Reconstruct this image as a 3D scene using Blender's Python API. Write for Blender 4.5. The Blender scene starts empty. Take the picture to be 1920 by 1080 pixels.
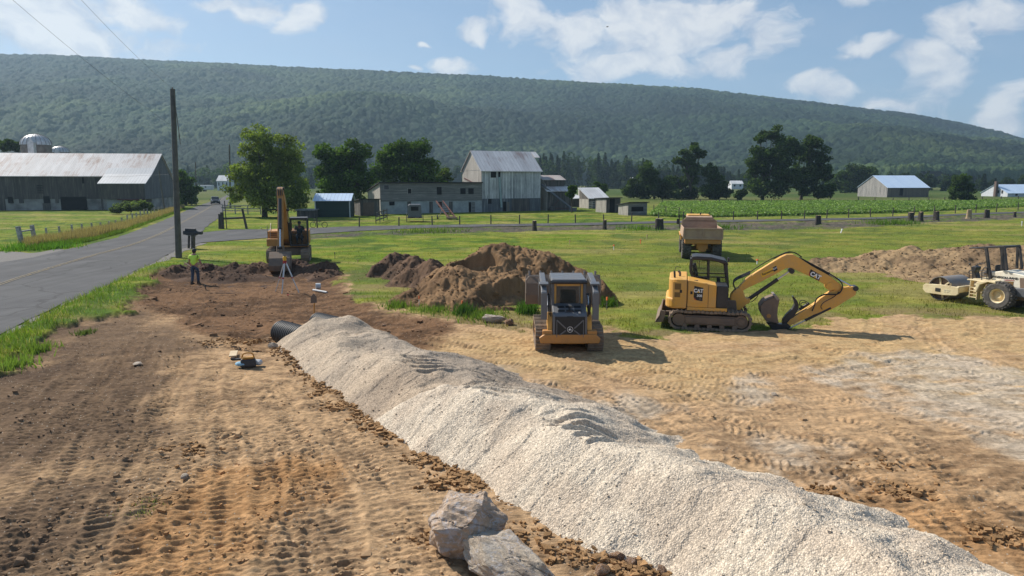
import bpy, math, random
import numpy as np
from mathutils import Vector, Matrix
R = math.radians
SC = bpy.context.scene
COL = SC.collection
# ---------------------------------------------------------------- camera, world, sun, exposure
CAMZ, PITCH, FPX = 4.9, R(8.9), 1280.0
cam_d = bpy.data.cameras.new('camera'); cam = bpy.data.objects.new('camera', cam_d); COL.objects.link(cam)
cam.location = (0, 0, CAMZ); cam.rotation_euler = (math.pi/2 - PITCH, 0, 0)
cam_d.sensor_width = 36; cam_d.lens = 36*FPX/1920; cam_d.clip_start = 0.1; cam_d.clip_end = 12000
SC.camera = cam
SUN_EL, SUN_AZ = R(41), math.atan2(-0.80, 0.60)          # azimuth from +Y towards +X
sv = Vector((math.sin(SUN_AZ)*math.cos(SUN_EL), math.cos(SUN_AZ)*math.cos(SUN_EL), math.sin(SUN_EL)))
sun_d = bpy.data.lights.new('sun', 'SUN'); sun_d.energy = 5.0; sun_d.angle = R(0.5); sun_d.color = (1, .94, .85)
sun = bpy.data.objects.new('sun', sun_d); COL.objects.link(sun)
sun.rotation_euler = sv.to_track_quat('Z', 'Y').to_euler()
SC.view_settings.view_transform = 'Standard'; SC.view_settings.look = 'None'
SC.view_settings.exposure = 0.34; SC.view_settings.gamma = 1
SC.cycles.volume_bounces = 0; SC.cycles.max_bounces = 6; SC.cycles.transparent_max_bounces = 12

class NT:                                                # terse node building
    def __init__(s, tree): s.t = tree; s.n = tree.nodes; s.l = tree.links
    def put(s, sock, v):
        if isinstance(v, bpy.types.NodeSocket): s.l.new(v, sock)
        elif v is not None:
            if isinstance(v, (tuple, list)) and sock.type == 'RGBA' and len(v) == 3: v = tuple(v)+(1,)
            sock.default_value = v
    def math(s, op, a, b=None, c=None, clamp=False):
        m = s.n.new('ShaderNodeMath'); m.operation = op; m.use_clamp = clamp
        for i, v in enumerate((a, b, c)): s.put(m.inputs[i], v)
        return m.outputs[0]
    def vm(s, op, a, b=None):
        m = s.n.new('ShaderNodeVectorMath'); m.operation = op
        s.put(m.inputs[0], a)
        if b is not None: s.put(m.inputs[1 if op != 'SCALE' else 3], b)
        return m.outputs['Value' if op in ('LENGTH', 'DOT_PRODUCT', 'DISTANCE') else 'Vector']
    def mix(s, f, a, b, bt='MIX'):
        m = s.n.new('ShaderNodeMix'); m.data_type = 'RGBA'; m.blend_type = bt; m.clamp_factor = True
        s.put(m.inputs[0], f); s.put(m.inputs[6], a); s.put(m.inputs[7], b); return m.outputs[2]
    def ramp(s, v, lo, hi, a=0., b=1.):
        m = s.n.new('ShaderNodeMapRange'); m.clamp = True
        s.put(m.inputs[0], v); m.inputs[1].default_value = lo; m.inputs[2].default_value = hi
        m.inputs[3].default_value = a; m.inputs[4].default_value = b; return m.outputs[0]
    def noise(s, vec, scale, det=4, rough=.55, dist=0, out=0):
        m = s.n.new('ShaderNodeTexNoise'); s.put(m.inputs['Vector'], vec); m.inputs['Scale'].default_value = scale
        m.inputs['Detail'].default_value = det; m.inputs['Roughness'].default_value = rough
        m.inputs['Distortion'].default_value = dist; return m.outputs[out]
    def vor(s, vec, scale, feat='F1', out='Distance'):
        m = s.n.new('ShaderNodeTexVoronoi'); m.feature = feat; s.put(m.inputs['Vector'], vec)
        m.inputs['Scale'].default_value = scale; return m.outputs[out]
    def coord(s, which='Object'):
        return s.n.new('ShaderNodeTexCoord').outputs[which]
    def map(s, vec, scale=(1, 1, 1), loc=(0, 0, 0), rot=(0, 0, 0)):
        m = s.n.new('ShaderNodeMapping'); s.put(m.inputs[0], vec); m.inputs['Scale'].default_value = scale
        m.inputs['Location'].default_value = loc; m.inputs['Rotation'].default_value = rot; return m.outputs[0]
    def attr(s, name, out='Color'):
        m = s.n.new('ShaderNodeAttribute'); m.attribute_name = name; return m.outputs[out]
    def sep(s, v):
        m = s.n.new('ShaderNodeSeparateXYZ'); s.put(m.inputs[0], v); return m.outputs
    def comb(s, x, y, z):
        m = s.n.new('ShaderNodeCombineXYZ')
        for i, v in enumerate((x, y, z)): s.put(m.inputs[i], v)
        return m.outputs[0]
    def bump(s, h, strength=.5, dist=.02, nrm=None):
        m = s.n.new('ShaderNodeBump'); s.put(m.inputs['Height'], h); m.inputs['Strength'].default_value = strength
        m.inputs['Distance'].default_value = dist
        if nrm is not None: s.put(m.inputs['Normal'], nrm)
        return m.outputs[0]

def newmat(name):
    m = bpy.data.materials.new(name); m.use_nodes = True
    nt = NT(m.node_tree); b = m.node_tree.nodes['Principled BSDF']
    return m, nt, b

# -- world: sky texture with procedural clouds laid out by direction
W = bpy.data.worlds.new('World'); SC.world = W; W.use_nodes = True
w = NT(W.node_tree); bg = W.node_tree.nodes['Background']
sky = w.n.new('ShaderNodeTexSky'); sky.sky_type = 'NISHITA'; sky.sun_disc = False
sky.sun_elevation = SUN_EL; sky.sun_rotation = SUN_AZ; sky.altitude = 300; sky.air_density = 1.0; sky.dust_density = 1.2; sky.ozone_density = 1.6
d = w.vm('NORMALIZE', w.coord('Generated'))
sx, sy, sz = w.sep(d)
az = w.math('ARCTAN2', sx, sy); el = w.math('ARCSINE', sz)
# (azimuth, elevation, half-width, half-height) in degrees: the cloud banks of that morning
def uv2ae(u, v):
    x = (u-960)/FPX; yy = (540-v)/FPX; D = Vector((x, math.cos(PITCH)+yy*math.sin(PITCH), -math.sin(PITCH)+yy*math.cos(PITCH))).normalized()
    return math.atan2(D.x, D.y), math.asin(D.z)
P3 = w.vm('MULTIPLY', w.comb(az, el, 0.0), (1, 1.35, 1))
warp = w.noise(P3, 7, 3, .6, 0, 1)
P4 = w.vm('ADD', P3, w.vm('SCALE', w.vm('SUBTRACT', warp, (.5, .5, .5)), .10))
blobs = [(60, 60, 270, 62, 1), (230, 20, 130, 45, .9), (30, 10, 120, 30, .9), (495, 15, 60, 30, .8), (565, 35, 42, 34, 1), (410, 2, 60, 16, .6),
         (888, 62, 36, 20, 1), (975, 35, 72, 46, 1), (1090, 60, 90, 58, 1), (1230, 45, 210, 72, 1), (1180, 125, 150, 36, 1), (1380, 110, 80, 40, 1),
         (1330, 15, 110, 40, .9), (1440, 85, 36, 50, .8), (840, 125, 52, 22, 1), (765, 133, 16, 8, .7), (790, 82, 14, 9, .8), (1515, 160, 75, 34, .9), (1560, 172, 50, 26, .7),
         (1625, 93, 62, 20, .9), (1575, 105, 26, 12, .5), (1800, 60, 72, 62, 1), (1740, 112, 58, 46, 1), (1870, 25, 75, 45, 1), (1610, 8, 70, 18, .8), (1740, 180, 62, 40, .6),
         (1885, 215, 50, 56, 1), (1900, 180, 36, 30, .8), (1690, 205, 60, 18, .5), (-260, 40, 300, 90, 1), (2150, 80, 170, 100, 1), (600, -160, 260, 70, .9), (1500, -200, 260, 80, .9)]
acc = None
for (u, v, ru, rv, k) in blobs:
    a0, e0 = uv2ae(u, v); a1, _ = uv2ae(u+ru, v); _, e1 = uv2ae(u, v-rv)
    q = w.vm('LENGTH', w.vm('MULTIPLY', w.vm('SUBTRACT', P4, (a0, e0*1.35, 0)), (1/abs(a1-a0), 1/(abs(e1-e0)*1.35), 0)))
    f = w.math('MULTIPLY', w.math('SUBTRACT', 1.0, q), k)
    acc = f if acc is None else w.math('MAXIMUM', acc, f)
acc = w.math('MAXIMUM', acc, -1.0)
n1 = w.noise(w.vm('MULTIPLY', P4, (1, 1.3, 1)), 15, 9, .6, .2)
cl = w.math('ADD', acc, w.math('MULTIPLY', w.math('SUBTRACT', n1, .5), 2.3))
cmask = w.ramp(cl, -0.05, .42)
cmask = w.math('MULTIPLY', w.math('POWER', cmask, .9), .82)
thin = w.ramp(w.noise(w.vm('MULTIPLY', P3, (1, 2.2, 1)), 5, 8, .6, .4), .46, .85, 0, .20)
cmask = w.math('MAXIMUM', cmask, thin)
n2 = w.noise(w.vm('ADD', P4, (.02, .03, 0)), 24, 6, .6)
shade = w.ramp(w.math('ADD', n2, w.math('MULTIPLY', cl, .25)), .40, .75)
ccol = w.mix(shade, (6.0, 6.6, 7.8), (10.2, 10.1, 10.0))
sky_c = w.mix(w.ramp(sz, -.02, .35, .42, .30), sky.outputs[0], (3.6, 6.0, 9.6))
skc = w.mix(cmask, sky_c, ccol)
w.put(bg.inputs[0], skc); bg.inputs[1].default_value = 0.070

# ---------------------------------------------------------------- pixel <-> place
def ray(u, v):
    x = (u-960)/FPX; yy = (540-v)/FPX
    return Vector((x, math.cos(PITCH)+yy*math.sin(PITCH), -math.sin(PITCH)+yy*math.cos(PITCH)))
def G(u, v, z=0.):
    d = ray(u, v); t = (z-CAMZ)/d.z; return (d.x*t, d.y*t)
def AY(u, v, Y):
    d = ray(u, v); t = Y/d.y; return (d.x*t, CAMZ+d.z*t)
class Frame:                                             # a thing's own axes: x forward, y left
    def __init__(s, x, y, rz, z=0.): s.o = Vector((x, y, z)); s.rz = rz; s.m = Matrix.Rotation(-rz, 3, 'Z')
    def at(s, u, v, axis, off):                          # where the sight line meets the thing's own plane
        o = s.m @ (Vector((0, 0, CAMZ))-s.o); d = s.m @ ray(u, v)
        t = (off-o[axis])/d[axis]; return o+d*t

# ---------------------------------------------------------------- numpy noise
def h2(ix, iy, s=0):
    n = (ix.astype(np.int64)*374761393+iy.astype(np.int64)*668265263+s*144269504) & 0xffffffff
    n = ((n ^ (n >> 13))*1274126177) & 0xffffffff; n ^= n >> 16
    return n/4294967296.0
def vnoise(x, y, s=0):
    x = np.asarray(x, float); y = np.asarray(y, float)
    ix = np.floor(x); iy = np.floor(y); fx = x-ix; fy = y-iy
    fx = fx*fx*(3-2*fx); fy = fy*fy*(3-2*fy)
    a = h2(ix, iy, s); b = h2(ix+1, iy, s); c = h2(ix, iy+1, s); d_ = h2(ix+1, iy+1, s)
    return (a+(b-a)*fx)*(1-fy)+(c+(d_-c)*fx)*fy-.5
def fbm(x, y, o=4, s=0, g=.5):
    r = 0; a = 1; c_, s_ = math.cos(.6), math.sin(.6)
    for i in range(o):
        r = r+a*vnoise(x, y, s+i*17); x, y = (x*c_-y*s_)*2.03, (x*s_+y*c_)*2.03; a *= g
    return r
def ss(a, b, x):
    t = np.clip((x-a)/(b-a), 0, 1); return t*t*(3-2*t)
def inpoly(x, y, poly):                                  # signed distance, positive inside
    n = len(poly); ins = np.zeros(x.shape, bool); dist = np.full(x.shape, 1e9)
    for i in range(n):
        x0, y0 = poly[i]; x1, y1 = poly[(i+1) % n]
        ex, ey = x1-x0, y1-y0; L = ex*ex+ey*ey+1e-12
        t = np.clip(((x-x0)*ex+(y-y0)*ey)/L, 0, 1)
        dist = np.minimum(dist, np.hypot(x-x0-t*ex, y-y0-t*ey))
        if y0 != y1:
            c = ((y0 > y) != (y1 > y)) & (x < (x1-x0)*(y-y0)/(y1-y0)+x0); ins ^= c
    return np.where(ins, dist, -dist)
def GP(*pts): return [G(*p) for p in pts]
def smooth(pts, n=8):                                    # Catmull-Rom
    pts = [Vector(p) for p in pts]; out = []
    P = [pts[0]*2-pts[1]]+pts+[pts[-1]*2-pts[-2]]
    for i in range(1, len(P)-2):
        for k in range(n):
            t = k/n; a, b, c, d_ = P[i-1], P[i], P[i+1], P[i+2]
            out.append(.5*((2*b)+(c-a)*t+(2*a-5*b+4*c-d_)*t*t+(3*b-a-3*c+d_)*t**3))
    out.append(pts[-1]); return out

# ---------------------------------------------------------------- objects and meshes
def tag(o, label=None, cat=None, group=None, kind=None):
    if label: o['label'] = label
    if cat: o['category'] = cat
    if group: o['group'] = group
    if kind: o['kind'] = kind
    return o
def empty(name, loc, rz, label, cat, group=None):
    o = bpy.data.objects.new(name, None); COL.objects.link(o); o.location = loc; o.rotation_euler = (0, 0, rz)
    o.empty_display_size = .2
    return tag(o, label, cat, group)
def grid_mesh(name, X, Y, Z, mat, cols=None, keep=None, smooth_=True):
    r, c = X.shape; me = bpy.data.meshes.new(name)
    co = np.stack([X, Y, Z], -1).reshape(-1, 3).astype(np.float32)
    i = np.arange(r*c).reshape(r, c)
    q = np.stack([i[:-1, :-1], i[:-1, 1:], i[1:, 1:], i[1:, :-1]], -1).reshape(-1, 4)
    if keep is not None:
        k = (keep[:-1, :-1] | keep[:-1, 1:] | keep[1:, 1:] | keep[1:, :-1]).reshape(-1); q = q[k]
        used = np.zeros(r*c, bool); used[q.reshape(-1)] = True; mp = np.cumsum(used)-1; q = mp[q]; co = co[used]
    else: used = None
    return raw_mesh(name, co, q, mat, cols if used is None or cols is None else {k: v.reshape(r*c, -1)[used] for k, v in cols.items()}, smooth_)
def raw_mesh(name, co, q, mat, cols=None, smooth_=True):
    me = bpy.data.meshes.new(name); co = np.asarray(co, np.float32); q = np.asarray(q)
    me.vertices.add(len(co)); me.vertices.foreach_set('co', co.reshape(-1))
    n = q.shape[1]; me.loops.add(q.size); me.loops.foreach_set('vertex_index', q.reshape(-1).astype(np.int32))
    me.polygons.add(len(q)); me.polygons.foreach_set('loop_start', np.arange(0, q.size, n, dtype=np.int32))
    me.polygons.foreach_set('use_smooth', np.full(len(q), smooth_))
    me.update(calc_edges=True)
    for k, v in (cols or {}).items():
        v = np.asarray(v, np.float32).reshape(len(co), -1)
        if v.shape[1] == 3: v = np.concatenate([v, np.ones((len(v), 1), np.float32)], 1)
        if v.shape[1] == 1: a = me.attributes.new(k, 'FLOAT', 'POINT'); a.data.foreach_set('value', v.reshape(-1))
        else: a = me.attributes.new(k, 'FLOAT_COLOR', 'POINT'); a.data.foreach_set('color', v.reshape(-1))
    me.materials.append(mat)
    return me
def link(name, me, parent=None, loc=None):
    o = bpy.data.objects.new(name, me); COL.objects.link(o)
    if parent: o.parent = parent
    if loc: o.location = loc
    return o

class MB:                                                # collects solids, builds ONE mesh
    def __init__(s): s.v = []; s.f = []
    def add(s, vs, fs, M=None):
        b = len(s.v); s.v += [tuple(M @ Vector(v)) if M else tuple(v) for v in vs]; s.f += [tuple(i+b for i in f) for f in fs]; return s
    def box(s, c, d, rot=None, taper=None):
        x, y, z = d[0]/2, d[1]/2, d[2]/2; tx, ty = taper or (1, 1)
        vs = [(-x, -y, -z), (x, -y, -z), (x, y, -z), (-x, y, -z), (-x*tx, -y*ty, z), (x*tx, -y*ty, z), (x*tx, y*ty, z), (-x*tx, y*ty, z)]
        M = Matrix.Translation(c)
        if rot: M = M @ Matrix.Rotation(rot[2], 4, 'Z') @ Matrix.Rotation(rot[1], 4, 'Y') @ Matrix.Rotation(rot[0], 4, 'X')
        return s.add(vs, [(0, 3, 2, 1), (4, 5, 6, 7), (0, 1, 5, 4), (1, 2, 6, 5), (2, 3, 7, 6), (3, 0, 4, 7)], M)
    def b2(s, x0, x1, y0, y1, z0, z1): return s.box(((x0+x1)/2, (y0+y1)/2, (z0+z1)/2), (abs(x1-x0), abs(y1-y0), abs(z1-z0)))
    def cyl(s, p0, p1, r0, r1=None, n=12, cap=True, inner=None):
        p0 = Vector(p0); p1 = Vector(p1); r1 = r0 if r1 is None else r1; d_ = (p1-p0)
        q = d_.to_track_quat('Z', 'Y').to_matrix()
        vs = []; 
        for p, r in ((p0, r0), (p1, r1)):
            for i in range(n):
                a = 2*math.pi*i/n; vs.append(p+q @ Vector((r*math.cos(a), r*math.sin(a), 0)))
        fs = [(i, (i+1) % n, n+(i+1) % n, n+i) for i in range(n)]
        if cap: fs += [tuple(range(n-1, -1, -1)), tuple(range(n, 2*n))]
        return s.add(vs, fs)
    def ring(s, p0, p1, ro, ri, n=20):                   # a thick open tube
        p0 = Vector(p0); p1 = Vector(p1); q = (p1-p0).to_track_quat('Z', 'Y').to_matrix(); vs = []
        for p, r in ((p0, ro), (p1, ro), (p1, ri), (p0, ri)):
            for i in range(n): a = 2*math.pi*i/n; vs.append(p+q @ Vector((r*math.cos(a), r*math.sin(a), 0)))
        fs = []
        for k in range(4):
            for i in range(n): j = (i+1) % n; a = k*n; b = ((k+1) % 4)*n; fs.append((a+i, a+j, b+j, b+i))
        return s.add(vs, fs)
    def lathe(s, prof, c, axis='Z', n=20):               # prof: (r, h) list, closed at both ends where r=0
        Q = {'Z': Matrix.Identity(3), 'Y': Matrix.Rotation(-math.pi/2, 3, 'X'), 'X': Matrix.Rotation(math.pi/2, 3, 'Y')}[axis] if isinstance(axis, str) else Vector(axis).to_track_quat('Z', 'Y').to_matrix()
        c = Vector(c); vs = []; fs = []
        for r, h in prof:
            for i in range(n): a = 2*math.pi*i/n; vs.append(c+Q @ Vector((r*math.cos(a), r*math.sin(a), h)))
        for k in range(len(prof)-1):
            for i in range(n): j = (i+1) % n; fs.append((k*n+i, k*n+j, k*n+n+j, k*n+n+i))
        return s.add(vs, fs)
    def tube(s, pts, r, n=8, r1=None, cap=True, sm=0):
        if sm: pts = smooth(pts, sm)
        pts = [Vector(p) for p in pts]; m = len(pts); vs = []; fs = []; up = Vector((0, 0, 1)); prev = None
        for k, p in enumerate(pts):
            t = (pts[min(k+1, m-1)]-pts[max(k-1, 0)]).normalized()
            if prev is None: a = t.cross(up if abs(t.z) < .9 else Vector((1, 0, 0))).normalized()
            else: a = (prev-t*prev.dot(t)).normalized()
            prev = a; b = t.cross(a); rr = (r+(r1-r)*k/(m-1)) if r1 is not None else (r[k] if isinstance(r, (list, tuple)) else r)
            for i in range(n): th = 2*math.pi*i/n; vs.append(p+a*rr*math.cos(th)+b*rr*math.sin(th))
        for k in range(m-1):
            for i in range(n): j = (i+1) % n; fs.append((k*n+i, k*n+j, k*n+n+j, k*n+n+i))
        if cap: fs += [tuple(range(n-1, -1, -1)), tuple(range((m-1)*n, m*n))]
        return s.add(vs, fs)
    def bar(s, p0, p1, w_, h_):                          # box beam between two points
        p0 = Vector(p0); p1 = Vector(p1); d_ = p1-p0; q = d_.to_track_quat('X', 'Z').to_matrix().to_4x4()
        return s.add([(x*d_.length, y*w_/2, z*h_/2) for x in (0, 1) for y, z in ((-1, -1), (1, -1), (1, 1), (-1, 1))],
                     [(3, 2, 1, 0), (4, 5, 6, 7), (0, 1, 5, 4), (1, 2, 6, 5), (2, 3, 7, 6), (3, 0, 4, 7)], Matrix.Translation(p0) @ q)
    def prism(s, poly, a0, a1, axis='Y', ins=0):          # side outline in the plane across `axis`, given depth a0..a1
        mk = {'Y': lambda p, a: (p[0], a, p[1]), 'X': lambda p, a: (a, p[0], p[1]), 'Z': lambda p, a: (p[0], p[1], a)}[axis]
        n = len(poly); vs = [mk(p, a0) for p in poly]+[mk(p, a1) for p in poly]
        return s.add(vs, [tuple(range(n)), tuple(range(2*n-1, n-1, -1))]+[(i, n+i, n+(i+1) % n, (i+1) % n) for i in range(n)])
    def sphere(s, c, r, n=12, m=8, sc=(1, 1, 1)):
        prof = [(max(1e-4, math.sin(math.pi*k/m)), -math.cos(math.pi*k/m)) for k in range(m+1)]
        t = MB().lathe(prof, (0, 0, 0), 'Z', n); c = Vector(c)
        return s.add([c+Vector((v[0]*r*sc[0], v[1]*r*sc[1], v[2]*r*sc[2])) for v in t.v], t.f)
    def build(s, name, mat, parent=None, bev=0, sm=False, loc=None, seg=1):
        me = bpy.data.meshes.new(name); me.from_pydata(s.v, [], s.f); me.validate(); me.materials.append(mat)
        import bmesh
        bm = bmesh.new(); bm.from_mesh(me); bmesh.ops.recalc_face_normals(bm, faces=bm.faces); bm.to_mesh(me); bm.free()
        if sm:
            for p in me.polygons: p.use_smooth = True
        o = link(name, me, parent, loc)
        if bev:
            b = o.modifiers.new('bevel', 'BEVEL'); b.width = bev; b.segments = seg; b.limit_method = 'ANGLE'; b.angle_limit = R(38)
        if sm:
            try:
                for p in me.polygons: p.use_smooth = True
                me.set_sharp_from_angle(angle=R(40))
            except Exception: pass
        return o
def copy_tree(o, parent=None):
    c = o.copy(); COL.objects.link(c)
    if parent: c.parent = parent
    for ch in [k for k in bpy.data.objects if k.parent == o]: copy_tree(ch, c)
    return c

# ---------------------------------------------------------------- materials
def paint(name, col, rough=.45, dust=.35, dustc=(.30, .20, .12), metal=0., scale=3., bump=.0, scratch=0.):
    m, t, b = newmat(name); o = t.coord('Object')
    n = t.noise(o, scale, 6, .65); n2_ = t.noise(o, scale*9, 4, .6)
    g = t.ramp(t.math('ADD', n, t.math('MULTIPLY', n2_, .35)), .52, .92)
    c = t.mix(t.math('MULTIPLY', g, dust), col, dustc)
    c = t.mix(t.math('MULTIPLY', t.ramp(n2_, .35, .7), .25), c, tuple(x*.72 for x in col))
    t.put(b.inputs['Base Color'], c); t.put(b.inputs['Roughness'], t.math('ADD', rough, t.math('MULTIPLY', g, .35), clamp=True))
    b.inputs['Metallic'].default_value = metal
    if bump: t.put(b.inputs['Normal'], t.bump(t.math('ADD', n2_, n), bump, .01))
    return m
def wood(name, c1, c2, c3=None, board=.2, axis='Z', rough=.85, streak=1., gap=.12):  # weathered boards, running along `axis`
    m, t, b = newmat(name); o = t.coord('Object'); x, y, z = t.sep(o)
    run = {'Z': t.math('ADD', x, y), 'X': z}[axis]
    k = t.math('DIVIDE', run, board); fl = t.math('FLOOR', k); fr = t.math('SUBTRACT', k, fl)
    wn = t.n.new('ShaderNodeTexWhiteNoise'); wn.noise_dimensions = '1D'; t.put(wn.inputs['W'], fl)
    st = t.noise(t.map(o, (6, 6, .5) if axis == 'Z' else (.5, .5, 9)), 1.6*streak, 6, .65)
    big = t.noise(o, .45, 4, .6)
    f = t.math('ADD', t.math('MULTIPLY', wn.outputs[0], .35), t.math('ADD', t.math('MULTIPLY', st, .75), t.math('MULTIPLY', big, .55)))
    c = t.mix(t.ramp(f, .45, 1.15), c1, c2)
    if c3: c = t.mix(t.ramp(t.noise(t.map(o, (3, 3, .25) if axis == 'Z' else (.3, .3, 5)), 1.1, 5, .7), .52, .70), c, c3)
    g = t.math('MULTIPLY', t.math('GREATER_THAN', gap, fr), .75) if gap else 0.0
    c = t.mix(g, c, (.012, .011, .010))
    t.put(b.inputs['Base Color'], c); b.inputs['Roughness'].default_value = rough
    t.put(b.inputs['Normal'], t.bump(t.math('SUBTRACT', st, g), .5, .02)); return m
def plain(name, col, rough=.7, metal=0., var=.25, scale=4., bump=.3, col2=None, lo=.35, hi=.7):
    m, t, b = newmat(name); o = t.coord('Object'); n = t.noise(o, scale, 7, .62)
    c = t.mix(t.ramp(n, lo, hi), col2 or tuple(x*(1-var) for x in col), col)
    t.put(b.inputs['Base Color'], c); b.inputs['Roughness'].default_value = rough; b.inputs['Metallic'].default_value = metal
    if bump: t.put(b.inputs['Normal'], t.bump(n, bump, .02))
    return m
def glassy(name, col=(.03, .04, .04), rough=.05, alpha=1.):
    m, t, b = newmat(name); b.inputs['Base Color'].default_value = (*col, 1); b.inputs['Roughness'].default_value = rough
    b.inputs['IOR'].default_value = 1.5; b.inputs['Alpha'].default_value = alpha; return m
M = {}
# ================================================================ SETTING: ground, roads, hills
GRASS_EDGE = GP((-700, 760), (-200, 745), (0, 705), (60, 690), (40, 640), (130, 606), (240, 588), (262, 556), (300, 505), (400, 500), (490, 502), (600, 497), (645, 518), (642, 548), (672, 560),
                (710, 574), (760, 588), (860, 604), (985, 616), (1120, 618), (1240, 632), (1300, 628), (1420, 622), (1500, 614), (1580, 600), (1690, 594), (1800, 596), (1925, 600), (2300, 610), (2800, 640),
                (2900, 1400), (960, 30000), (-2200, 3000))
GRASS_EDGE[-2] = (3, -9); GRASS_EDGE[-3] = (30, -9); GRASS_EDGE[-1] = (-40, -9); GRASS_EDGE[0] = (-40, 14)
Z_SOIL = GP((243, 560), (290, 506), (400, 500), (500, 498), (600, 495), (645, 515), (655, 550), (740, 588), (860, 606), (850, 622), (790, 650), (700, 660), (640, 620), (560, 600), (500, 640), (470, 640), (400, 620), (290, 592))
Z_DARK = GP((-500, 690), (60, 690), (130, 606), (240, 585), (330, 600), (370, 640), (330, 700), (270, 800), (330, 850), (260, 930), (230, 1000), (150, 1100), (-200, 1300), (-900, 1100))
Z_ORANGE = GP((350, 870), (470, 860), (640, 880), (560, 940), (470, 1000), (400, 1100), (170, 1100), (240, 1040), (290, 960))
Z_ORANGE2 = GP((1560, 940), (1700, 900), (1920, 980), (1990, 1090), (1800, 1050))
Z_SAND = GP((760, 640), (900, 615), (1120, 622), (1420, 625), (1580, 602), (1800, 597), (2400, 620), (2600, 900), (1900, 760), (1500, 700), (1250, 740), (1100, 700), (900, 690))
Z_GREY = [GP((1520, 690), (1640, 668), (1800, 664), (1920, 690), (2300, 720), (2300, 900), (1920, 880), (1840, 830), (1780, 790), (1700, 770), (1640, 735)),
          GP((760, 690), (900, 700), (1050, 715), (1190, 735), (1240, 770), (1180, 800), (980, 790), (860, 740)),
          GP((1360, 725), (1420, 720), (1450, 742), (1390, 750)), GP((1450, 825), (1560, 832), (1590, 850), (1480, 870), (1440, 850)),
          GP((1480, 900), (1560, 905), (1550, 950), (1500, 930))]
# asphalt
RD_R = GP((-420, 830), (-200, 725), (0, 632), (120, 570), (235, 518), (328, 471), (372, 456), (383, 430), (417, 400), (431, 375), (434.5, 367), (433, 362))
RD_L = GP((-700, 560), (-350, 520), (-60, 500), (50, 485), (111, 471), (178, 456), (239, 439), (325, 406), (369, 387), (409, 373), (425, 366), (430, 362))
LN_F = GP((350, 440), (430, 431.5), (490, 430.5), (572, 428.5), (680, 424.5), (880, 421.5), (1080, 418.5), (1226, 415.5), (1351, 413), (1595, 409), (1700, 405.5), (1920, 397), (2300, 388))
LN_N = GP((340, 462), (372, 456.5), (430, 452), (497, 447), (575, 440), (719, 431.5), (880, 426), (1080, 423), (1226, 419.5), (1351, 417), (1595, 412.5), (1700, 409), (1920, 399.8), (2300, 391))
ROADPOLY = RD_R+RD_L[::-1]; LANEPOLY = LN_N+LN_F[::-1]
DRIVE = GP((-400, 540), (-60, 505), (60, 485), (125, 470), (111, 466), (0, 472), (-300, 470))
VERGE = GP((480, 449), (575, 441), (719, 432), (880, 426), (1080, 423), (1226, 420), (1351, 417), (1595, 413), (1700, 409), (1920, 400), (2300, 391),
           (2300, 402), (1920, 409), (1800, 415), (1700, 421), (1600, 426), (1450, 430), (1300, 430), (1180, 430), (1000, 433), (860, 436), (700, 441), (600, 447), (520, 452))
FIELDS = [(GP((1215, 405), (1290, 409), (1480, 405), (1700, 399), (1920, 388), (2300, 380), (2300, 372), (1920, 376), (1700, 378), (1500, 378), (1240, 380)), 'crop')]
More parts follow.
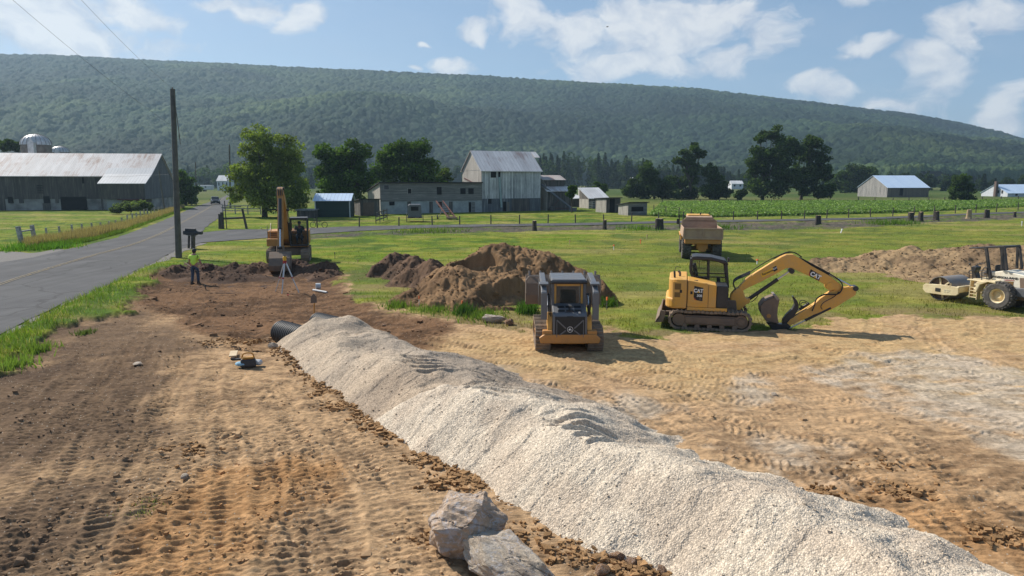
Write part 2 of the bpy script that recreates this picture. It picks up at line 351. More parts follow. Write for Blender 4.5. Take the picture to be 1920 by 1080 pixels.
# vehicle track marks: (points in the photo, half width, ridge period, ridge depth)
TR = [([(20, 1110), (110, 930), (200, 800), (262, 700), (300, 640)], .24, .17, .030), ([(160, 1110), (255, 930), (300, 800), (340, 700), (350, 640)], .24, .18, .030), ([(340, 1110), (400, 960), (420, 860)], .24, .16, .026), ([(530, 1110), (545, 1000), (520, 890), (490, 800)], .25, .17, .030), ([(720, 1110), (680, 980), (610, 860), (585, 790)], .24, .16, .026), ([(420, 585), (440, 555), (470, 535)], .2, .3, .03), ([(500, 590), (520, 560), (560, 540)], .2, .3, .03), ([(640, 600), (720, 622), (840, 640)], .2, .22, .03), ([(1000, 700), (1100, 712), (1210, 745), (1260, 790)], .2, .15, .022), ([(-150, 900), (40, 790), (150, 700)], .25, .18, .03),
      ([(90, 1100), (190, 900), (250, 760), (300, 660), (330, 610)], .22, .17, .030), ([(250, 1100), (330, 900), (370, 760), (400, 660), (395, 610)], .22, .16, .028),
      ([(-120, 1100), (60, 870), (170, 740), (230, 650)], .25, .18, .030), ([(420, 1100), (470, 940), (480, 830), (470, 760), (455, 720)], .24, .15, .026),
      ([(640, 1100), (620, 960), (560, 830), (530, 760), (500, 700)], .24, .16, .026), ([(800, 1120), (740, 980), (690, 900), (620, 800), (560, 720)], .22, .16, .022),
      ([(1010, 800), (1240, 775), (1420, 760), (1600, 770), (1800, 830)], .22, .15, .022), ([(790, 660), (960, 668), (1180, 700), (1400, 740), (1600, 730), (1920, 700)], .20, .15, .022),
      ([(800, 690), (1000, 700), (1200, 735), (1400, 775), (1560, 850), (1700, 1000)], .20, .15, .022), ([(1180, 680), (1400, 690), (1650, 655), (1900, 640)], .2, .14, .014),
      ([(1250, 700), (1500, 720), (1750, 690), (1990, 672)], .2, .14, .014), ([(1350, 830), (1520, 850), (1700, 900), (1900, 1010)], .24, .17, .026),
      ([(1500, 900), (1600, 930), (1750, 910), (1890, 860), (1990, 830)], .24, .17, .024), ([(1600, 800), (1700, 900), (1780, 1000), (1860, 1090)], .22, .16, .026),
      ([(600, 560), (680, 590), (800, 620), (980, 650)], .22, .2, .025), ([(560, 575), (650, 610), (780, 645), (960, 680)], .22, .2, .025),
      ([(270, 590), (330, 540), (390, 532)], .2, .3, .03), ([(310, 610), (370, 560), (430, 540)], .2, .3, .03), ([(1130, 640), (1180, 660), (1300, 690), (1420, 720)], .2, .14, .018),
      ([(1680, 600), (1700, 640), (1790, 680), (1900, 700)], .22, .16, .016), ([(1780, 596), (1760, 630), (1620, 670), (1450, 700)], .22, .16, .016),
      ([(1500, 660), (1700, 700), (1850, 760), (1990, 800)], .2, .15, .02), ([(860, 640), (1100, 690), (1330, 800), (1450, 830)], .2, .15, .016)]
def ground_fields(X, Y):
    """relief and kinds of ground, all in real places"""
    wob = fbm(X*.8, Y*.8, 4, 5)
    wf = np.clip(Y/22, .4, 6)
    e = inpoly(X+wob*.9, Y+fbm(X*.7, Y*.7, 4, 9)*1.2, GRASS_EDGE)
    dirt = ss(-.15, .15, e+fbm(X*3, Y*3, 3, 3)*.5)
    rd = np.maximum(inpoly(X, Y, ROADPOLY), np.maximum(inpoly(X, Y, LANEPOLY), inpoly(X, Y, DRIVE)))
    offroad = ss(-.05, .9, -rd)
    vg = ss(-.6, .8, inpoly(X, Y, VERGE)+fbm(X*.5, Y*.5, 3, 31)*2.6)
    nr = ss(60, 25, Y)
    lump = fbm(X*1.3, Y*1.3, 5, 11, .55)
    z = dirt*(lump*.055)+(1-dirt)*fbm(X*.25, Y*.25, 3, 2)*.12*nr
    soil = ss(-.5, .5, inpoly(X, Y, Z_SOIL)+wob*1.2)
    dark = ss(-1.0, 1.0, inpoly(X, Y, Z_DARK)+wob*1.6)*(1-soil)
    orng = np.maximum(ss(-.3, .4, inpoly(X, Y, Z_ORANGE)+wob*.9), ss(-.8, .8, inpoly(X, Y, Z_ORANGE2)+wob*1.6))
    sand = ss(-1., 1.5, inpoly(X, Y, Z_SAND)+wob*2)
    grey = np.zeros_like(X)
    for zp in Z_GREY: grey = np.maximum(grey, ss(-.5, .7, inpoly(X, Y, zp)+fbm(X*1.4, Y*.9, 5, 41)*1.6)*ss(-.55, .15, fbm(X*1.1+Y*.4, Y*2.2, 5, 47)+.12))
    # rough broken clods
    cl_ = fbm(X*7, Y*7, 4, 77, .6); rid = 1-np.abs(fbm(X*3.2, Y*3.2, 4, 91, .55))*2.4
    patch = ss(.05, .4, fbm(X*.9, Y*.9, 3, 55)+.06)
    left = ss(2.5, -1.0, X-(-.57/.82*(Y-12)-1.2))            # left of the stone heap
    rough = dirt*(.35+.65*left)*(.35+1.0*patch)*(1-.5*sand)+soil*.9*dirt
    z += rough*(np.abs(cl_)*.034+np.maximum(rid-.6, 0)*.030)*nr
    z += dirt*left*(vnoise(X*1.2, Y*9+X*1.5, 8)*.022+vnoise(X*3.0, Y*16+X*1.2, 9)*.024+vnoise(X*7, Y*34, 19)*.014)*nr*(1-soil)*(.45+.9*ss(-.3, .3, fbm(X*.7, Y*.5, 3, 71)))
    z += dirt*(1-left)*(vnoise(X*1.6, Y*6-X*1.2, 8)*.028+vnoise(X*2.5, Y*14, 9)*.022+vnoise(X*6, Y*30, 19)*.008)*nr
    # track marks
    tm = np.zeros_like(X)
    for (pts, hw, per, amp) in TR:
        pl = smooth([G(*p)+(0,) for p in pts], 6); s0 = 0
        for a, b in zip(pl[:-1], pl[1:]):
            ex, ey = b.x-a.x, b.y-a.y; L = math.hypot(ex, ey)
            bx0, bx1 = min(a.x, b.x)-1, max(a.x, b.x)+1; by0, by1 = min(a.y, b.y)-1, max(a.y, b.y)+1
            idx = np.nonzero((X > bx0) & (X < bx1) & (Y > by0) & (Y < by1))
            if len(idx[0]):
                px, py = X[idx]-a.x, Y[idx]-a.y; s_ = (px*ex+py*ey)/L; wd = (-px*ey+py*ex)/L
                ok = (s_ >= 0) & (s_ < L)
                for side in (-.75, .75):
                    ww = wd-side+vnoise((s0+s_)*.8, side*9+s_*0, 3)*.2
                    pr = ss(hw*1.1, hw*.7, np.abs(ww))*ok
                    ph = ((s0+s_)/per+np.abs(ww)*1.2+vnoise(X[idx]*1.5, Y[idx]*1.5, 4)*.5) % 1.0
                    fade = ss(-.5, -.1, vnoise(X[idx]*1.1, Y[idx]*1.1, 61)+.12)
                    tooth = np.clip(np.minimum(ph*4, (.62-ph)*4), 0, 1)-.35
                    z[idx] += pr*fade*(amp*tooth*1.1*np.clip(.55+Y[idx]*.03, .7, 1.6)-.010)*np.clip(dirt[idx]*1.5, 0, 1)
                    edge = np.exp(-((np.abs(ww)-hw*1.25)/.07)**2)*ok
                    z[idx] += edge*.012*fade*dirt[idx]
                    tm[idx] = np.maximum(tm[idx], pr*fade*dirt[idx])
            s0 += L
    # the turf of the verge stands a step above the stripped ground
    z += (1-dirt)*.17*ss(-7, -10.5, X)*ss(44, 36, Y)
    z -= .20*ss(.2, 1.5, inpoly(X, Y, Z_SOIL)+wob*.6)*ss(-2, -4.5, X)
    bx_, by_ = G(430, 592); z -= .10*np.exp(-(((X-bx_)/4.2)**2+((Y-by_)/2.6)**2))
    # shallow cut for the pipe end, bank under the lane
    cx, cy = G(512, 640); z -= .35*np.exp(-(((X-cx+.2)/1.5)**2+((Y-cy-.3)/1.2)**2))
    z += vg*(-.12+np.abs(fbm(X*1.5, Y*1.5, 4, 13))*.22)
    z = z*offroad
    return z, dirt, soil, dark, orng, sand, grey, vg, left, tm
def gz(x, y):
    return float(ground_fields(np.array([[x]], float), np.array([[y]], float))[0][0, 0])
rows = np.concatenate([np.linspace(-7, 4.2, 24), CAMZ/np.tan(np.radians(np.linspace(46, .32, 900)))])
rows = rows[np.concatenate([[True], np.diff(rows) > 0])]
rows = np.concatenate([rows, np.geomspace(rows[-1]*1.05, 2440, 24)])
cu = np.linspace(-1.02, 1.02, 1440)
GY, GU = np.meshgrid(rows, cu, indexing='ij'); GX = GU*(GY+8)
gzv, dirt, soil, dark, orng, sand, grey, vg, left, tm = ground_fields(GX, GY)
def lerp(a, b, t): return a+(b-a)*t[..., None]
C3 = lambda *c: np.array(c, float)
nz = fbm(GX*.6, GY*.6, 5, 21); nz2 = fbm(GX*2.3, GY*5.0, 5, 22); nz3 = fbm(GX*9, GY*9, 3, 23)
base = lerp(C3(.57, .375, .21), C3(.36, .235, .135), ss(-.15, .4, nz2+nz*.5))
base = lerp(base, C3(.62, .43, .215), sand*.8*ss(-.5, .3, nz+.2)); base = lerp(base, C3(.47, .29, .14), sand*.6*ss(.0, .35, nz2))
base = lerp(base, C3(.135, .092, .064), dark*.80*ss(-.6, .25, nz+.25)); base = lerp(base, C3(.50, .245, .085), orng*.5)
base = lerp(base, C3(.30, .20, .125), dark*.6*ss(.05, .3, nz2)*ss(.1, .35, -nz))
sl = lerp(C3(.215, .122, .068), C3(.120, .070, .042), ss(-.2, .3, nz2+nz)); base = lerp(base, sl[...] if True else sl, soil*.95) if False else base*(1-soil*.95)[..., None]+sl*(soil*.95)[..., None]
base = base*(1-grey*.64)[..., None]+lerp(C3(.62, .545, .44), C3(.50, .42, .32), ss(-.1, .3, nz2))*(grey*.64)[..., None]
clump = np.zeros_like(GX)
grs = lerp(C3(.145, .210, .024), C3(.245, .255, .045), ss(-.15, .35, fbm(GX*.35, GY*.9, 5, 33)))
grs = lerp(grs, C3(.090, .150, .026), ss(.0, .4, fbm(GX*.5, GY*.5, 5, 34)))
dry = ss(.08, .42, fbm(GX*.12+GY*.05, GY*.35, 5, 35)+.04*np.sin(GY*.9))
grs = lerp(grs, C3(.36, .30, .105), dry*.65)*(1+.38*fbm(GX*1.7, GY*2.4, 4, 39))[..., None]
mw = inpoly(GX, GY, GP((640, 520), (1250, 425), (1960, 405), (2300, 480), (1960, 600), (1600, 600), (1240, 632), (1120, 618), (985, 616), (860, 604), (700, 575)))
grs = grs*(1-.22*ss(-2, 3, mw))[..., None]+(C3(.26, .205, .08)*.22)*ss(-2, 3, mw)[..., None]
# bare, driven-over turf beside the cut
bare = ss(4.5, .0, -inpoly(GX, GY, GRASS_EDGE))*ss(-.25, .35, fbm(GX*.7, GY*1.1, 5, 36)+.02)*ss(-12, -4, GX)
grs = grs*(1-bare*.75)[..., None]+C3(.27, .19, .11)*(bare*.75)[..., None]
far = ss(90, 200, GY)
grs = grs*(1-far)[..., None]+lerp(C3(.075, .115, .030), C3(.155, .165, .060), ss(-.2, .25, fbm(GX*.01, GY*.012, 4, 38)))*far[..., None]
tops = ss(1.9, .3, inpoly(GX, GY, GRASS_EDGE))*ss(-8, -10.5, GX)*ss(42, 36, GY)*ss(-.5, .2, nz+.3)
base = lerp(base, C3(.115, .078, .055), tops*.85*(1-soil))
brn = ss(-.8, .6, inpoly(GX, GY, GP((1380, 860), (1600, 800), (1760, 880), (1960, 900), (1990, 1000), (1800, 1010), (1640, 960), (1450, 930)))+nz*2)*ss(-.3, .3, nz2+.1)
base = lerp(base, C3(.33, .205, .11), brn*.6*(1-grey))
base = base*dirt[..., None]+grs*(1-dirt)[..., None]
vcol = lerp(C3(.105, .092, .085), C3(.155, .125, .10), ss(-.2, .3, nz)); vgr = ss(.12, .3, fbm(GX*.6, GY*.6, 4, 71))
vcol = lerp(vcol, C3(.09, .14, .03), vgr*.8)
base = base*(1-vg*.92)[..., None]+vcol*(vg*.92)[..., None]
fl = ss(-.5, .5, inpoly(GX, GY, FIELDS[0][0])); base = base*(1-fl)[..., None]+C3(.13, .20, .045)*fl[..., None]
# soil colour of the cleared strip behind and straw edge of the fields
base *= (1+nz3*.25)[..., None]
m, t, b = newmat('ground_soil_and_turf')
o = t.coord('Object'); vc = t.attr('kind_colour'); dm = t.attr('earth', 'Fac')
n_a = t.noise(o, 9, 8, .68); n_b = t.noise(o, 38, 5, .7); n_c = t.noise(t.map(o, (1, 1, 1)), 2.1, 7, .65)
c = t.mix(t.ramp(n_a, .35, .68), t.mix(.42, vc, (0, 0, 0)), vc)
c = t.mix(t.math('MULTIPLY', t.ramp(n_b, .52, .74), .4), c, t.vm('SCALE', vc, 1.45))
c = t.mix(t.math('MULTIPLY', t.ramp(n_c, .56, .72), .22), c, t.vm('SCALE', vc, .6))
st = t.vor(o, 16, 'F1', 'Distance'); stc = t.vor(o, 16, 'F1', 'Color')
pebble = t.math('MULTIPLY', t.math('LESS_THAN', st, .20), t.math('MULTIPLY', t.math('GREATER_THAN', t.sep(stc)[0], .72), dm))
c = t.mix(t.math('MULTIPLY', pebble, .7), c, (.50, .43, .34))
n_d = t.noise(t.map(o, (5, 26, 5)), 1.0, 5, .65); c = t.mix(t.math('MULTIPLY', t.ramp(n_d, .5, .7), t.math('MULTIPLY', dm, .35)), c, t.vm('SCALE', c, .5))
t.put(b.inputs['Base Color'], c); b.inputs['Roughness'].default_value = .95; b.inputs['Specular IOR Level'].default_value = .03
hh = t.math('ADD', t.math('ADD', t.math('MULTIPLY', n_d, t.math('MULTIPLY', dm, .9)), n_a), t.math('ADD', t.math('MULTIPLY', n_b, .35), t.math('MULTIPLY', pebble, .3)))
t.put(b.inputs['Normal'], t.bump(hh, .75, .035))
M['ground'] = m
g_me = grid_mesh('ground', GX, GY, gzv, m, {'kind_colour': base, 'earth': dirt})
tag(link('ground', g_me), 'open ground of bare tan earth and mown grass', None, None, 'structure')

m, t, b = newmat('asphalt'); o = t.coord('Object'); x, y, z = t.sep(o)
n_a = t.noise(o, .35, 6, .6); n_b = t.noise(o, 30, 4, .7); along = t.noise(t.map(o, (1.1, .05, 1), rot=(0, 0, R(-18))), 1.0, 4, .6)
c = t.mix(t.ramp(n_a, .35, .65), (.080, .080, .083), (.110, .109, .110)); c = t.mix(t.ramp(along, .42, .6), t.vm('SCALE', c, .78), c)
c = t.mix(t.math('MULTIPLY', t.ramp(n_b, .4, .7), .3), c, (.15, .15, .15)); c = t.mix(t.ramp(t.noise(o, 1.1, 5, .7), .60, .66, 0, .4), c, (.055, .055, .057))
cr = t.vor(t.vm('ADD', o, t.vm('SCALE', t.noise(o, .6, 4, .6, 0, 1), 1.5)), .16, 'DISTANCE_TO_EDGE'); c = t.mix(t.math('MULTIPLY', t.math('LESS_THAN', cr, .010), .55), c, (.05, .05, .05))
t.put(b.inputs['Base Color'], c); b.inputs['Roughness'].default_value = .9; b.inputs['Specular IOR Level'].default_value = .12; t.put(b.inputs['Normal'], t.bump(n_b, .4, .01)); M['asphalt'] = m
M['shoulder'] = plain('gravel_shoulder', (.17, .155, .14), .95, 0, .45, 14, .8, lo=.3, hi=.7)
M['linepaint'] = plain('worn_yellow_line', (.27, .20, .09), .9, 0, .5, 3, 0, col2=(.13, .12, .10), lo=.38, hi=.6)
M['whiteline'] = plain('worn_white_line', (.45, .45, .44), .7, 0, .5, 2.5, 0, col2=(.17, .17, .17), lo=.42, hi=.6)
def strip(name, L, Rr, mat, z, n=10, lab='', jitter=0):
    A = smooth([p+(0,) for p in L], n); B = smooth([p+(0,) for p in Rr], n)
    k = 60+len(A)
    def resample(P):
        d_ = [0]
        for a, b_ in zip(P[:-1], P[1:]): d_.append(d_[-1]+(b_-a).length)
        T = np.linspace(0, d_[-1], k); P = np.array(P); return np.stack([np.interp(T, d_, P[:, i]) for i in range(3)], -1)
    A = resample(A); B = resample(B); m_ = 7; X = np.zeros((k, m_)); Y = X.copy(); Zz = X.copy()
    for j in range(m_): f = j/(m_-1); X[:, j] = A[:, 0]*(1-f)+B[:, 0]*f; Y[:, j] = A[:, 1]*(1-f)+B[:, 1]*f; Zz[:, j] = z
    if jitter:
        X[:, 0] += fbm(Y[:, 0]*1.3, X[:, 0]*1.3, 3, 1)*jitter; X[:, -1] += fbm(Y[:, -1]*1.3, X[:, -1], 3, 2)*jitter
    return tag(link(name, grid_mesh(name, X, Y, Zz, mat)), lab, None, None, 'structure')
strip('road', RD_L, RD_R, M['asphalt'], .030, jitter=.35, lab='grey two lane asphalt road running past the site')
LN_F2 = [LN_F[0]]+LN_F[1:]
strip('lane', LN_F, LN_N, M['asphalt'], .042, jitter=.4, lab='narrow asphalt side lane along the field')
strip('driveway', [DRIVE[0], DRIVE[1], DRIVE[2], DRIVE[3]], [DRIVE[6], DRIVE[5], (DRIVE[5][0]+3, DRIVE[5][1]-1), DRIVE[4]], M['shoulder'], .022, lab='short grey gravel driveway')
# painted lines
CL = smooth([G(*p)+(0,) for p in [(-420, 660), (-150, 586), (42, 520), (160, 484), (269, 452), (337, 420), (400, 385), (424, 368)]], 16)
def ribbon(name, path, off, wd, mat, z, lab):
    vs = []; 
    for k, p in enumerate(path):
        d_ = (path[min(k+1, len(path)-1)]-path[max(k-1, 0)]).normalized(); n_ = Vector((-d_.y, d_.x, 0))
        vs += [(p.x+n_.x*(off-wd/2), p.y+n_.y*(off-wd/2), z), (p.x+n_.x*(off+wd/2), p.y+n_.y*(off+wd/2), z)]
    q = [(2*i, 2*i+1, 2*i+3, 2*i+2) for i in range(len(path)-1)]
    return tag(link(name, raw_mesh(name, np.array(vs), np.array(q), mat)), lab, None, None, 'structure')
SHO = [(p[0]+.75, p[1]+.1) for p in RD_R[:7]]
strip('shoulder', [(p[0]-.1, p[1]) for p in RD_R[:7]], SHO, M['shoulder'], .016, jitter=.5, lab='thin crumbled gravel edge along the road')
ribbon('road_line', CL, -.10, .08, M['linepaint'], .047, 'worn yellow centre line of the road')
ribbon('road_line', CL, .10, .08, M['linepaint'], .047, 'worn yellow centre line of the road')

# ---------------------------------------------------------------- hills under forest
RIDGE = [(-900, 85), (-500, 92), (-200, 98), (0, 103), (100, 105), (250, 112), (400, 118), (600, 128), (800, 136), (900, 140), (1000, 147), (1200, 158), (1300, 163), (1400, 175), (1500, 187), (1600, 200), (1700, 210), (1800, 228), (1870, 243), (1920, 258), (2050, 285), (2300, 315), (2800, 330)]
cy0 = 1650.
rx = []; rz_ = []
for (u, v) in RIDGE: a, c_ = AY(u, v, cy0); rx.append(a/cy0); rz_.append(c_)
def hill_z(X, Y):
    tu = X/Y; crest = np.interp(tu, rx, rz_)-22
    foot = 620+90*np.sin(tu*5+1)+60*vnoise(tu*4, tu*0, 7)
    t = np.clip((Y-foot)/(cy0-foot), 0, 1.4)
    prof = np.where(t < 1, .30*ss(0, .42, t)+.18*t+.52*ss(.30, 1.0, t), 1-(t-1)*1.1)
    rav = fbm(X*.0045, Y*.0022, 4, 61)*ss(0, .25, t)*ss(.95, .6, t)
    sh = 15*np.exp(-(((tu+.12)/.42)**2))*np.exp(-((t-.38)/.12)**2)+18*np.exp(-(((tu-.55)/.25)**2))*np.exp(-((t-.30)/.12)**2)
    return np.maximum(crest, 5)*prof+rav*34+sh*np.clip(crest/200, 0, 1)-2*(t <= 0), t
hy = np.concatenate([np.linspace(560, 1640, 640), np.linspace(1642, 1800, 50), np.linspace(1815, 2300, 16)]); hu = np.linspace(-.92, .92, 1500)
HY, HU = np.meshgrid(hy, hu, indexing='ij'); HX = HU*HY
hz, ht = hill_z(HX, HY)
M['hillsoil'] = plain('forest_floor', (.05, .06, .03), 1, 0, .4, .05, 0)
tag(link('hills', grid_mesh('hills', HX[::12, ::12], HY[::12, ::12], hz[::12, ::12]-6, M['hillsoil'])), 'long even mountain ridge across the valley', None, None, 'structure')
def canopy(X, Y, cell, hgt, s):
    """domes of single crowns over a jittered lattice"""
    gx, gy = X/cell, Y/cell; ix = np.floor(gx); iy = np.floor(gy); best = np.full(X.shape, -9.); idc = np.zeros(X.shape)
    for a in (-1, 0, 1):
        for b_ in (-1, 0, 1):
            jx = ix+a; jy = iy+b_; r1 = h2(jx, jy, s); r2 = h2(jx, jy, s+1); r3 = h2(jx, jy, s+2)
            dx = (gx-(jx+.15+.7*r1)); dy = (gy-(jy+.15+.7*r2)); rr = .62+.38*r3
            q = (dx*dx+dy*dy)/(rr*rr); hh_ = np.sqrt(np.clip(1-q, 0, 1))*(.55+.6*r3)+r3*.3-np.where(q > 1, .5, 0)
            up = hh_ > best; best = np.where(up, hh_, best); idc = np.where(up, r3*.5+h2(jx, jy, s+3)*.5, idc)
    return best*hgt, idc
c1a, id1a = canopy(HX, HY, 6.6, 6.2, 1); c1b, id1b = canopy(HX*.97+HY*.2, HY, 10., 9.2, 41); sel = fbm(HX*.012, HY*.012, 3, 77) > -.02; c1 = np.maximum(c1a, c1b-2.5); id1 = np.where(c1a > c1b-2.5, id1a, id1b); c2, id2 = canopy(HX+fbm(HX*.15, HY*.15, 2, 3)*4, HY, 4.0, 2.0, 9)
lumps = fbm(HX*.55, HY*.55, 3, 12, .6)*1.6
alive = ss(-.001, .012, ht)
fz = hz+(c1+c2*.8+lumps)*alive+6*alive-6*(1-alive)
tone = fbm(HX*.006, HY*.006, 4, 14); tone2 = fbm(HX*.03, HY*.03, 3, 15)
fc = lerp(C3(.009, .022, .014), C3(.044, .076, .032), np.clip(id1*.9+tone*.7+.05, 0, 1))
fc = lerp(fc, C3(.090, .125, .042), ss(.25, .5, tone+tone2*.5+id2*.2)*.6)
fc = lerp(fc, C3(.014, .030, .018), ss(.0, .35, fbm(HX*.004, HY*.009, 4, 18)+.12*ss(200, 900, HX))*.75)  # darker to the right: a cloud's shade put into the crown colour
fc = fc*(1+.9*fbm(HX*.0035+3, HY*.007, 4, 88)-.30*ss(300, 1000, HX))[..., None]  # right flank darkened further in place of cloud shade
m, t, b = newmat('forest_canopy'); o = t.coord('Object'); vc = t.attr('crown_colour')
n_a = t.noise(o, .9, 4, .7); c = t.mix(t.ramp(n_a, .35, .65), t.vm('SCALE', vc, .55), t.vm('SCALE', vc, 1.2))
t.put(b.inputs['Base Color'], c); b.inputs['Roughness'].default_value = .9; b.inputs['Specular IOR Level'].default_value = .1
t.put(b.inputs['Normal'], t.bump(n_a, .9, 1.5)); M['canopy'] = m
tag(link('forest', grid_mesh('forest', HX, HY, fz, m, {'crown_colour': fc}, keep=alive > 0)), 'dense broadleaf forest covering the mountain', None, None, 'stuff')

# haze: even air round the whole place
m = bpy.data.materials.new('valley_air'); m.use_nodes = True; t = NT(m.node_tree); m.node_tree.nodes.remove(m.node_tree.nodes['Principled BSDF'])
pv = t.n.new('ShaderNodeVolumePrincipled'); pv.inputs['Color'].default_value = (.56, .80, 1, 1); pv.inputs['Density'].default_value = .00019; pv.inputs['Anisotropy'].default_value = .25
t.l.new(pv.outputs[0], m.node_tree.nodes['Material Output'].inputs['Volume'])
hb = MB().b2(-2700, 2700, -60, 2460, -1.6, 345).build('haze', m); tag(hb, 'thin blue morning haze filling the valley', None, None, 'stuff')
# ================================================================ heaps of stone and soil, boulders
D_ = np.array([.57, -.822]); N_ = np.array([.822, .57]); O_ = np.array([-7.3, 20.9])
def sw(p): q = np.array(p[:2])-O_; return float(q @ D_), float(q @ N_)
lt = np.array([sw(G(*p)) for p in [(524, 648), (545, 668), (575, 705), (640, 742), (700, 790), (780, 850), (880, 888), (940, 936), (1020, 985), (1100, 1020), (1180, 1050), (1240, 1080)]])
rt = np.array([[-.5, 2.2], [1, 3.0], [3, 3.0], [5, 3.1], [7, 3.6], [9, 4.2], [11, 4.3], [12.5, 3.7], [14, 3.6], [20, 3.8]])
S, Wd = np.meshgrid(np.arange(-.9, 19.5, .0165), np.arange(-.9, 5.2, .0165), indexing='ij')
wl = np.interp(S, lt[:, 0], lt[:, 1])+fbm(S*1.1, Wd*.5, 3, 3)*.16; wr = np.interp(S, rt[:, 0], rt[:, 1])+fbm(S*.9, Wd*.4+9, 3, 6)*.9
hl = (Wd-wl)*(.66+.05*np.sin(S*2.1)); hr = (wr-Wd)*(np.interp(S, [0, 5, 7, 10, 12, 19], [.7, .6, .30, .25, .36, .40]))
H = .79+.09*np.sin(S*1.9+.6)+.08*np.sin(S*.83+2)+fbm(S*.9, Wd*.9, 3, 8)*.30+np.interp(S, [0, 2, 5, 7.5, 9.5, 10.6, 12, 19], [-.36, -.28, -.20, -.06, .05, .16, .12, .05])
def smin(a, b, k): h_ = np.clip(.5+.5*(b-a)/k, 0, 1); return b*(1-h_)+a*h_-k*h_*(1-h_)
st_ = S*1.0
hs = smin(smin(hl, hr, .22), H, .14); hs = smin(hs, (S-.42+Wd*.42)*.95, .1)
# the near load was tipped later and laps over the older one
lap = S-(9.55+(Wd-.8)*.75)+fbm(Wd*2, S*2, 3, 4)*.10; new = ss(-.03, .12, lap)
hs += .13*ss(-.05, .25, lap)*ss(3.2, 1.5, lap)*ss(.0, .3, hs)
X_ = O_[0]+S*D_[0]+Wd*N_[0]; Y_ = O_[1]+S*D_[1]+Wd*N_[1]
for (s0, s1, w0, w1, am) in [(6.4, 8.5, .70, 2.0, .055), (9.3, 11.4, .72, 2.6, .05), (12.0, 14.0, .85, 2.3, .070), (7.8, 9.8, 1.9, 3.4, .035)]:
    mk = ss(s0, s0+.5, S)*ss(s1, s1-.5, S)*ss(w0, w0+.12, Wd)*ss(w1, w1-.8, Wd)
    ph = ((Y_+.12*X_+.16*np.sin(X_*2.1)+fbm(X_*1.2, Y_*1.2, 2, 5)*.14)/.30) % 1
    hs += mk*am*(np.minimum(ph*7, (1-ph)*1.15)-.55)*ss(-.5, -.2, vnoise(X_*.9, Y_*2, 6)+.12)*1.3
hs += fbm(S*2.2, Wd*2.2, 4, 2)*.055+vnoise(S*24, Wd*24, 3)*.008+vnoise(S*58, Wd*58, 7)*.020*(.35+.65*ss(8, 13, S))+ss(.1, .25, vnoise(S*5, Wd*2.0, 12))*.02
hs += .004*fbm(S*4.5+Wd*.5, Wd*.7, 3, 9)*2.2*ss(.05, .3, hl)*ss(1, .6, Wd-wl)
old = lerp(C3(.49, .38, .27), C3(.40, .31, .225), ss(-.2, .3, fbm(S*1.3, Wd*.7, 4, 6)))
nw = lerp(C3(.67, .565, .435), C3(.585, .48, .365), ss(-.2, .3, fbm(S*1.5, Wd*1.5, 4, 7)))
gc = lerp(old, nw, np.maximum(new, .28*ss(7.8, 6.5, S+fbm(S, Wd, 3, 10)*1.0)))
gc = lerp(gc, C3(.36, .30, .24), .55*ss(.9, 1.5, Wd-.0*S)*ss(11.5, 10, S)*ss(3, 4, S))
gc = gc*(1+vnoise(S*46, Wd*46, 44)*.3)[..., None]
m, t, b = newmat('crushed_stone'); o = t.coord('Object'); vc = t.attr('stone_colour'); v1 = t.vor(o, 44, 'F1', 'Color'); vd = t.vor(o, 44, 'F1', 'Distance')
k = t.sep(v1)[0]; c = t.mix(t.ramp(k, .2, .9), t.vm('SCALE', vc, .76), t.vm('SCALE', vc, 1.22)); c = t.mix(t.math('MULTIPLY', t.ramp(vd, .38, .78), .42), c, t.vm('SCALE', vc, .45))
t.put(b.inputs['Base Color'], c); b.inputs['Roughness'].default_value = .92; b.inputs['Specular IOR Level'].default_value = .2
t.put(b.inputs['Normal'], t.bump(t.math('SUBTRACT', t.math('MULTIPLY', k, .6), vd), .7, .016)); M['stone'] = m
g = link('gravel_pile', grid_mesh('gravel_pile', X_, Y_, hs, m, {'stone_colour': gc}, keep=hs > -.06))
tag(g, 'long pale grey heap of crushed stone covering the black pipes', 'gravel heap')

rng = np.random.default_rng(5)
def scatter(name, P, size, colr, mat, attr, lab, seed=1, flat=.7, kind='stuff'):
    """small broken stones or clods, each a lumpy eight-cornered solid, in one mesh"""
    r = np.random.default_rng(seed); n = len(P)
    base_ = np.array([(x, y, z) for x in (-1, 1) for y in (-1, 1) for z in (-1, 1)], float)*.6
    fq = np.array([(0, 1, 3, 2), (4, 6, 7, 5), (0, 4, 5, 1), (2, 3, 7, 6), (0, 2, 6, 4), (1, 5, 7, 3)])
    V = base_[None]*(1+r.uniform(-.45, .35, (n, 8, 1)))+r.uniform(-.22, .22, (n, 8, 3)); V[..., 2] *= flat
    a = r.uniform(0, 6.28, n); ca, sa = np.cos(a)[:, None], np.sin(a)[:, None]
    V = np.stack([V[..., 0]*ca-V[..., 1]*sa, V[..., 0]*sa+V[..., 1]*ca, V[..., 2]], -1)*np.asarray(size)[:, None, None]+P[:, None, :]
    q = (fq[None]+np.arange(n)[:, None, None]*8).reshape(-1, 4); cc = np.repeat(colr, 8, 0)
    return tag(link(name, raw_mesh(name, V.reshape(-1, 3), q, mat, {attr: cc}, False)), lab, None, None, kind)
# loose stone on the heap, thickest close by
n = 7000; i_ = (rng.random(n)**.7*(S.shape[0]-1)).astype(int); j_ = rng.integers(0, S.shape[1], n)
ok = (hs[i_, j_] > .0); i_, j_ = i_[ok], j_[ok]
P = np.stack([X_[i_, j_], Y_[i_, j_], hs[i_, j_]+.004], -1); sz_ = rng.uniform(.006, .012, len(P))*(1+rng.random(len(P))**8*2)
scatter('gravel', P, sz_, gc[i_, j_]*rng.uniform(.95, 1.35, (len(P), 1)), M['stone'], 'stone_colour', 'loose crushed stone lying over the heap', 2)
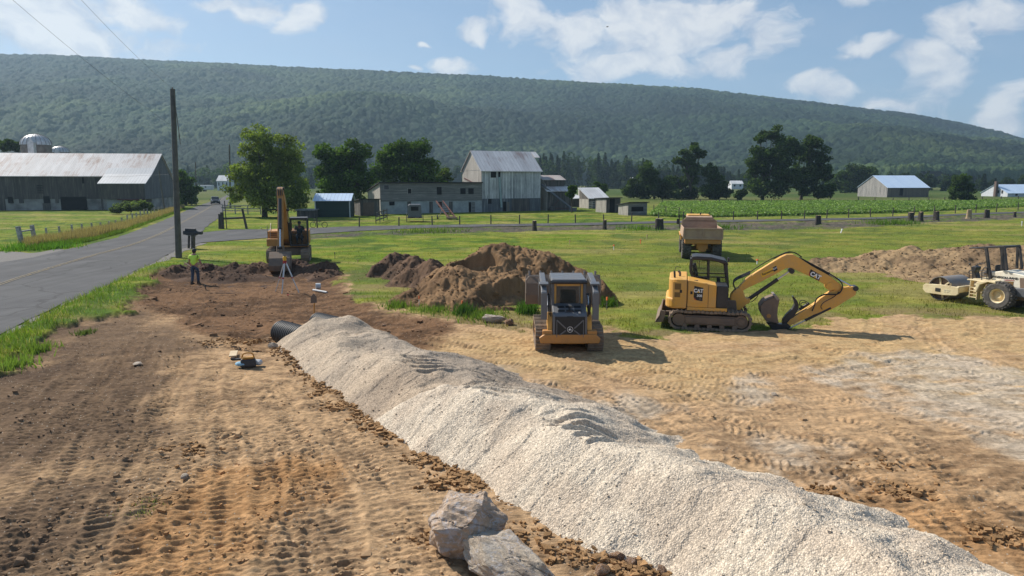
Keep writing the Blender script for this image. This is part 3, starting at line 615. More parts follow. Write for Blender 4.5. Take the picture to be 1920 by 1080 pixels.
# clods and stones over the bare ground
m, t, b = newmat('soil_clod'); o = t.coord('Object'); vc = t.attr('kind_colour'); nn = t.noise(o, 40, 4, .6)
t.put(b.inputs['Base Color'], t.mix(t.ramp(nn, .3, .7), t.vm('SCALE', vc, .7), t.vm('SCALE', vc, 1.15))); b.inputs['Roughness'].default_value = .95; b.inputs['Specular IOR Level'].default_value = .1
t.put(b.inputs['Normal'], t.bump(nn, .6, .02)); M['clod'] = m
n = 150000; ri = rng.integers(30, 870, n); ci = rng.integers(60, 1380, n)
prob = dirt[ri, ci]*(.10+.55*left[ri, ci]+.9*soil[ri, ci])*(ss(-.1, .35, fbm(GX[ri, ci]*.9, GY[ri, ci]*.9, 4, 55)+.05)*.9+.06)*(GY[ri, ci] < 45)*(GY[ri, ci] > 4)
ok = rng.random(n) < prob*.15; ri, ci = ri[ok], ci[ok]
P = np.stack([GX[ri, ci], GY[ri, ci], gzv[ri, ci]+.006], -1); big = rng.random(len(P))
cs = rng.uniform(.012, .032, len(P))*(1+big**10*2.2)*(1+soil[ri, ci]*.9)
scatter('soil_clods', P, cs, base[ri, ci]*rng.uniform(.65, 1.2, (len(P), 1)), M['clod'], 'kind_colour', 'crumbs and clods of earth over the bare ground', 3)
# broken clay along both toes of the heap
P = []; 
for k in range(1500):
    s0 = rng.uniform(1, 18.5); w0 = np.interp(s0, lt[:, 0], lt[:, 1])-abs(rng.normal(0, .22))+.08
    dens = (.25+.75*(math.sin(s0*1.7)+math.sin(s0*.7+1) > .25)); 
    if rng.random() > dens: continue
    p = O_+D_*s0+N_*w0; P.append((p[0], p[1], .02))
for (u, v, rad, k) in [(612, 738, .35, 90), (640, 762, .40, 110), (600, 722, .25, 50), (720, 812, .35, 60), (790, 862, .35, 60), (850, 905, .45, 120), (890, 900, .35, 120), (820, 1010, .30, 60), (960, 1010, .4, 60), (1060, 1040, .4, 70), (1150, 1050, .4, 80), (1190, 1070, .3, 60), (340, 850, .5, 120), (290, 940, .4, 60), (420, 640, .6, 90), (470, 640, .5, 90), (1540, 930, .4, 80), (1700, 925, .5, 80), (1870, 1005, .4, 90), (1640, 870, .5, 60)]:
    cx, cy = G(u, v)
    for _ in range(k): P.append((cx+rng.normal(0, rad*.6), cy+rng.normal(0, rad*.4), .02))
P = np.array(P); sz_ = rng.uniform(.014, .048, len(P))*(1+rng.random(len(P))**7*1.6)
scatter('clay_crumbs', P, sz_, np.array([(.34, .20, .095)])*rng.uniform(.6, 1.25, (len(P), 1)), M['clod'], 'kind_colour', 'row of broken brown clay along the foot of the gravel heap', 4)

# ---- soil mounds
def mound(x0, x1, y0, y1, humps, seed, colA, colB, lab, name='dirt_mound', cut=None, st_=.045, rough=1., kk=.5):
    YY, XX = np.meshgrid(np.arange(y0, y1, st_), np.arange(x0, x1, st_), indexing='ij')
    X = XX+fbm(XX*.8, YY*.8, 3, seed)*.5; Y = YY+fbm(XX*.8, YY*.8, 3, seed+3)*.5; h = np.full(XX.shape, -.35)
    for (hx, hy_, rx_, ry_, hh_) in humps:
        q = np.sqrt(((X-hx)/rx_)**2+((Y-hy_)/ry_)**2); h = np.maximum(h, hh_*(1.08-q*1.08)) if False else smin(-h, -(hh_*1.02*(1-np.minimum(q, 1.6)**1.5)), kk)*-1
    if cut:
        for (hx, hy_, rx_, ry_, dd) in cut:
            q = np.sqrt(((X-hx)/rx_)**2+((Y-hy_)/ry_)**2); h -= dd*ss(1.05, .75, q)*ss(0, .4, h)
    gully = 1-np.abs(fbm(XX*1.1+YY*.3, YY*.45, 4, seed+5, .55))*2.2
    hi_ = ss(-.1, .25, h)
    h += hi_*(fbm(XX*1.2, YY*1.2, 5, seed+7, .52)*.26*rough+np.abs(fbm(XX*4, YY*4, 4, seed+8, .55))*.09*rough-np.maximum(gully-.75, 0)*.35+vnoise(XX*14, YY*14, 2)*.03)
    cc = lerp(np.array(colA, float), np.array(colB, float), ss(-.25, .3, fbm(XX*.9, YY*.9, 5, seed+11, .6)))
    cc = cc*(1+vnoise(XX*11, YY*11, 5)*.35)[..., None]
    o = link(name, grid_mesh(name, XX, YY, h, M['clod'], {'kind_colour': cc}, keep=h > -.30)); tag(o, lab, 'dirt mound', 'mounds of dug soil')
    r = np.random.default_rng(seed); n_ = int((x1-x0)*(y1-y0)*16); a = r.integers(0, XX.shape[0], n_); c_ = r.integers(0, XX.shape[1], n_); k_ = (h[a, c_] > -.05); a, c_ = a[k_], c_[k_]
    return o, (XX, YY, h, cc, a, c_)
def GY_(u, v, Y): p = AY(u, v, Y); return p
dat = []
hp = []
for (u, v, Y, rx_, ry_) in [(930, 462, 29.8, 3.0, 2.7), (988, 470, 29.7, 2.6, 2.5), (860, 500, 28.6, 2.4, 2.4), (1030, 482, 29.6, 2.5, 2.4), (1085, 512, 28.6, 1.7, 1.9), (960, 520, 27.6, 2.6, 1.9), (800, 545, 27.6, 1.6, 1.3), (1105, 540, 27.9, .9, 1.2), (885, 540, 27.0, 2.0, 1.3)]:
    x, z = AY(u, v, Y); hp.append((x, Y, rx_, ry_, max(z, .35)+.08))
ctx, _ = AY(985, 545, 26.6)
o1, d1 = mound(-5.6, 5.4, 24.4, 33.6, hp, 21, (.255, .155, .080), (.150, .090, .048), 'big brown mound of dug soil with a bitten front, beside the track loader', cut=[(ctx, 26.7, 1.9, 1.0, .75), (ctx-2.1, 28.7, 1.1, .5, .5)]); dat.append(d1)
hp = []
for (u, v, Y, rx_, ry_) in [(745, 475, 36.2, 1.5, 1.5), (775, 486, 34.6, 1.6, 1.5), (812, 488, 32.4, 1.2, 1.4), (775, 510, 32.6, 1.5, 1.4)]:
    x, z = AY(u, v, Y); hp.append((x, Y, rx_, ry_, max(z, .35)+.1))
o2, d2 = mound(-8.6, -2.2, 30.4, 38.6, hp, 31, (.155, .095, .060), (.10, .064, .043), 'small dark brown soil mound, left of the big one'); dat.append(d2)
hp = []
for (u, v, Y, rx_, ry_) in [(1560, 492, 39, 2.2, 2.2), (1640, 490, 39.6, 2.6, 2.6), (1690, 468, 38.5, 3.0, 3.2), (1760, 470, 37.6, 3.0, 3.0), (1840, 465, 36.6, 3.2, 3.2), (1930, 462, 35.6, 3.4, 3.2), (2050, 468, 34.5, 3.4, 3.2), (1800, 505, 34.5, 3.4, 2.6), (1905, 505, 33.5, 3.4, 2.6)]:
    x, z = AY(u, v, Y); hp.append((x, Y, rx_, ry_, max(z, .35)+.06))
o3, d3 = mound(15.5, 34, 30.0, 43, hp, 41, (.32, .220, .122), (.205, .138, .080), 'long light brown mound of soil behind the roller', st_=.06); dat.append(d3)
hp = []
for (u, v, rx_, ry_, hh_) in [(330, 512, 1.5, .8, .34), (395, 505, 1.4, .8, .30), (470, 505, 1.6, .8, .38), (545, 505, 1.5, 1.0, .45), (600, 508, 1.4, 1.0, .42), (430, 518, 1.8, .8, .26), (620, 515, 1.0, .9, .3), (360, 500, 1.2, .7, .22)]:
    x, y = G(u, v); hp.append((x, y, rx_, ry_, hh_))
o4, d4 = mound(-19.5, -7.2, 31.0, 40, hp, 51, (.115, .070, .046), (.075, .047, .034), 'low ridge of dark torn topsoil under the orange excavator', name='topsoil_mound', rough=1.25, kk=.12); dat.append(d4)
P = np.concatenate([np.stack([d[0][d[4], d[5]], d[1][d[4], d[5]], d[2][d[4], d[5]]+.01], -1) for d in dat]); cc = np.concatenate([d[3][d[4], d[5]] for d in dat])
sz_ = rng.uniform(.018, .05, len(P))*(1+rng.random(len(P))**12*2.4)
scatter('soil_lumps', P, sz_, cc*rng.uniform(.7, 1.2, (len(P), 1)), M['clod'], 'kind_colour', 'lumps of earth rolled over the soil mounds', 6)

# ---- boulders
def rock(name, loc, dims, rz, seed, mat, lab, cat, grp=None, cuts=14, sub=5, rot=(0, 0)):
    import bmesh
    bm = bmesh.new(); bmesh.ops.create_icosphere(bm, subdivisions=sub, radius=1); r = random.Random(seed)
    pl = [(Vector((r.gauss(0, 1), r.gauss(0, 1), r.gauss(0, .8))).normalized(), r.uniform(.55, .84)) for _ in range(cuts)]
    if sub > 3:                                          # a broken block: hull of a few corners, then fine fracture relief
        bm.free(); bm = bmesh.new(); npt = 19
        for k in range(npt):
            zz = -1+2*(k+.5)/npt; aa = k*2.4+r.uniform(-.4, .4); rr = math.sqrt(1-zz*zz); f = r.uniform(.86, 1.12); bm.verts.new((rr*math.cos(aa)*f*1.08, rr*math.sin(aa)*f*1.08, zz*f))
        hl = bmesh.ops.convex_hull(bm, input=bm.verts); bmesh.ops.delete(bm, geom=[g for g in hl['geom_interior']+hl['geom_unused'] if isinstance(g, bmesh.types.BMVert)], context='VERTS')
        bmesh.ops.triangulate(bm, faces=bm.faces); bmesh.ops.subdivide_edges(bm, edges=bm.edges, cuts=23, use_grid_fill=True)
    co = np.array([v.co for v in bm.verts])
    if sub <= 3:
      for (n_, d_) in pl:
        n_ = np.array(n_); k = co @ n_-d_; co = co-np.maximum(k, 0)[:, None]*n_*.96
    q = fbm(co[:, 0]*2.2+seed, co[:, 1]*2.2+co[:, 2]*1.7, 5, seed)*.10+fbm(co[:, 2]*6+seed, co[:, 1]*6+co[:, 0]*5, 4, seed+1)*.06-np.maximum(.07-np.abs(fbm(co[:, 0]*1.6+co[:, 2]*1.3, co[:, 1]*1.8+co[:, 2], 4, seed+2)), 0)*.9
    co = co*(1+q)[:, None]
    for v, c in zip(bm.verts, co): v.co = c
    me = bpy.data.meshes.new(name); bm.to_mesh(me); bm.free(); me.materials.append(mat)
    o = link(name, me); o.scale = (dims[0]/2, dims[1]/2, dims[2]/2); o.rotation_euler = (rot[0], rot[1], rz); o.location = (loc[0], loc[1], loc[2])
    for p in me.polygons: p.use_smooth = True
    try: me.set_sharp_from_angle(angle=R(22))
    except Exception: pass
    return tag(o, lab, cat, grp)
def rockmat(name, a, b_, c_):
    m, t, b = newmat(name); o = t.coord('Object'); n1_ = t.noise(o, 1.3, 8, .66, .6); n2_ = t.noise(t.map(o, (1, 1, 2.5)), 5, 7, .7); vv = t.noise(o, 1.6, 6, .6, 1.5)
    c = t.mix(t.ramp(n1_, .38, .62), a, b_); c = t.mix(t.math('MULTIPLY', t.ramp(n2_, .45, .7), .5), c, t.vm('SCALE', c, .55))
    vein = t.math('LESS_THAN', t.math('ABSOLUTE', t.math('SUBTRACT', vv, .52)), .012); c = t.mix(t.math('MULTIPLY', t.ramp(t.noise(o, 2.3, 6, .7), .52, .66), .8), c, c_); c = t.mix(t.math('MULTIPLY', vein, .6), c, (.55, .55, .58))
    t.put(b.inputs['Base Color'], c); b.inputs['Roughness'].default_value = .85; b.inputs['Specular IOR Level'].default_value = .25
    t.put(b.inputs['Normal'], t.bump(t.math('ADD', n2_, n1_), .8, .08)); return m
M['rock'] = rockmat('limestone', (.58, .42, .29), (.42, .32, .235), (.56, .54, .54))
M['rock2'] = rockmat('tan_stone', (.58, .48, .36), (.46, .36, .27), (.55, .50, .44)); M['rockbr'] = rockmat('brown_stone', (.36, .20, .10), (.26, .155, .09), (.42, .30, .2))
x, y = G(872, 1052); rock('boulder', (x-.02, y+.32, .29), (1.0, .86, .92), .3, 12, M['rock'], 'large brown and grey boulder, the farther of two in front of the gravel heap', 'boulder', 'boulders by the gravel heap', rot=(.2, .15))
x, y = G(948, 1088); rock('boulder', (x, y+.2, .14), (1.22, .74, .50), -.55, 27, M['rock2'], 'pale wedge shaped boulder lying nearest the camera', 'boulder', 'boulders by the gravel heap', rot=(.25, .22))
x, y = G(925, 604); rock('rock', (x, y+.1, .10), (.85, .4, .34), -.1, 33, M['rock2'], 'flat pale rock on the grass left of the track loader', 'rock')
x, y = G(952, 608); rock('rock', (x+.05, y, .08), (.38, .34, .26), .4, 35, M['rockbr'], 'small rusty brown rock beside the flat pale rock', 'rock')
x, y = G(512, 652); rock('rock', (x, y, .05), (.30, .26, .24), .4, 38, M['rock2'], 'tan rock at the foot of the pipe end', 'rock')
for i, (u, v, s_, mt_, lb) in enumerate([(1158, 1047, .19, 'rockbr', 'orange brown stone at the foot of the gravel heap, left of its darker twin'), (1182, 1058, .16, 'rockbr', 'dark rusty stone at the foot of the gravel heap, right of its orange twin'), (1240, 1072, .16, 'rockbr', 'brown stone at the bottom edge of the photo, against the gravel'), (1130, 1075, .20, 'rockbr', 'round orange clay lump at the bottom edge, below the other stones'),
        (205, 974, .10, 'rock2', 'small pale stone alone on the tyre marks, lower left'), (348, 896, .14, 'rock2', 'light broken stone beside the dark scraped patch'), (258, 686, .30, 'rock2', 'flat tan slab set in the bare ground, left of the tools'), (720, 612, .14, 'rockbr', 'dark clod lying on brown soil above the gravel heap'),
        (560, 690, .12, 'rockbr', 'brown clod at the far foot of the gravel heap'), (1452, 742, .16, 'rock2', 'grey stone on the scraped sandy ground')]):
    x, y = G(u, v); rock('stone', (x, y, s_*.2), (s_*1.2, s_, s_*(.75 if u != 258 else .25)), i*.9, 60+i, M[mt_], lb, 'stone', None, 10, 3)
# ================================================================ VEGETATION
def leafmat(name, attr='leaf_colour', tr=.38):
    m, t, b = newmat(name); vc = t.attr(attr); t.put(b.inputs['Base Color'], vc); b.inputs['Roughness'].default_value = .75; b.inputs['Specular IOR Level'].default_value = .12
    ts = t.n.new('ShaderNodeBsdfTranslucent'); t.put(ts.inputs[0], t.vm('MULTIPLY', vc, (1.3, 1.5, .6))); mx = t.n.new('ShaderNodeMixShader'); mx.inputs[0].default_value = tr
    t.l.new(b.outputs[0], mx.inputs[1]); t.l.new(ts.outputs[0], mx.inputs[2]); t.l.new(mx.outputs[0], m.node_tree.nodes['Material Output'].inputs[0]); return m
M['leaf'] = leafmat('foliage'); M['blade'] = leafmat('grass_blades', tr=.35)
M['bark'] = plain('bark', (.095, .078, .062), .95, 0, .5, 6, .8)
def blades(name, P, h, wd, col, lab, lean=.35, seed=1, kind='stuff', cat=None):
    r = np.random.default_rng(seed); n = len(P); a = r.uniform(0, 6.283, n); dx, dy = np.cos(a)*wd/2, np.sin(a)*wd/2
    lx, ly = r.normal(0, lean, n)*h, r.normal(0, lean, n)*h; z0 = P[:, 2]
    V = np.stack([np.stack([P[:, 0]-dx, P[:, 1]-dy, z0-.02], -1), np.stack([P[:, 0]+dx, P[:, 1]+dy, z0-.02], -1), np.stack([P[:, 0]+lx, P[:, 1]+ly, z0+h], -1)], 1)
    q = np.arange(n*3).reshape(-1, 3); return tag(link(name, raw_mesh(name, V.reshape(-1, 3), q, M['blade'], {'leaf_colour': np.repeat(col, 3, 0)}, False)), lab, cat, None, kind)
rdm = np.maximum(inpoly(GX, GY, ROADPOLY), np.maximum(inpoly(GX, GY, LANEPOLY), inpoly(GX, GY, DRIVE)))
rng = np.random.default_rng(11)
n = 520000; ri = rng.integers(300, 905, n); ci = rng.integers(60, 1400, n)
x = GX[ri, ci]+rng.normal(0, .03, n); y = GY[ri, ci]+rng.uniform(-.5, .5, n)*GY[ri, ci]**2*.0009/4.9; lush = ss(1.0, -4, x-(-.75*y/1.0+12))
lushn = ss(-.3, .25, fbm(x*.8, y*.8, 4, 83)); edge = ss(2.5, .2, -rdm[ri, ci])*ss(48, 30, y)
ok = (dirt[ri, ci] < .45) & (rdm[ri, ci] < -.12) & (vg[ri, ci]*(rng.random(n)) < .25) & (y < 85) & (rng.random(n) < (.16+.5*lushn*ss(60, 20, y)+.6*edge))
ri, ci, x, y, lushn, edge = ri[ok], ci[ok], x[ok], y[ok], lushn[ok], edge[ok]; n = len(x)
lf = ss(-7, -12, x)*ss(42, 36, y)
hgt = rng.uniform(.03, .10, n)*(1+lushn*.5+edge*1.1+lf*.9); col = base[ri, ci]*rng.uniform(.45, 1.4, (n, 1))
col = col*(1-.55*lf[:, None])+np.array([(.17, .255, .048)])*rng.uniform(.6, 1.25, (n, 1))*.55*lf[:, None]
st_b = rng.random(n) < .16; col[st_b] = np.array([(.34, .29, .13)])*rng.uniform(.6, 1.2, (int(st_b.sum()), 1))
blades('grass', np.stack([x, y, gzv[ri, ci]], -1), hgt, .012+.0007*y, col, 'short green and straw grass over the mown field and verge', seed=3)
# tall weed tufts: (pixel, radius, height, colour)
tu = []
for (u, v, rad, h_, c_, k) in [(745, 575, .5, .3, (.135, .20, .045), 260), (810, 582, .8, .28, (.135, .20, .045), 400), (870, 588, .35, .45, (.06, .12, .03), 300), (990, 585, .4, .5, (.07, .14, .03), 320), (1135, 572, .35, .4, (.08, .15, .03), 260), (900, 592, .9, .25, (.135, .20, .045), 400),
        (15, 690, .6, .35, (.17, .24, .06), 500), (60, 660, .5, .3, (.17, .24, .055), 400), (30, 640, .6, .3, (.17, .25, .055), 500), (270, 955, .35, .07, (.20, .20, .11), 160), (160, 625, .3, .15, (.10, .13, .05), 150),
        (1200, 430, 2, .5, (.10, .17, .03), 200), (1350, 427, 2.5, .5, (.10, .17, .03), 240), (1655, 420, 2, .7, (.11, .18, .03), 260), (1690, 419, 1.5, .6, (.11, .18, .03), 200), (780, 435, 2, .5, (.12, .17, .05), 200), (830, 434, 2, .5, (.12, .17, .05), 200), (75, 462, 1.6, .6, (.10, .20, .03), 700), (100, 466, 1.4, .5, (.10, .20, .03), 500), (45, 468, 1.5, .5, (.10, .20, .03), 500)]:
    cx, cy = G(u, v)
    for _ in range(k): tu.append((cx+rng.normal(0, rad*.5), cy+rng.normal(0, rad*.6), h_*rng.uniform(.5, 1.1), *(np.array(c_)*rng.uniform(.7, 1.3))))
tu = np.array(tu); P = np.stack([tu[:, 0], tu[:, 1], tu[:, 0]*0], -1)
blades('weeds', P, tu[:, 2], .02+.0009*tu[:, 1], tu[:, 3:6], 'tufts of taller weeds on the verge and round the mounds', .3, 4)
# straw coloured grass along the far side of the road
e0 = GP((70, 470), (120, 462), (178, 453), (239, 436), (325, 403), (350, 393)); e1 = GP((40, 462), (100, 452), (170, 440), (235, 424), (310, 400), (345, 390))
n = 30000; tt = rng.random(n)**.8*(len(e0)-1); k = tt.astype(int); f = (tt-k)[:, None]; a_ = np.array(e0)[k]*(1-f)+np.array(e0)[np.minimum(k+1, 5)]*f; b_ = np.array(e1)[k]*(1-f)+np.array(e1)[np.minimum(k+1, 5)]*f
g_ = rng.random(n)[:, None]; Q = a_*(1-g_)+b_*g_; Q[:, 0] -= .3
lo_ = g_[:, 0] < .22; hh_ = rng.uniform(.35, .85, n)*np.where(lo_, .5, 1)*(.8+.4*(vnoise(Q[:, 0]*.7, Q[:, 1]*.7, 2)+.5)); cc = np.where(lo_[:, None], np.array([(.13, .19, .035)]), np.array([(.34, .255, .15)])*(1-.4*(rng.random(n) < .35))[:, None])*rng.uniform(.7, 1.25, (n, 1))
blades('tall_grass', np.stack([Q[:, 0], Q[:, 1], Q[:, 0]*0], -1), hh_, .05, cc, 'strip of tall straw coloured grass along the far road edge', .18, 5)
# crops: leafy rows between lane and far fence
def leaves(P, sz, col, seed, name, parent=None, lab=None, kind=None, up=.0, cat=None):
    r = np.random.default_rng(seed); n = len(P); A = r.normal(0, 1, (n, 3)); A /= np.linalg.norm(A, axis=1)[:, None]; B = np.cross(A, r.normal(0, 1, (n, 3))); B[:, 2] *= (1-up); B /= np.linalg.norm(B, axis=1)[:, None]+1e-9
    A = A*sz[:, None]*.5; B = B*sz[:, None]*.42; V = np.stack([P-A, P+B, P+A, P-B], 1)
    o = link(name, raw_mesh(name, V.reshape(-1, 3), np.arange(n*4).reshape(-1, 4), M['leaf'], {'leaf_colour': np.repeat(col, 4, 0)}, False), parent); return tag(o, lab, cat, None, kind)
F0 = FIELDS[0][0]; xs = [p[0] for p in F0]; ys = [p[1] for p in F0]; n = 420000
y = 1/rng.uniform(1/max(ys), 1/min(ys), n); x = rng.uniform(min(xs), max(xs), n); ok = (inpoly(x, y, F0) > .2) & (np.abs(x) < y*.9); x, y = x[ok], y[ok]
row = np.round((x*.35+y*.94)/.9)*.9; dd = row-(x*.35+y*.94); keepf = ss(110, 150, y) > rng.random(len(x))*1; x = np.where(keepf, x, x+dd*.35*.8); y = np.where(keepf, y, y+dd*.94*.8)
P = np.stack([x, y, rng.uniform(.03, .40, len(x))*(.7+.6*(vnoise(x*.2, y*.2, 5)+.5))], -1)[:150000]; n = len(P)
cc = np.where((rng.random(n) < .14)[:, None], np.array([(.34, .42, .19)]), np.array([(.165, .245, .070)]))*rng.uniform(.65, 1.3, (n, 1))
leaves(P, rng.uniform(.22, .48, n), cc, 8, 'crops', None, 'leafy green crop rows in the fenced field', 'stuff')

def crown_pts(blobs, n, rng, clump=.30, fill=.25, gap=1.0):
    """leaf positions: each lobe is made of clumps with open air between them"""
    vol = np.array([b[3]*b[4]*b[5] for b in blobs])**.75; vol /= vol.sum(); P = []; T = []
    for b_, f in zip(blobs, vol):
        c = np.array(b_[:3]); r_ = np.array(b_[3:6]); k = max(7, int(16*gap)); m_ = int(n*f); 
        dirs = rng.normal(0, 1, (k, 3)); dirs /= np.linalg.norm(dirs, axis=1)[:, None]; rad = rng.uniform(.35, .92, (k, 1)); cen = c+dirs*rad*r_; cr = rng.uniform(.7, 1.25, k)*clump*r_.mean()
        w_ = cr**2; idx = rng.choice(k, m_, p=w_/w_.sum()); dl = rng.normal(0, 1, (m_, 3)); dl /= np.linalg.norm(dl, axis=1)[:, None]
        rr = rng.random(m_)[:, None]**.45; q = cen[idx]+dl*rr*cr[idx][:, None]*np.array([1.15, 1.15, .8]); P.append(q); T.append(rng.uniform(.6, 1.35, k)[idx])
    return np.concatenate(P), np.concatenate(T)
def tree(Y, px, base_uv, lab, cat='tree', name='tree', n=9000, leaf=.42, cols=((.030, .055, .014), (.060, .100, .022)), trunk=.35, clump=.42, gap=1., depth=.8, seed=1, grp=None, limbs=True, trunk_top=None, lean=0):
    rg = np.random.default_rng(seed); bx = AY(base_uv[0], 400, Y)[0]; sc = math.hypot(Y, 0)*.99/FPX
    blobs = []
    for i, (u, v, ru, rv) in enumerate(px):
        dy = rg.uniform(-.35, .35)*ru*sc*1.2; x_, z_ = AY(u, v, Y+dy); blobs.append((x_-bx, dy, z_, ru*sc, ru*sc*depth, rv*sc))
    root = empty(name, (bx, Y, 0), 0, lab, cat, grp)
    P, T = crown_pts(blobs, n, rg, clump, gap=gap); f = rg.random(len(P))[:, None]; cc = (np.array(cols[0])*(1-f)+np.array(cols[1])*f)*T[:, None]*rg.uniform(.8, 1.2, (len(P), 1))
    ok = P[:, 2] > .15; leaves(P[ok], rg.uniform(.6, 1.3, ok.sum())*leaf, cc[ok], seed, 'crown', root)
    mb = MB(); zt = trunk_top or max(b[2] for b in blobs)*.75; cxm = np.mean([b[0] for b in blobs])
    mb.tube([(0, 0, -.15), (cxm*.1, 0, zt*.3), (cxm*.5, 0, zt*.65), (cxm, 0, zt)], trunk, 9, r1=trunk*.25, sm=4)
    if limbs:
        for b in blobs:
            s_ = Vector((cxm*.2, 0, min(zt*.35, b[2]*.5))); e_ = Vector(b[:3]); mid = (s_+e_)/2+Vector((0, 0, -.06*zt)); mb.tube([s_, mid, e_], trunk*.42, 6, r1=trunk*.08, sm=4)
            for _ in range(3): q = e_+Vector((rg.uniform(-.7, .7)*b[3], rg.uniform(-.7, .7)*b[4], rg.uniform(-.2, .8)*b[5])); mb.tube([mid, (mid+q)/2+Vector((0, 0, .1)), q], trunk*.16, 5, r1=.02)
    mb.build('trunk', M['bark'], root, sm=True); return root
LIGHTG = ((.060, .085, .022), (.115, .150, .036)); DARKG = ((.035, .068, .013), (.090, .150, .026)); BLUEG = ((.028, .050, .016), (.060, .092, .026))
tree(95, [(482, 262, 30, 24), (518, 272, 34, 30), (470, 292, 24, 30), (545, 300, 34, 34), (500, 310, 44, 40), (462, 335, 34, 34), (555, 342, 28, 38), (515, 352, 48, 36), (445, 362, 24, 20), (490, 372, 50, 22), (545, 378, 30, 20)], (496, 407), 'tall loose olive green tree behind the orange excavator', n=26000, leaf=.30, cols=((.11, .145, .035), (.21, .25, .06)), trunk=.42, clump=.42, seed=3)
tree(112, [(620, 292, 28, 28), (668, 290, 30, 28), (645, 310, 40, 34), (612, 330, 24, 32), (680, 330, 26, 36), (645, 350, 44, 34), (612, 372, 18, 18), (660, 378, 28, 22)], (650, 402), 'round dark green tree behind the small green shed', n=15000, cols=DARKG, trunk=.4, seed=4, grp='dense dark trees behind the farm')
tree(122, [(738, 292, 30, 30), (785, 292, 32, 30), (762, 285, 30, 24), (720, 325, 28, 36), (800, 325, 30, 34), (765, 335, 46, 40), (815, 350, 24, 24), (740, 365, 36, 28)], (765, 400), 'broad dark green tree behind the long grey henhouse', n=17000, cols=DARKG, trunk=.45, seed=5, grp='dense dark trees behind the farm')
tree(130, [(835, 330, 14, 15), (842, 348, 12, 14), (822, 345, 14, 16)], (838, 395), 'small light green tree against the white barn', n=3500, leaf=.34, cols=LIGHTG, trunk=.16, seed=6)
tree(140, [(345, 345, 16, 20), (356, 352, 17, 24), (350, 368, 22, 16), (340, 330, 10, 12)], (350, 392), 'dark rounded bushy tree beyond the long barn end', n=6000, cols=DARKG, trunk=.3, seed=7)
tree(190, [(1215, 322, 22, 20), (1195, 345, 26, 18), (1222, 345, 20, 22), (1180, 358, 18, 14), (1212, 364, 28, 12)], (1226, 373), 'low dark tree, leftmost of the field edge trees', n=7000, leaf=.6, cols=BLUEG, trunk=.3, seed=8, grp='dark trees along the far field edge')
tree(188, [(1293, 280, 22, 13), (1312, 292, 16, 12), (1282, 300, 20, 18), (1298, 318, 22, 22), (1262, 340, 22, 22), (1290, 345, 24, 26), (1250, 360, 18, 14), (1280, 366, 26, 12)], (1294, 374), 'tall ragged dark tree with an arched top', n=10000, leaf=.6, cols=BLUEG, trunk=.5, seed=9, gap=.8, grp='dark trees along the far field edge')
tree(186, [(1335, 325, 18, 20), (1345, 345, 22, 20), (1330, 360, 28, 16), (1358, 362, 18, 12)], (1340, 374), 'small conical dark tree right of the ragged one', n=6000, leaf=.6, cols=BLUEG, trunk=.3, seed=10, grp='dark trees along the far field edge')
tree(182, [(1448, 252, 24, 17), (1425, 258, 12, 12), (1462, 275, 28, 24), (1422, 290, 24, 24), (1450, 310, 38, 32), (1415, 325, 18, 24), (1475, 330, 30, 34), (1440, 350, 36, 22), (1490, 285, 18, 24)], (1428, 376), 'biggest tree of the field edge, its left side sunlit', n=17000, leaf=.6, cols=((.030, .052, .016), (.062, .098, .026)), trunk=.5, seed=11, grp='dark trees along the far field edge')
tree(184, [(1525, 268, 20, 16), (1515, 290, 18, 20), (1540, 292, 18, 18), (1530, 315, 26, 22), (1548, 325, 12, 18), (1510, 345, 26, 24), (1495, 325, 18, 26), (1540, 358, 20, 14)], (1500, 376), 'gappy dark tree joined to the right of the biggest one', n=11000, leaf=.6, cols=BLUEG, trunk=.45, seed=12, grp='dark trees along the far field edge')
tree(166, [(1800, 342, 18, 16), (1812, 352, 16, 16), (1790, 360, 16, 14), (1808, 368, 22, 9)], (1800, 377), 'round green bush between the two right hand barns', 'bush', 'bush', n=5000, leaf=.5, cols=((.035, .06, .018), (.07, .105, .028)), trunk=.2, seed=13)
tree(176, [(1556, 352, 12, 10), (1548, 362, 14, 10)], (1555, 376), 'little dark bush at the right foot of the gappy tree', 'bush', 'bush', n=1500, leaf=.5, cols=BLUEG, trunk=.1, seed=14)
tree(178, [(1391, 362, 10, 9), (1384, 368, 10, 7)], (1388, 375), 'little bush between the field edge trees', 'bush', 'bush', n=1500, leaf=.5, cols=BLUEG, trunk=.1, seed=15)
tree(103, [(240, 388, 24, 10), (262, 384, 20, 10), (218, 393, 16, 7), (275, 388, 12, 8)], (245, 399), 'grey green bushy weeds in front of the long barn', 'bush', 'bush', n=7000, leaf=.22, cols=((.085, .115, .045), (.13, .165, .065)), trunk=.05, seed=16, limbs=False)
tree(290, [(1585, 332, 24, 18), (1612, 326, 26, 18), (1640, 328, 16, 16), (1600, 345, 44, 12)], (1605, 358), 'wide dark tree behind the tin roofed right hand barn', n=9000, leaf=.9, cols=BLUEG, trunk=.5, seed=17)
tree(150, [(15, 272, 18, 12), (38, 275, 12, 10), (-20, 270, 22, 14)], (15, 392), 'dark tree top showing behind the long barn roof', n=4000, leaf=.6, cols=BLUEG, trunk=.4, seed=18)
tree(170, [(1128, 352, 13, 11), (1120, 345, 8, 6)], (1126, 372), 'small round tree behind the farm sheds', n=1800, leaf=.45, cols=DARKG, trunk=.15, seed=19)
tree(108, [(1074, 352, 9, 10), (1070, 362, 8, 10)], (1072, 395), 'small bush tucked behind the rusty roofed shed', 'bush', 'bush', n=1800, leaf=.35, cols=DARKG, trunk=.12, seed=20)
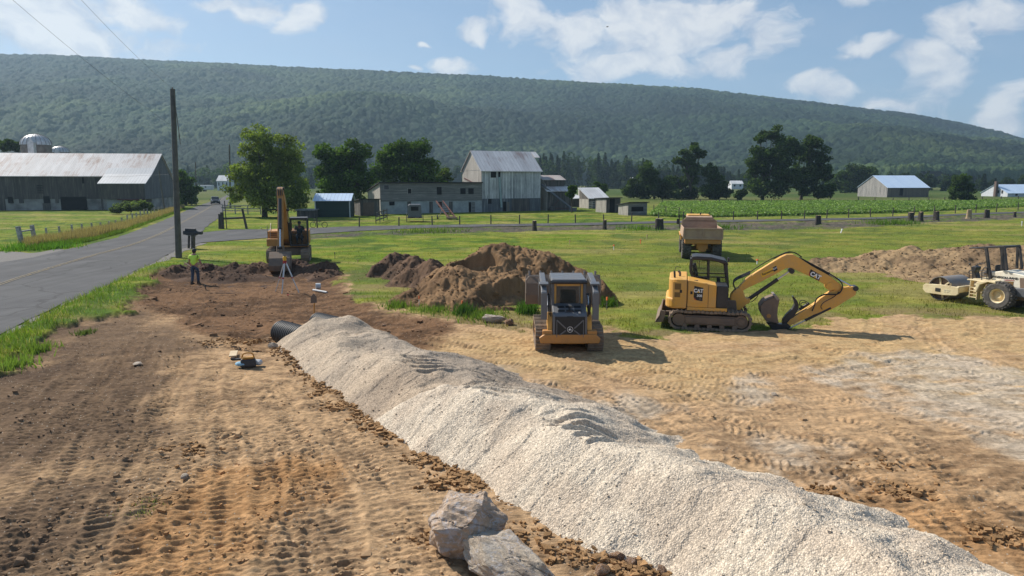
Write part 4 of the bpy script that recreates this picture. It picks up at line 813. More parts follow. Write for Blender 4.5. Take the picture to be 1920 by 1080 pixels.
# belts of wood across the valley
def belt(pts, Y0, dep, seed, nt, cols, lab, leaf=1.3, pine=.3, per=420):
    rg = np.random.default_rng(seed); us = [p[0] for p in pts]; vs = [p[1] for p in pts]; P = []; C = []
    for i in range(nt):
        u = rg.uniform(us[0], us[-1]); Y = Y0+rg.uniform(0, dep); x_, z_ = AY(u, np.interp(u, us, vs), Y); z_ = max(3, z_*rg.uniform(.72, 1.04)); 
        r_ = z_*rg.uniform(.24, .36); k = per
        if rg.random() < pine:
            t_ = rg.random(k)**.8; a = rg.uniform(0, 6.28, k); rr = (1-t_)*r_*.85*np.sqrt(rg.random(k))*(1+.3*np.sin(t_*30)); q = np.stack([x_+rr*np.cos(a), Y+rr*np.sin(a), t_*z_], -1); f = .75
        else:
            cn = np.array([(x_, Y, z_*.55)])+rg.normal(0, .33, (7, 3))*np.array([r_, r_, z_*.42]); id_ = rg.integers(0, 7, k); d_ = rg.normal(0, 1, (k, 3)); d_ /= np.linalg.norm(d_, axis=1)[:, None]; q = cn[id_]+d_*r_*.52*np.array([1, 1, .9]); f = 1.
        q[:, 2] = np.abs(q[:, 2]); cc = np.array(cols[0])+(np.array(cols[1])-np.array(cols[0]))*rg.random(); P.append(q); C.append(np.repeat((cc*f)[None], k, 0)*rg.uniform(.75, 1.25, (k, 1)))
    P = np.concatenate(P); leaves(P, rg.uniform(.6, 1.3, len(P))*leaf, np.concatenate(C), seed, 'tree_belt', None, lab, 'stuff')
belt([(980, 295), (1060, 284), (1150, 290), (1250, 305), (1340, 312), (1420, 322)], 430, 60, 21, 130, ((.026, .045, .018), (.045, .070, .026)), 'dark wood of pines and broadleaf trees behind the farm sheds', 1.5, .55)
belt([(1540, 335), (1650, 325), (1740, 322), (1850, 328), (1930, 322), (2100, 320)], 330, 90, 22, 90, ((.024, .042, .018), (.042, .066, .026)), 'dark line of trees behind the right hand barns', 1.4, .15)
belt([(330, 305), (375, 312), (420, 305), (460, 310), (600, 318), (720, 322), (870, 300), (985, 292)], 440, 80, 23, 150, ((.030, .055, .020), (.060, .090, .032)), 'mixed green wood across the valley behind the farm', 1.5, .25)
belt([(-250, 322), (0, 318), (160, 325), (330, 315)], 420, 60, 24, 60, ((.028, .050, .020), (.050, .080, .030)), 'wood behind the long barn and its silos', 1.5, .1)
belt([(1380, 345), (1560, 340), (1700, 345), (1920, 340)], 470, 60, 25, 60, ((.030, .052, .022), (.052, .080, .032)), 'paler trees in the gap behind the right hand barns', 1.5, .1)
belt([(-900, 330), (-600, 326), (-250, 322)], 420, 80, 26, 50, ((.030, .055, .020), (.060, .090, .032)), 'valley wood beyond the left edge', 1.6, .1)
# ================================================================ MACHINES
M['yel'] = paint('machine_yellow', (.74, .37, .05), .45, .55, (.50, .35, .20), scratch=1); M['yel2'] = paint('old_orange', (.50, .225, .05), .5, .5, (.26, .17, .10))
M['blk'] = paint('black_paint', (.016, .018, .022), .35, .25, (.20, .15, .11)); M['char'] = paint('charcoal_paint', (.115, .125, .14), .32, .3, (.25, .20, .15))
M['steel'] = paint('worn_steel', (.30, .26, .22), .45, .5, (.30, .20, .13), .4); M['rust'] = paint('muddy_steel', (.17, .125, .095), .7, .7, (.33, .23, .15), .1, bump=.3)
M['chrome'] = paint('cylinder_rod', (.62, .63, .65), .15, .05, metal=1.); M['rubber'] = plain('hose_rubber', (.014, .014, .015), .5, 0, .2, 5, 0)
M['trk'] = paint('muddy_track', (.17, .135, .105), .8, .95, (.42, .30, .20), .1, scale=2.2, bump=.5); M['tyre'] = plain('dusty_tyre', (.15, .135, .12), .95, 0, .45, 7, .6, col2=(.06, .055, .05))
M['glass'] = glassy('cab_glass', (.02, .035, .03), .04, .20); M['glassd'] = glassy('dark_glass', (.012, .016, .018), .06); M['seat'] = plain('seat_vinyl', (.02, .02, .022), .7)
M['white'] = plain('white_letter', (.80, .80, .78), .5, 0, .05, 5, 0); M['red'] = plain('red_mark', (.42, .03, .025), .5, 0, .1, 5, 0); M['ylw'] = plain('bright_yellow_mark', (.85, .48, .03), .5, 0, .1, 5, 0); M['ink'] = plain('black_letter', (.02, .02, .02), .6, 0, .1, 5, 0)
M['cream'] = paint('cream_paint', (.80, .68, .42), .5, .6, (.44, .26, .12)); M['whitepaint'] = paint('chalky_white_paint', (.88, .83, .68), .5, .4, (.42, .28, .16))
M['drum'] = paint('roller_drum', (.24, .235, .23), .5, .5, (.33, .25, .18), .35); M['grill'] = plain('black_grill', (.02, .02, .02), .6, 0, .3, 40, .6)
M['lens'] = plain('red_lens', (.30, .015, .012), .2, 0, .1, 4, 0); M['lamp'] = plain('lamp_lens', (.85, .80, .70), .2, 0, .1, 4, 0)

def words(txt, size, loc, rot, mat, parent, name='lettering', ext=.003, bold=.0, sx=1., align='CENTER', shear=0):
    cu = bpy.data.curves.new(name, 'FONT'); cu.body = txt; cu.size = size; cu.extrude = ext; cu.offset = bold; cu.align_x = align; cu.align_y = 'CENTER'; cu.shear = shear
    tmp = bpy.data.objects.new('tmp', cu); COL.objects.link(tmp); dg = bpy.context.evaluated_depsgraph_get(); me = bpy.data.meshes.new_from_object(tmp.evaluated_get(dg)); bpy.data.objects.remove(tmp)
    me.materials.clear(); me.materials.append(mat); o = link(name, me, parent, loc); o.rotation_euler = rot; o.scale = (sx, 1, 1); return o

def track(parent, yc, L, H, Wt, x0=0., pitch=.14, grow=.028, rubber=False, mat=None, framemat=None, sprx=1):
    """a stadium belt of shoes with its sprocket, idler, rollers and side frame"""
    r_ = H/2; st = L-2*r_; per = 2*st+2*math.pi*r_; n = int(per/pitch); mb = MB()
    def pt(s):
        s %= per
        if s < st: return (-st/2+s, 0., 0, -1)
        s -= st
        if s < math.pi*r_: a = s/r_; return (st/2+r_*math.sin(a), r_-r_*math.cos(a), math.sin(a), -math.cos(a))
        s -= math.pi*r_
        if s < st: sag = .022*math.sin(math.pi*s/st*3)**2; return (st/2-s, 2*r_-sag, 0, 1)
        s -= st; a = s/r_; return (-st/2-r_*math.sin(a), r_+r_*math.cos(a), -math.sin(a), math.cos(a))
    for i in range(n):
        x, z, nx, nz_ = pt(i*per/n); th = math.atan2(nz_, nx); c = (x0+x-nx*.012, yc, z-nz_*.012)
        mb.box((c[0]-nx*.02, c[1], c[2]-nz_*.02), (.075, Wt, pitch*.92), (0, -th, 0)); mb.box((x0+x+nx*.012, yc, z+nz_*.012), (grow*2, Wt*.985, pitch*.26), (0, -th, 0))
        if rubber: mb.box((x0+x, yc-Wt*.25, z), (grow*2.2, Wt*.34, pitch*.5), (0, -th, 0)); mb.box((x0+x, yc+Wt*.25, z), (grow*2.2, Wt*.34, pitch*.5), (0, -th, 0))
    t_ = mb.build('track', mat or M['trk'], parent, bev=.004); fm = framemat or M['rust']; out = -1 if yc < 0 else 1
    f = MB(); zc = r_; f.box((x0, yc, zc), (st*.98, Wt*.66, H*.50)); f.box((x0, yc+out*Wt*.36, zc+.0), (st*.80, .05, H*.36)); f.box((x0-st*.32, yc+out*Wt*.39, zc), (st*.14, .04, H*.26)); f.box((x0+st*.22, yc+out*Wt*.39, zc), (st*.24, .04, H*.10)); f.box((x0-st*.1, yc+out*Wt*.37, zc+.03), (st*.14, .04, H*.2)); f.build('track_frame', fm, t_, bev=.015)
    s_ = MB(); s_.cyl((x0+sprx*st/2, yc-Wt*.34, zc), (x0+sprx*st/2, yc+Wt*.34, zc), r_*.68, n=20); s_.cyl((x0+sprx*st/2, yc-Wt*.42, zc), (x0+sprx*st/2, yc+Wt*.42, zc), r_*.42, n=16)
    for k in range(8): a = k*math.pi/4; s_.box((x0+sprx*st/2+math.cos(a)*r_*.3, yc+out*Wt*.43, zc+math.sin(a)*r_*.3), (.03, .02, .03))
    s_.build('sprocket', fm, t_, bev=.008)
    MB().cyl((x0-sprx*st/2, yc-Wt*.36, zc), (x0-sprx*st/2, yc+Wt*.36, zc), r_*.66, n=20).build('idler', fm, t_, bev=.01)
    for k in range(5): xx = x0-st*.40+k*st*.2; MB().cyl((xx, yc-Wt*.38, .085+.03), (xx, yc+Wt*.38, .085+.03), .085, n=12).build('track_roller', fm, t_, bev=.006)
    return t_
def wheel(parent, c, r_, w_, axis=(0, 1, 0), lugs=24, rim=.55, rimmat=None, name='wheel', diamond=False, deep=1.):
    ax = Vector(axis); c = Vector(c); mb = MB()
    prof = [(r_*rim, -w_*.42), (r_*rim*1.05, -w_*.5), (r_*.86, -w_*.52), (r_*.95, -w_*.46), (r_*.975, -w_*.3), (r_*.98, 0), (r_*.975, w_*.3), (r_*.95, w_*.46), (r_*.86, w_*.52), (r_*rim*1.05, w_*.5), (r_*rim, w_*.42), (r_*rim, -w_*.42)]
    mb.lathe(prof, c, tuple(ax), 36); q = ax.to_track_quat('Z', 'Y').to_matrix()
    for i in range(lugs):
        for sgn in ((-1, 1) if not diamond else (-.75, -.25, .25, .75)):
            a = 2*math.pi*(i+(.5 if (sgn > 0) != diamond or (diamond and sgn in (-.25, .75)) else 0))/lugs
            o = c+q @ Vector((math.cos(a)*r_*.975, math.sin(a)*r_*.975, sgn*w_*(.25 if not diamond else .5)))
            Mx = Matrix.Translation(o) @ q.to_4x4() @ Matrix.Rotation(a, 4, 'Z') @ Matrix.Rotation(R(-22 if sgn > 0 else 22) if not diamond else R(20 if i % 2 else -20), 4, 'X')
            dx, dy, dz = r_*.045*deep, r_*(.055 if not diamond else .085), w_*(.27 if not diamond else .10)
            vs = [(x*dx, y*dy, z*dz) for x in (-1, 1) for y in (-1, 1) for z in (-1, 1)]; mb.add(vs, [(0, 1, 3, 2), (4, 6, 7, 5), (0, 4, 5, 1), (2, 3, 7, 6), (0, 2, 6, 4), (1, 5, 7, 3)], Mx)
    wo = empty_part(name, parent); t_ = mb.build('tyre', M['tyre'], wo, bev=.006)
    rm = MB(); rr = r_*rim; pr = [(.001, -w_*.18), (rr*.35, -w_*.20), (rr*.42, -w_*.08), (rr*.8, -w_*.02), (rr*.9, -w_*.4), (rr*1.03, -w_*.45), (rr*1.03, w_*.45), (rr*.9, w_*.4), (rr*.8, w_*.02), (rr*.42, w_*.08), (rr*.35, w_*.20), (.001, w_*.18)]
    rm.lathe(pr, c, tuple(ax), 28)
    for k in range(8): a = k*math.pi/4; o = c+q @ Vector((math.cos(a)*rr*.62, math.sin(a)*rr*.62, 0)); rm.cyl(o-ax*w_*.08, o+ax*w_*.08, rr*.05, n=6)
    rm.build('rim', rimmat or M['cream'], wo, sm=True); return wo
def empty_part(name, parent):
    o = bpy.data.objects.new(name, None); COL.objects.link(o); o.parent = parent; o.empty_display_size = .1; return o
def cylinder(parent, a, b, f, rb, rr, name='hydraulic_cylinder'):
    a, b = Vector(a), Vector(b); m_ = a.lerp(b, f); o = MB().cyl(a, m_, rb, n=14).cyl(m_-(b-a).normalized()*.05, m_, rb*1.15, n=14).build(name, M['blk'], parent, sm=True)
    MB().cyl(m_, b, rr, n=12).build('rod', M['chrome'], o, sm=True); MB().cyl(b+Vector((0, -rb*1.1, 0)), b+Vector((0, rb*1.1, 0)), rb*.95, n=12).build('rod_eye', M['blk'], o, sm=True); return o
def catlogo(parent, o, size, rz_x, y_):
    """three white capitals over a small yellow triangle; o=(x,z) on the side facing -y, tilted by rz_x"""
    e = (math.pi/2, -rz_x, 0); Rm = Matrix.Rotation(-rz_x, 3, 'Y')
    p = Vector((o[0], y_, o[1])); words('CAT', size, p, (math.pi/2, -rz_x, 0), M['white'], parent, bold=size*.045, sx=.92)
    mb = MB(); tri = [(-.26*size, -.36*size), (.26*size, -.36*size), (0, .02*size)]
    vs = [Rm @ Vector((a, d_, c)) for d_ in (-.006, -.010) for a, c in tri]; mb.add([p+v for v in vs], [(0, 1, 2), (5, 4, 3), (0, 3, 4, 1), (1, 4, 5, 2), (2, 5, 3, 0)]); mb.build('logo_triangle', M['ylw'], parent)

# ---------------------------------------------------------------- big yellow mini excavator, right
fr = Frame(6.82, 23.25, R(-14)); X1 = empty('excavator', (6.82, 23.25, 0), R(-14), 'bright yellow excavator seen side on, black cab, its arm folded to the ground', 'excavator')
def z1(x, y, yl): p = fr.at(1200+x/6, 460+y/6, 1, yl); return (p.x, p.z)
def z2(x, y, yl=0.): p = fr.at(1400+x/6, 460+y/6, 1, yl); return (p.x, p.z)
YN = -1.08
a0 = z1(322, 900, -1.15)[0]; a1 = z1(1255, 900, -1.15)[0]; Lt = a1-a0
for s_ in (-1, 1): track(X1, s_*.925, Lt, .64, .45, x0=(a0+a1)/2, pitch=.135, sprx=1 if s_ else 1)
MB().b2(-.7, .8, -.62, .62, .28, .62).cyl((0, 0, .6), (0, 0, .78), .48, n=24).build('undercarriage', M['rust'], X1, bev=.03)
# house: rear engine bay with rounded corners, side bay, skirt
def plan_prism(mb, plan, zb, zt): return mb.prism(plan, zb, zt, 'Z')
xr = z1(330, 500, YN)[0]; xs_ = z1(535, 500, YN)[0]; xf = z1(980, 700, YN)[0]; zb = z1(600, 715, YN)[1]; ztr = z1(540, 392, YN)[1]; xm = z1(862, 500, YN)[0]
def rplan(x0, x1, y0, y1, r_): 
    pts = [(x1, y0), (x1, y1)]
    for k in range(7): a = math.pi/2+k*math.pi/12; pts.append((x0+r_+r_*math.cos(a), y1-r_+r_*math.sin(a)))
    for k in range(7): a = math.pi+k*math.pi/12; pts.append((x0+r_+r_*math.cos(a), y0+r_+r_*math.sin(a)))
    return pts
MB().prism(rplan(xr-.02, xs_-.006, YN, 1.06, .34), zb+.08, ztr+.02, 'Z').build('engine_cover', M['yel'], X1, bev=.045, seg=3)
MB().prism(rplan(xr-.12, xs_-.01, YN-.01, 1.07, .42), zb-.02, zb+.34, 'Z').build('counterweight', M['yel'], X1, bev=.07, seg=3)
zt1 = z1(545, 392, YN)[1]; zt2 = z1(775, 437, YN)[1]; zt3 = z1(850, 452, YN)[1]
MB().prism([(xs_, zb+.06), (xm, zb+.06), (xm, zt3), (z1(775, 440, YN)[0], zt2), (xs_, zt1)], YN, -.02, 'Y').build('side_panel', M['yel'], X1, bev=.025, seg=2)
MB().b2(xs_, xf, YN-.02, -.1, zb-.06, zb+.058).build('skirt', M['yel'], X1, bev=.02, seg=2)
MB().b2(xs_+.05, xf, .0, 1.05, zb-.04, zb+.1).build('cab_floor', M['blk'], X1, bev=.02)
MB().prism([(xm+.006, zb+.062), (xf+.02, zb+.062), (z1(990, 470, YN)[0], z1(990, 462, YN)[1]), (xm+.006, zt3-.01)], YN+.01, -.12, 'Y').build('step_box', M['blk'], X1, bev=.03, seg=2)
d0 = z1(775, 440, YN); MB().b2(d0[0]-.006, d0[0]+.006, YN-.004, YN+.01, zb+.07, zt2-.03).build('panel_seam', M['ink'], X1); MB().b2(xs_-.012, xs_+.004, YN-.004, YN+.01, zb-.04, ztr).build('panel_seam', M['ink'], X1)
# raised door field on side panel and rear door with vent
q0 = z1(548, 420, YN); q1 = z1(752, 655, YN)
MB().b2(q0[0], q1[0], YN-.016, YN+.004, q1[1], q0[1]).build('side_door', M['yel'], X1, bev=.012, seg=2)
r0 = z1(372, 405, YN); r1 = z1(495, 635, YN); dr = MB().b2(r0[0], r1[0], YN-.012, YN+.05, r1[1]+.05, r0[1]).build('rear_door', M['yel'], X1, bev=.015, seg=2)
v0 = z1(392, 425, YN); v1 = z1(462, 500, YN); w0 = z1(388, 525, YN); w1 = z1(452, 585, YN); M['vent'] = plain('brown_vent_mesh', (.30, .17, .05), .8, 0, .5, 60, .6)
MB().b2(v0[0], v1[0], YN-.018, YN, v1[1], v0[1]).b2(w0[0], w1[0], YN-.018, YN, w1[1], w0[1]).build('vent', M['vent'], dr, bev=.02)
for hx, hy_ in ((460, 517), (579, 533)): h_ = z1(hx, hy_, YN); MB().box((h_[0], YN-.018, h_[1]), (.075, .02, .10)).build('latch', M['ink'], X1, bev=.008)
# decal
dc = [z1(x, y, YN) for x, y in ((612, 455), (712, 478), (702, 628), (640, 618), (603, 580))]; MB().prism(dc, YN-.020, YN-.017).build('decal', M['ink'], X1)
MB().prism([z1(603, 582, YN), z1(640, 619, YN), z1(612, 608, YN)], YN-.024, YN-.0165).build('decal_stripe', M['red'], X1)
c_ = z1(658, 512, YN); catlogo(X1, c_, .165, R(-2), YN-.024); c_ = z1(668, 567, YN); words('308', .115, (c_[0], YN-.024, c_[1]), (math.pi/2, R(2), 0), M['white'], X1, bold=.003); c_ = z1(677, 605, YN); words('CR', .055, (c_[0], YN-.024, c_[1]), (math.pi/2, 0, 0), M['steel'], X1)
# cab
yc0, yc1 = .02, 1.05; cab = empty_part('cab', X1)
def cb(x, y, yl=yc0): return z1(x, y, yl)
MB().prism([cb(583, 128), cb(640, 122), cb(800, 132), cb(965, 172), cb(992, 205), cb(985, 222), cb(800, 168), cb(585, 165)], yc0-.02, yc1+.02).build('roof', M['blk'], cab, bev=.03, seg=2)
fm = MB()
for yy in (yc0+.03, yc1-.03):
    for a, b_, w_ in (((583, 150), (568, 300), .085), ((568, 295), (600, 375), .085), ((600, 370), (700, 410), .07), ((775, 160), (772, 420), .06), ((972, 200), (992, 480), .075), ((600, 352), (975, 362), .035), ((955, 200), (975, 380), .03)):
        pa, pb = cb(*a), cb(*b_); fm.bar((pa[0], yy, pa[1]), (pb[0], yy, pb[1]), .05, w_)
pa, pb = cb(680, 165), cb(672, 300); fm.bar((pa[0], yc1-.03, pa[1]), (pb[0], yc1-.03, pb[1]), .02, .02); pa, pb = cb(620, 295), cb(750, 300); fm.bar((pa[0], yc1-.03, pa[1]), (pb[0], yc1-.03, pb[1]), .02, .02)
for P_ in ((985, 215), (995, 470), (578, 170), (575, 300)): p = cb(*P_); fm.bar((p[0], yc0, p[1]), (p[0], yc1, p[1]), .05, .05)
fm.build('cab_frame', M['blk'], cab, bev=.008)
p0, p1 = cb(605, 365), cb(1000, 480); zlow = zb+.1; MB().b2(p0[0]-.04, p1[0], yc0+.005, yc1, zlow, p1[1]-.0).build('lower_shell', M['blk'], cab, bev=.04)
g0 = [cb(590, 165), cb(960, 205), cb(985, 470), cb(700, 405), cb(605, 365), cb(575, 300)]
gl = MB().prism(g0, yc0+.028, yc0+.034).prism(g0, yc1-.034, yc1-.028); pa, pb = cb(990, 215), cb(1000, 470); gl.b2(pa[0]-.01, pa[0]-.004, yc0+.06, yc1-.06, pb[1], pa[1]); pa = cb(574, 165); pb = cb(574, 300); gl.b2(pa[0], pa[0]+.006, yc0+.06, yc1-.06, pb[1], pa[1]); gl.build('window', M['glass'], cab)
s0 = cb(640, 400, .5); s1 = cb(640, 240, .5); MB().box((s0[0]+.12, .55, s0[1]+.05), (.48, .5, .16)).box((s0[0]-.06, .55, (s0[1]+s1[1])/2+.06), (.15, .48, .62), (0, R(-12), 0)).box((s1[0]-.08, .55, s1[1]), (.12, .28, .16)).build('seat', M['seat'], cab, bev=.05, seg=2)
s2 = cb(900, 400, .5); MB().bar((s2[0]+.02, .55, s2[1]-.3), (s2[0]-.06, .55, s2[1]+.1), .12, .1).box((s2[0]-.08, .78, s2[1]+.02), (.05, .05, .22)).box((s2[0]-.08, .3, s2[1]+.02), (.05, .05, .22)).build('control_console', M['blk'], cab, bev=.02)
m0 = z1(993, 158, 0); MB().tube([z1v for z1v in [(m0[0]-.04, .0, m0[1]-.16), (m0[0]-.03, -.06, m0[1]-.04), (m0[0], -.08, m0[1])]], .010).box((m0[0], -.1, m0[1]), (.06, .15, .13)).build('mirror', M['blk'], cab, bev=.02)
m0 = z1(392, 368, -.7); m1 = z1(388, 290, -.7); m2 = z1(410, 240, -.7); m3 = z1(460, 250, -.7); MB().tube([(m0[0], -.7, m0[1]), (m1[0], -.7, m1[1])], .035).tube([(m1[0], -.7, m1[1]), (m2[0], -.7, m2[1]), (m3[0], -.7, m3[1])], .009, sm=6).build('mirror_post', M['blk'], X1, sm=True)
m0 = z1(448, 348, -.3); MB().tube([(m0[0], -.3, m0[1]-.05), (m0[0], -.3, m0[1]+.12), (m0[0]-.06, -.3, m0[1]+.19)], .04, sm=4).build('exhaust', M['rust'], X1, sm=True)
m0 = z1(608, 397, -.8); MB().box((m0[0], -.8, m0[1]), (.26, .1, .03)).build('handrail', M['blk'], X1, bev=.01)
# boom, stick and tools
bo = [z2(*p) for p in [(-100, 475), (-30, 400), (0, 370), (100, 302), (280, 190), (380, 128), (440, 100), (520, 100), (590, 140), (720, 225), (920, 335), (1045, 428), (1060, 465), (1020, 500), (960, 492), (900, 452), (800, 396), (700, 342), (610, 300), (545, 270), (490, 248), (440, 250), (390, 275), (300, 328), (150, 405), (0, 475), (-62, 512)]]
MB().prism(bo, -.16, .16).build('boom', M['yel'], X1, bev=.018, seg=2)
bm_ = [o for o in bpy.data.objects if o.parent == X1 and o.name.startswith('boom')][0]
p = z2(500, 285); MB().cyl((p[0], -.2, p[1]), (p[0], .2, p[1]), .085, n=16).build('pin_boss', M['blk'], bm_, sm=True); p = z2(930, 455); MB().cyl((p[0], -.19, p[1]), (p[0], .19, p[1]), .13, n=20).build('pin_boss', M['yel'], bm_, sm=True)
sk = [z2(*p) for p in [(955, 500), (1075, 470), (1130, 468), (1190, 456), (1228, 490), (1215, 552), (1100, 622), (1010, 680), (905, 735), (790, 758), (740, 775), (500, 885), (440, 950), (412, 945), (440, 880), (485, 825), (600, 750), (700, 690), (770, 640), (820, 590), (880, 550)]]
st_k = MB().prism(sk, -.13, .13).build('stick', M['yel'], X1, bev=.015, seg=2)
p = z2(1215, 478); MB().cyl((p[0], -.17, p[1]), (p[0], .17, p[1]), .085, n=16).build('pin_boss', M['blk'], st_k, sm=True)
lg = [z2(*p) for p in ((712, 262), (818, 325), (805, 392), (705, 345), (690, 318))]; MB().prism(lg, -.166, -.163).build('decal', M['ink'], bm_); MB().prism([z2(690, 318), z2(698, 282), z2(706, 346)], -.170, -.1605).build('decal_stripe', M['red'], bm_)
p = z2(764, 334); catlogo(bm_, p, .19, R(-26), -.17)
dl = [z2(*p) for p in ((150, 315), (285, 245), (302, 290), (170, 355))]; MB().prism(dl, -.167, -.164).build('decal', M['ylw'], bm_); dl = [z2(*p) for p in ((285, 245), (325, 222), (342, 268), (302, 290))]; MB().prism(dl, -.168, -.165).build('decal', M['ink'], bm_)
p = z2(232, 297); words('Ransome', .105, (p[0], -.17, p[1]), (math.pi/2, R(-27), 0), M['ink'], bm_, bold=.002); p = z2(313, 253); words('CAT', .07, (p[0], -.172, p[1]), (math.pi/2, R(-27), 0), M['white'], bm_, bold=.002)
def cp(x, y, yl=0.): a = z2(x, y, yl); return (a[0], yl, a[1])
cylinder(X1, cp(22, 605), cp(492, 285), .70, .062, .032); cylinder(X1, cp(585, 148), cp(1205, 474), .55, .06, .03); cylinder(X1, cp(945, 702, -.1), cp(438, 955, -.1), .56, .045, .025); cylinder(X1, cp(705, 650), cp(520, 770), .6, .045, .025)
MB().prism([z1(*p, 0) for p in [(1020, 548), (1075, 485), (1130, 468), (1155, 500), (1185, 590), (1235, 592), (1225, 640), (1195, 650), (1120, 716), (1055, 716), (1075, 650), (1010, 620)]], -.2, .2).build('swing_post', M['yel'], X1, bev=.02, seg=2)
MB().prism([z1(*p, 0) for p in [(965, 600), (1075, 610), (1085, 740), (965, 740)]], -.3, .3).build('swing_bracket', M['rust'], X1, bev=.02)
hs_ = MB()
for k, o_ in enumerate((-.12, -.06, 0, .06)):
    hs_.tube([cp(-125, 500+k*2, o_), cp(-150, 430-k*8, o_), cp(-110, 385-k*8, o_), cp(-30, 350-k*9, o_), cp(40, 318-k*9, o_)], .020, 6, sm=5)
hs_.tube([cp(40, 300, -.1), cp(200, 195, -.1), cp(380, 105, -.1), cp(480, 72, -.1), cp(560, 95, -.1), cp(620, 135, -.1)], .016, 6, sm=5).tube([cp(300, 150, .05), cp(440, 90, .05), cp(540, 82, .05), cp(620, 130, .05)], .016, 6, sm=5)
for o_ in (-.18, -.22): hs_.tube([cp(620, 150, -.1), cp(900, 300, -.12), cp(1050, 400, o_), cp(1075, 480, o_), cp(1020, 550, o_), cp(880, 565+o_*60, o_), cp(790, 600, o_), cp(760, 680, o_), cp(735, 740, o_)], .022, 6, sm=6)
hs_.tube([cp(1040, 520, -.2), cp(980, 580, -.2), cp(870, 640, -.2), cp(835, 690, -.2), cp(850, 720, -.2)], .014, 6, sm=5).tube([cp(700, 650, -.1), cp(640, 618, -.1), cp(600, 630, -.1), cp(600, 680, -.1), cp(640, 690, -.1)], .014, 6, sm=5).tube([cp(690, 670, -.12), cp(650, 640, -.12), cp(610, 660, -.12), cp(640, 710, -.12)], .014, 6, sm=5)
hs_.tube([cp(10, 640, -.08), cp(60, 632, -.08), cp(110, 590, -.08), cp(130, 550, -.08)], .014, 6, sm=5).build('hose', M['rubber'], X1, sm=True)
# bucket, coupler and thumb
bk = [(372, 608), (340, 572), (250, 605), (195, 632), (150, 690), (160, 770), (215, 850), (300, 872), (362, 884)]
bs = [z2(*p, -.36) for p in bk]; bf = [(p[0], p[1]) for p in bs]; inn = [(x+(sum(q[0] for q in bf)/9-x)*.09, z+(sum(q[1] for q in bf)/9-z)*.09) for x, z in bf]
B_ = MB(); sh = bf+inn[::-1]; B_.prism(sh, -.36, .36)
for yy in (-.36, .335): B_.prism(bf+[z2(345, 790, -.36), z2(352, 700, -.36)], yy, yy+.025)
bu = B_.build('bucket', M['rust'], X1, bev=.006)
MB().prism([z2(*p, -.36) for p in [(372, 610), (330, 560), (300, 565), (345, 622)]], -.375, .375).build('cutting_edge', M['steel'], bu, bev=.006); p = z2(248, 795, -.36); MB().cyl((p[0], -.375, p[1]), (p[0], -.36, p[1]), .07, n=14).build('ear_plate', M['yel2'], bu)
MB().prism([z2(*p, -.36) for p in [(290, 660), (300, 660), (310, 860), (300, 860)]], -.37, -.355).build('rib', M['rust'], bu)
MB().prism([z2(*p) for p in [(215, 862), (385, 880), (440, 860), (492, 905), (440, 965), (380, 985), (300, 970), (260, 910)]], -.15, .15).build('coupler', M['blk'], X1, bev=.015)
MB().prism([z2(*p) for p in [(508, 572), (522, 566), (565, 620), (582, 668), (575, 720), (490, 850), (450, 905), (395, 882), (400, 830), (440, 775), (510, 708), (535, 660), (525, 610)]], -.11, .11).build('thumb', M['blk'], X1, bev=.012)
# blade behind
bl = [z1(*p, -1.15) for p in [(232, 728), (285, 742), (280, 800), (255, 862), (168, 868), (182, 835), (215, 790)]]
b_o = MB().prism(bl, -1.15, -1.08).prism(bl, 1.08, 1.15).prism([z1(*p, -1.15) for p in [(230, 728), (245, 732), (232, 800), (190, 866), (168, 868), (182, 835), (215, 790)]], -1.15, 1.15).build('dozer_blade', M['rust'], X1, bev=.01)
pz = z1(250, 820, -1.15); 
for s_ in (-1, 1): MB().b2(pz[0], -1.0, s_*.475-.075, s_*.475+.075, pz[1]-.02, pz[1]+.14).build('blade_arm', M['rust'], X1, bev=.01)

# ---------------------------------------------------------------- track loader seen from behind
X2 = empty('track_loader', (1.66, 20.35, 0), R(90), 'black and yellow compact track loader seen from behind, bucket raised at the dirt mound', 'track loader')
for s_ in (-1, 1): track(X2, s_*.765, 2.25, .70, .44, x0=-.02, pitch=.115, grow=.03, rubber=True, mat=M['trk'], framemat=M['yel2'], sprx=-1)
MB().b2(-1.0, 1.0, -.5, .5, .22, .62).build('chassis', M['yel'], X2, bev=.03)
MB().prism([(-.84, .30), (.84, .30), (.88, .46), (.74, .56), (-.74, .56), (-.88, .44)], -1.27, -1.12, 'X').b2(-1.22, -.9, -.78, -.50, .32, .66).b2(-1.22, -.9, .50, .78, .32, .66).build('rear_bumper', M['yel2'], X2, bev=.02, seg=2)
MB().prism([(-1.24, .36), (-1.24, 1.10), (-1.17, 1.16), (-.52, 1.36), (-.50, .5)], -.49, .49).build('engine_hood', M['char'], X2, bev=.03, seg=2)
dk = MB().b2(-1.256, -1.238, -.43, .43, .38, 1.08).build('engine_door', M['grill'], X2, bev=.01)
br_ = MB()
for sy in (-1, 1):
    br_.bar((-1.259, sy*.38, .98), (-1.259, sy*.12, .74), .02, .035).bar((-1.259, sy*.38, .48), (-1.259, sy*.12, .68), .02, .035).bar((-1.259, sy*.38, .48), (-1.259, sy*.38, .98), .02, .03)
br_.build('door_rib', M['char'], dk, bev=.004)
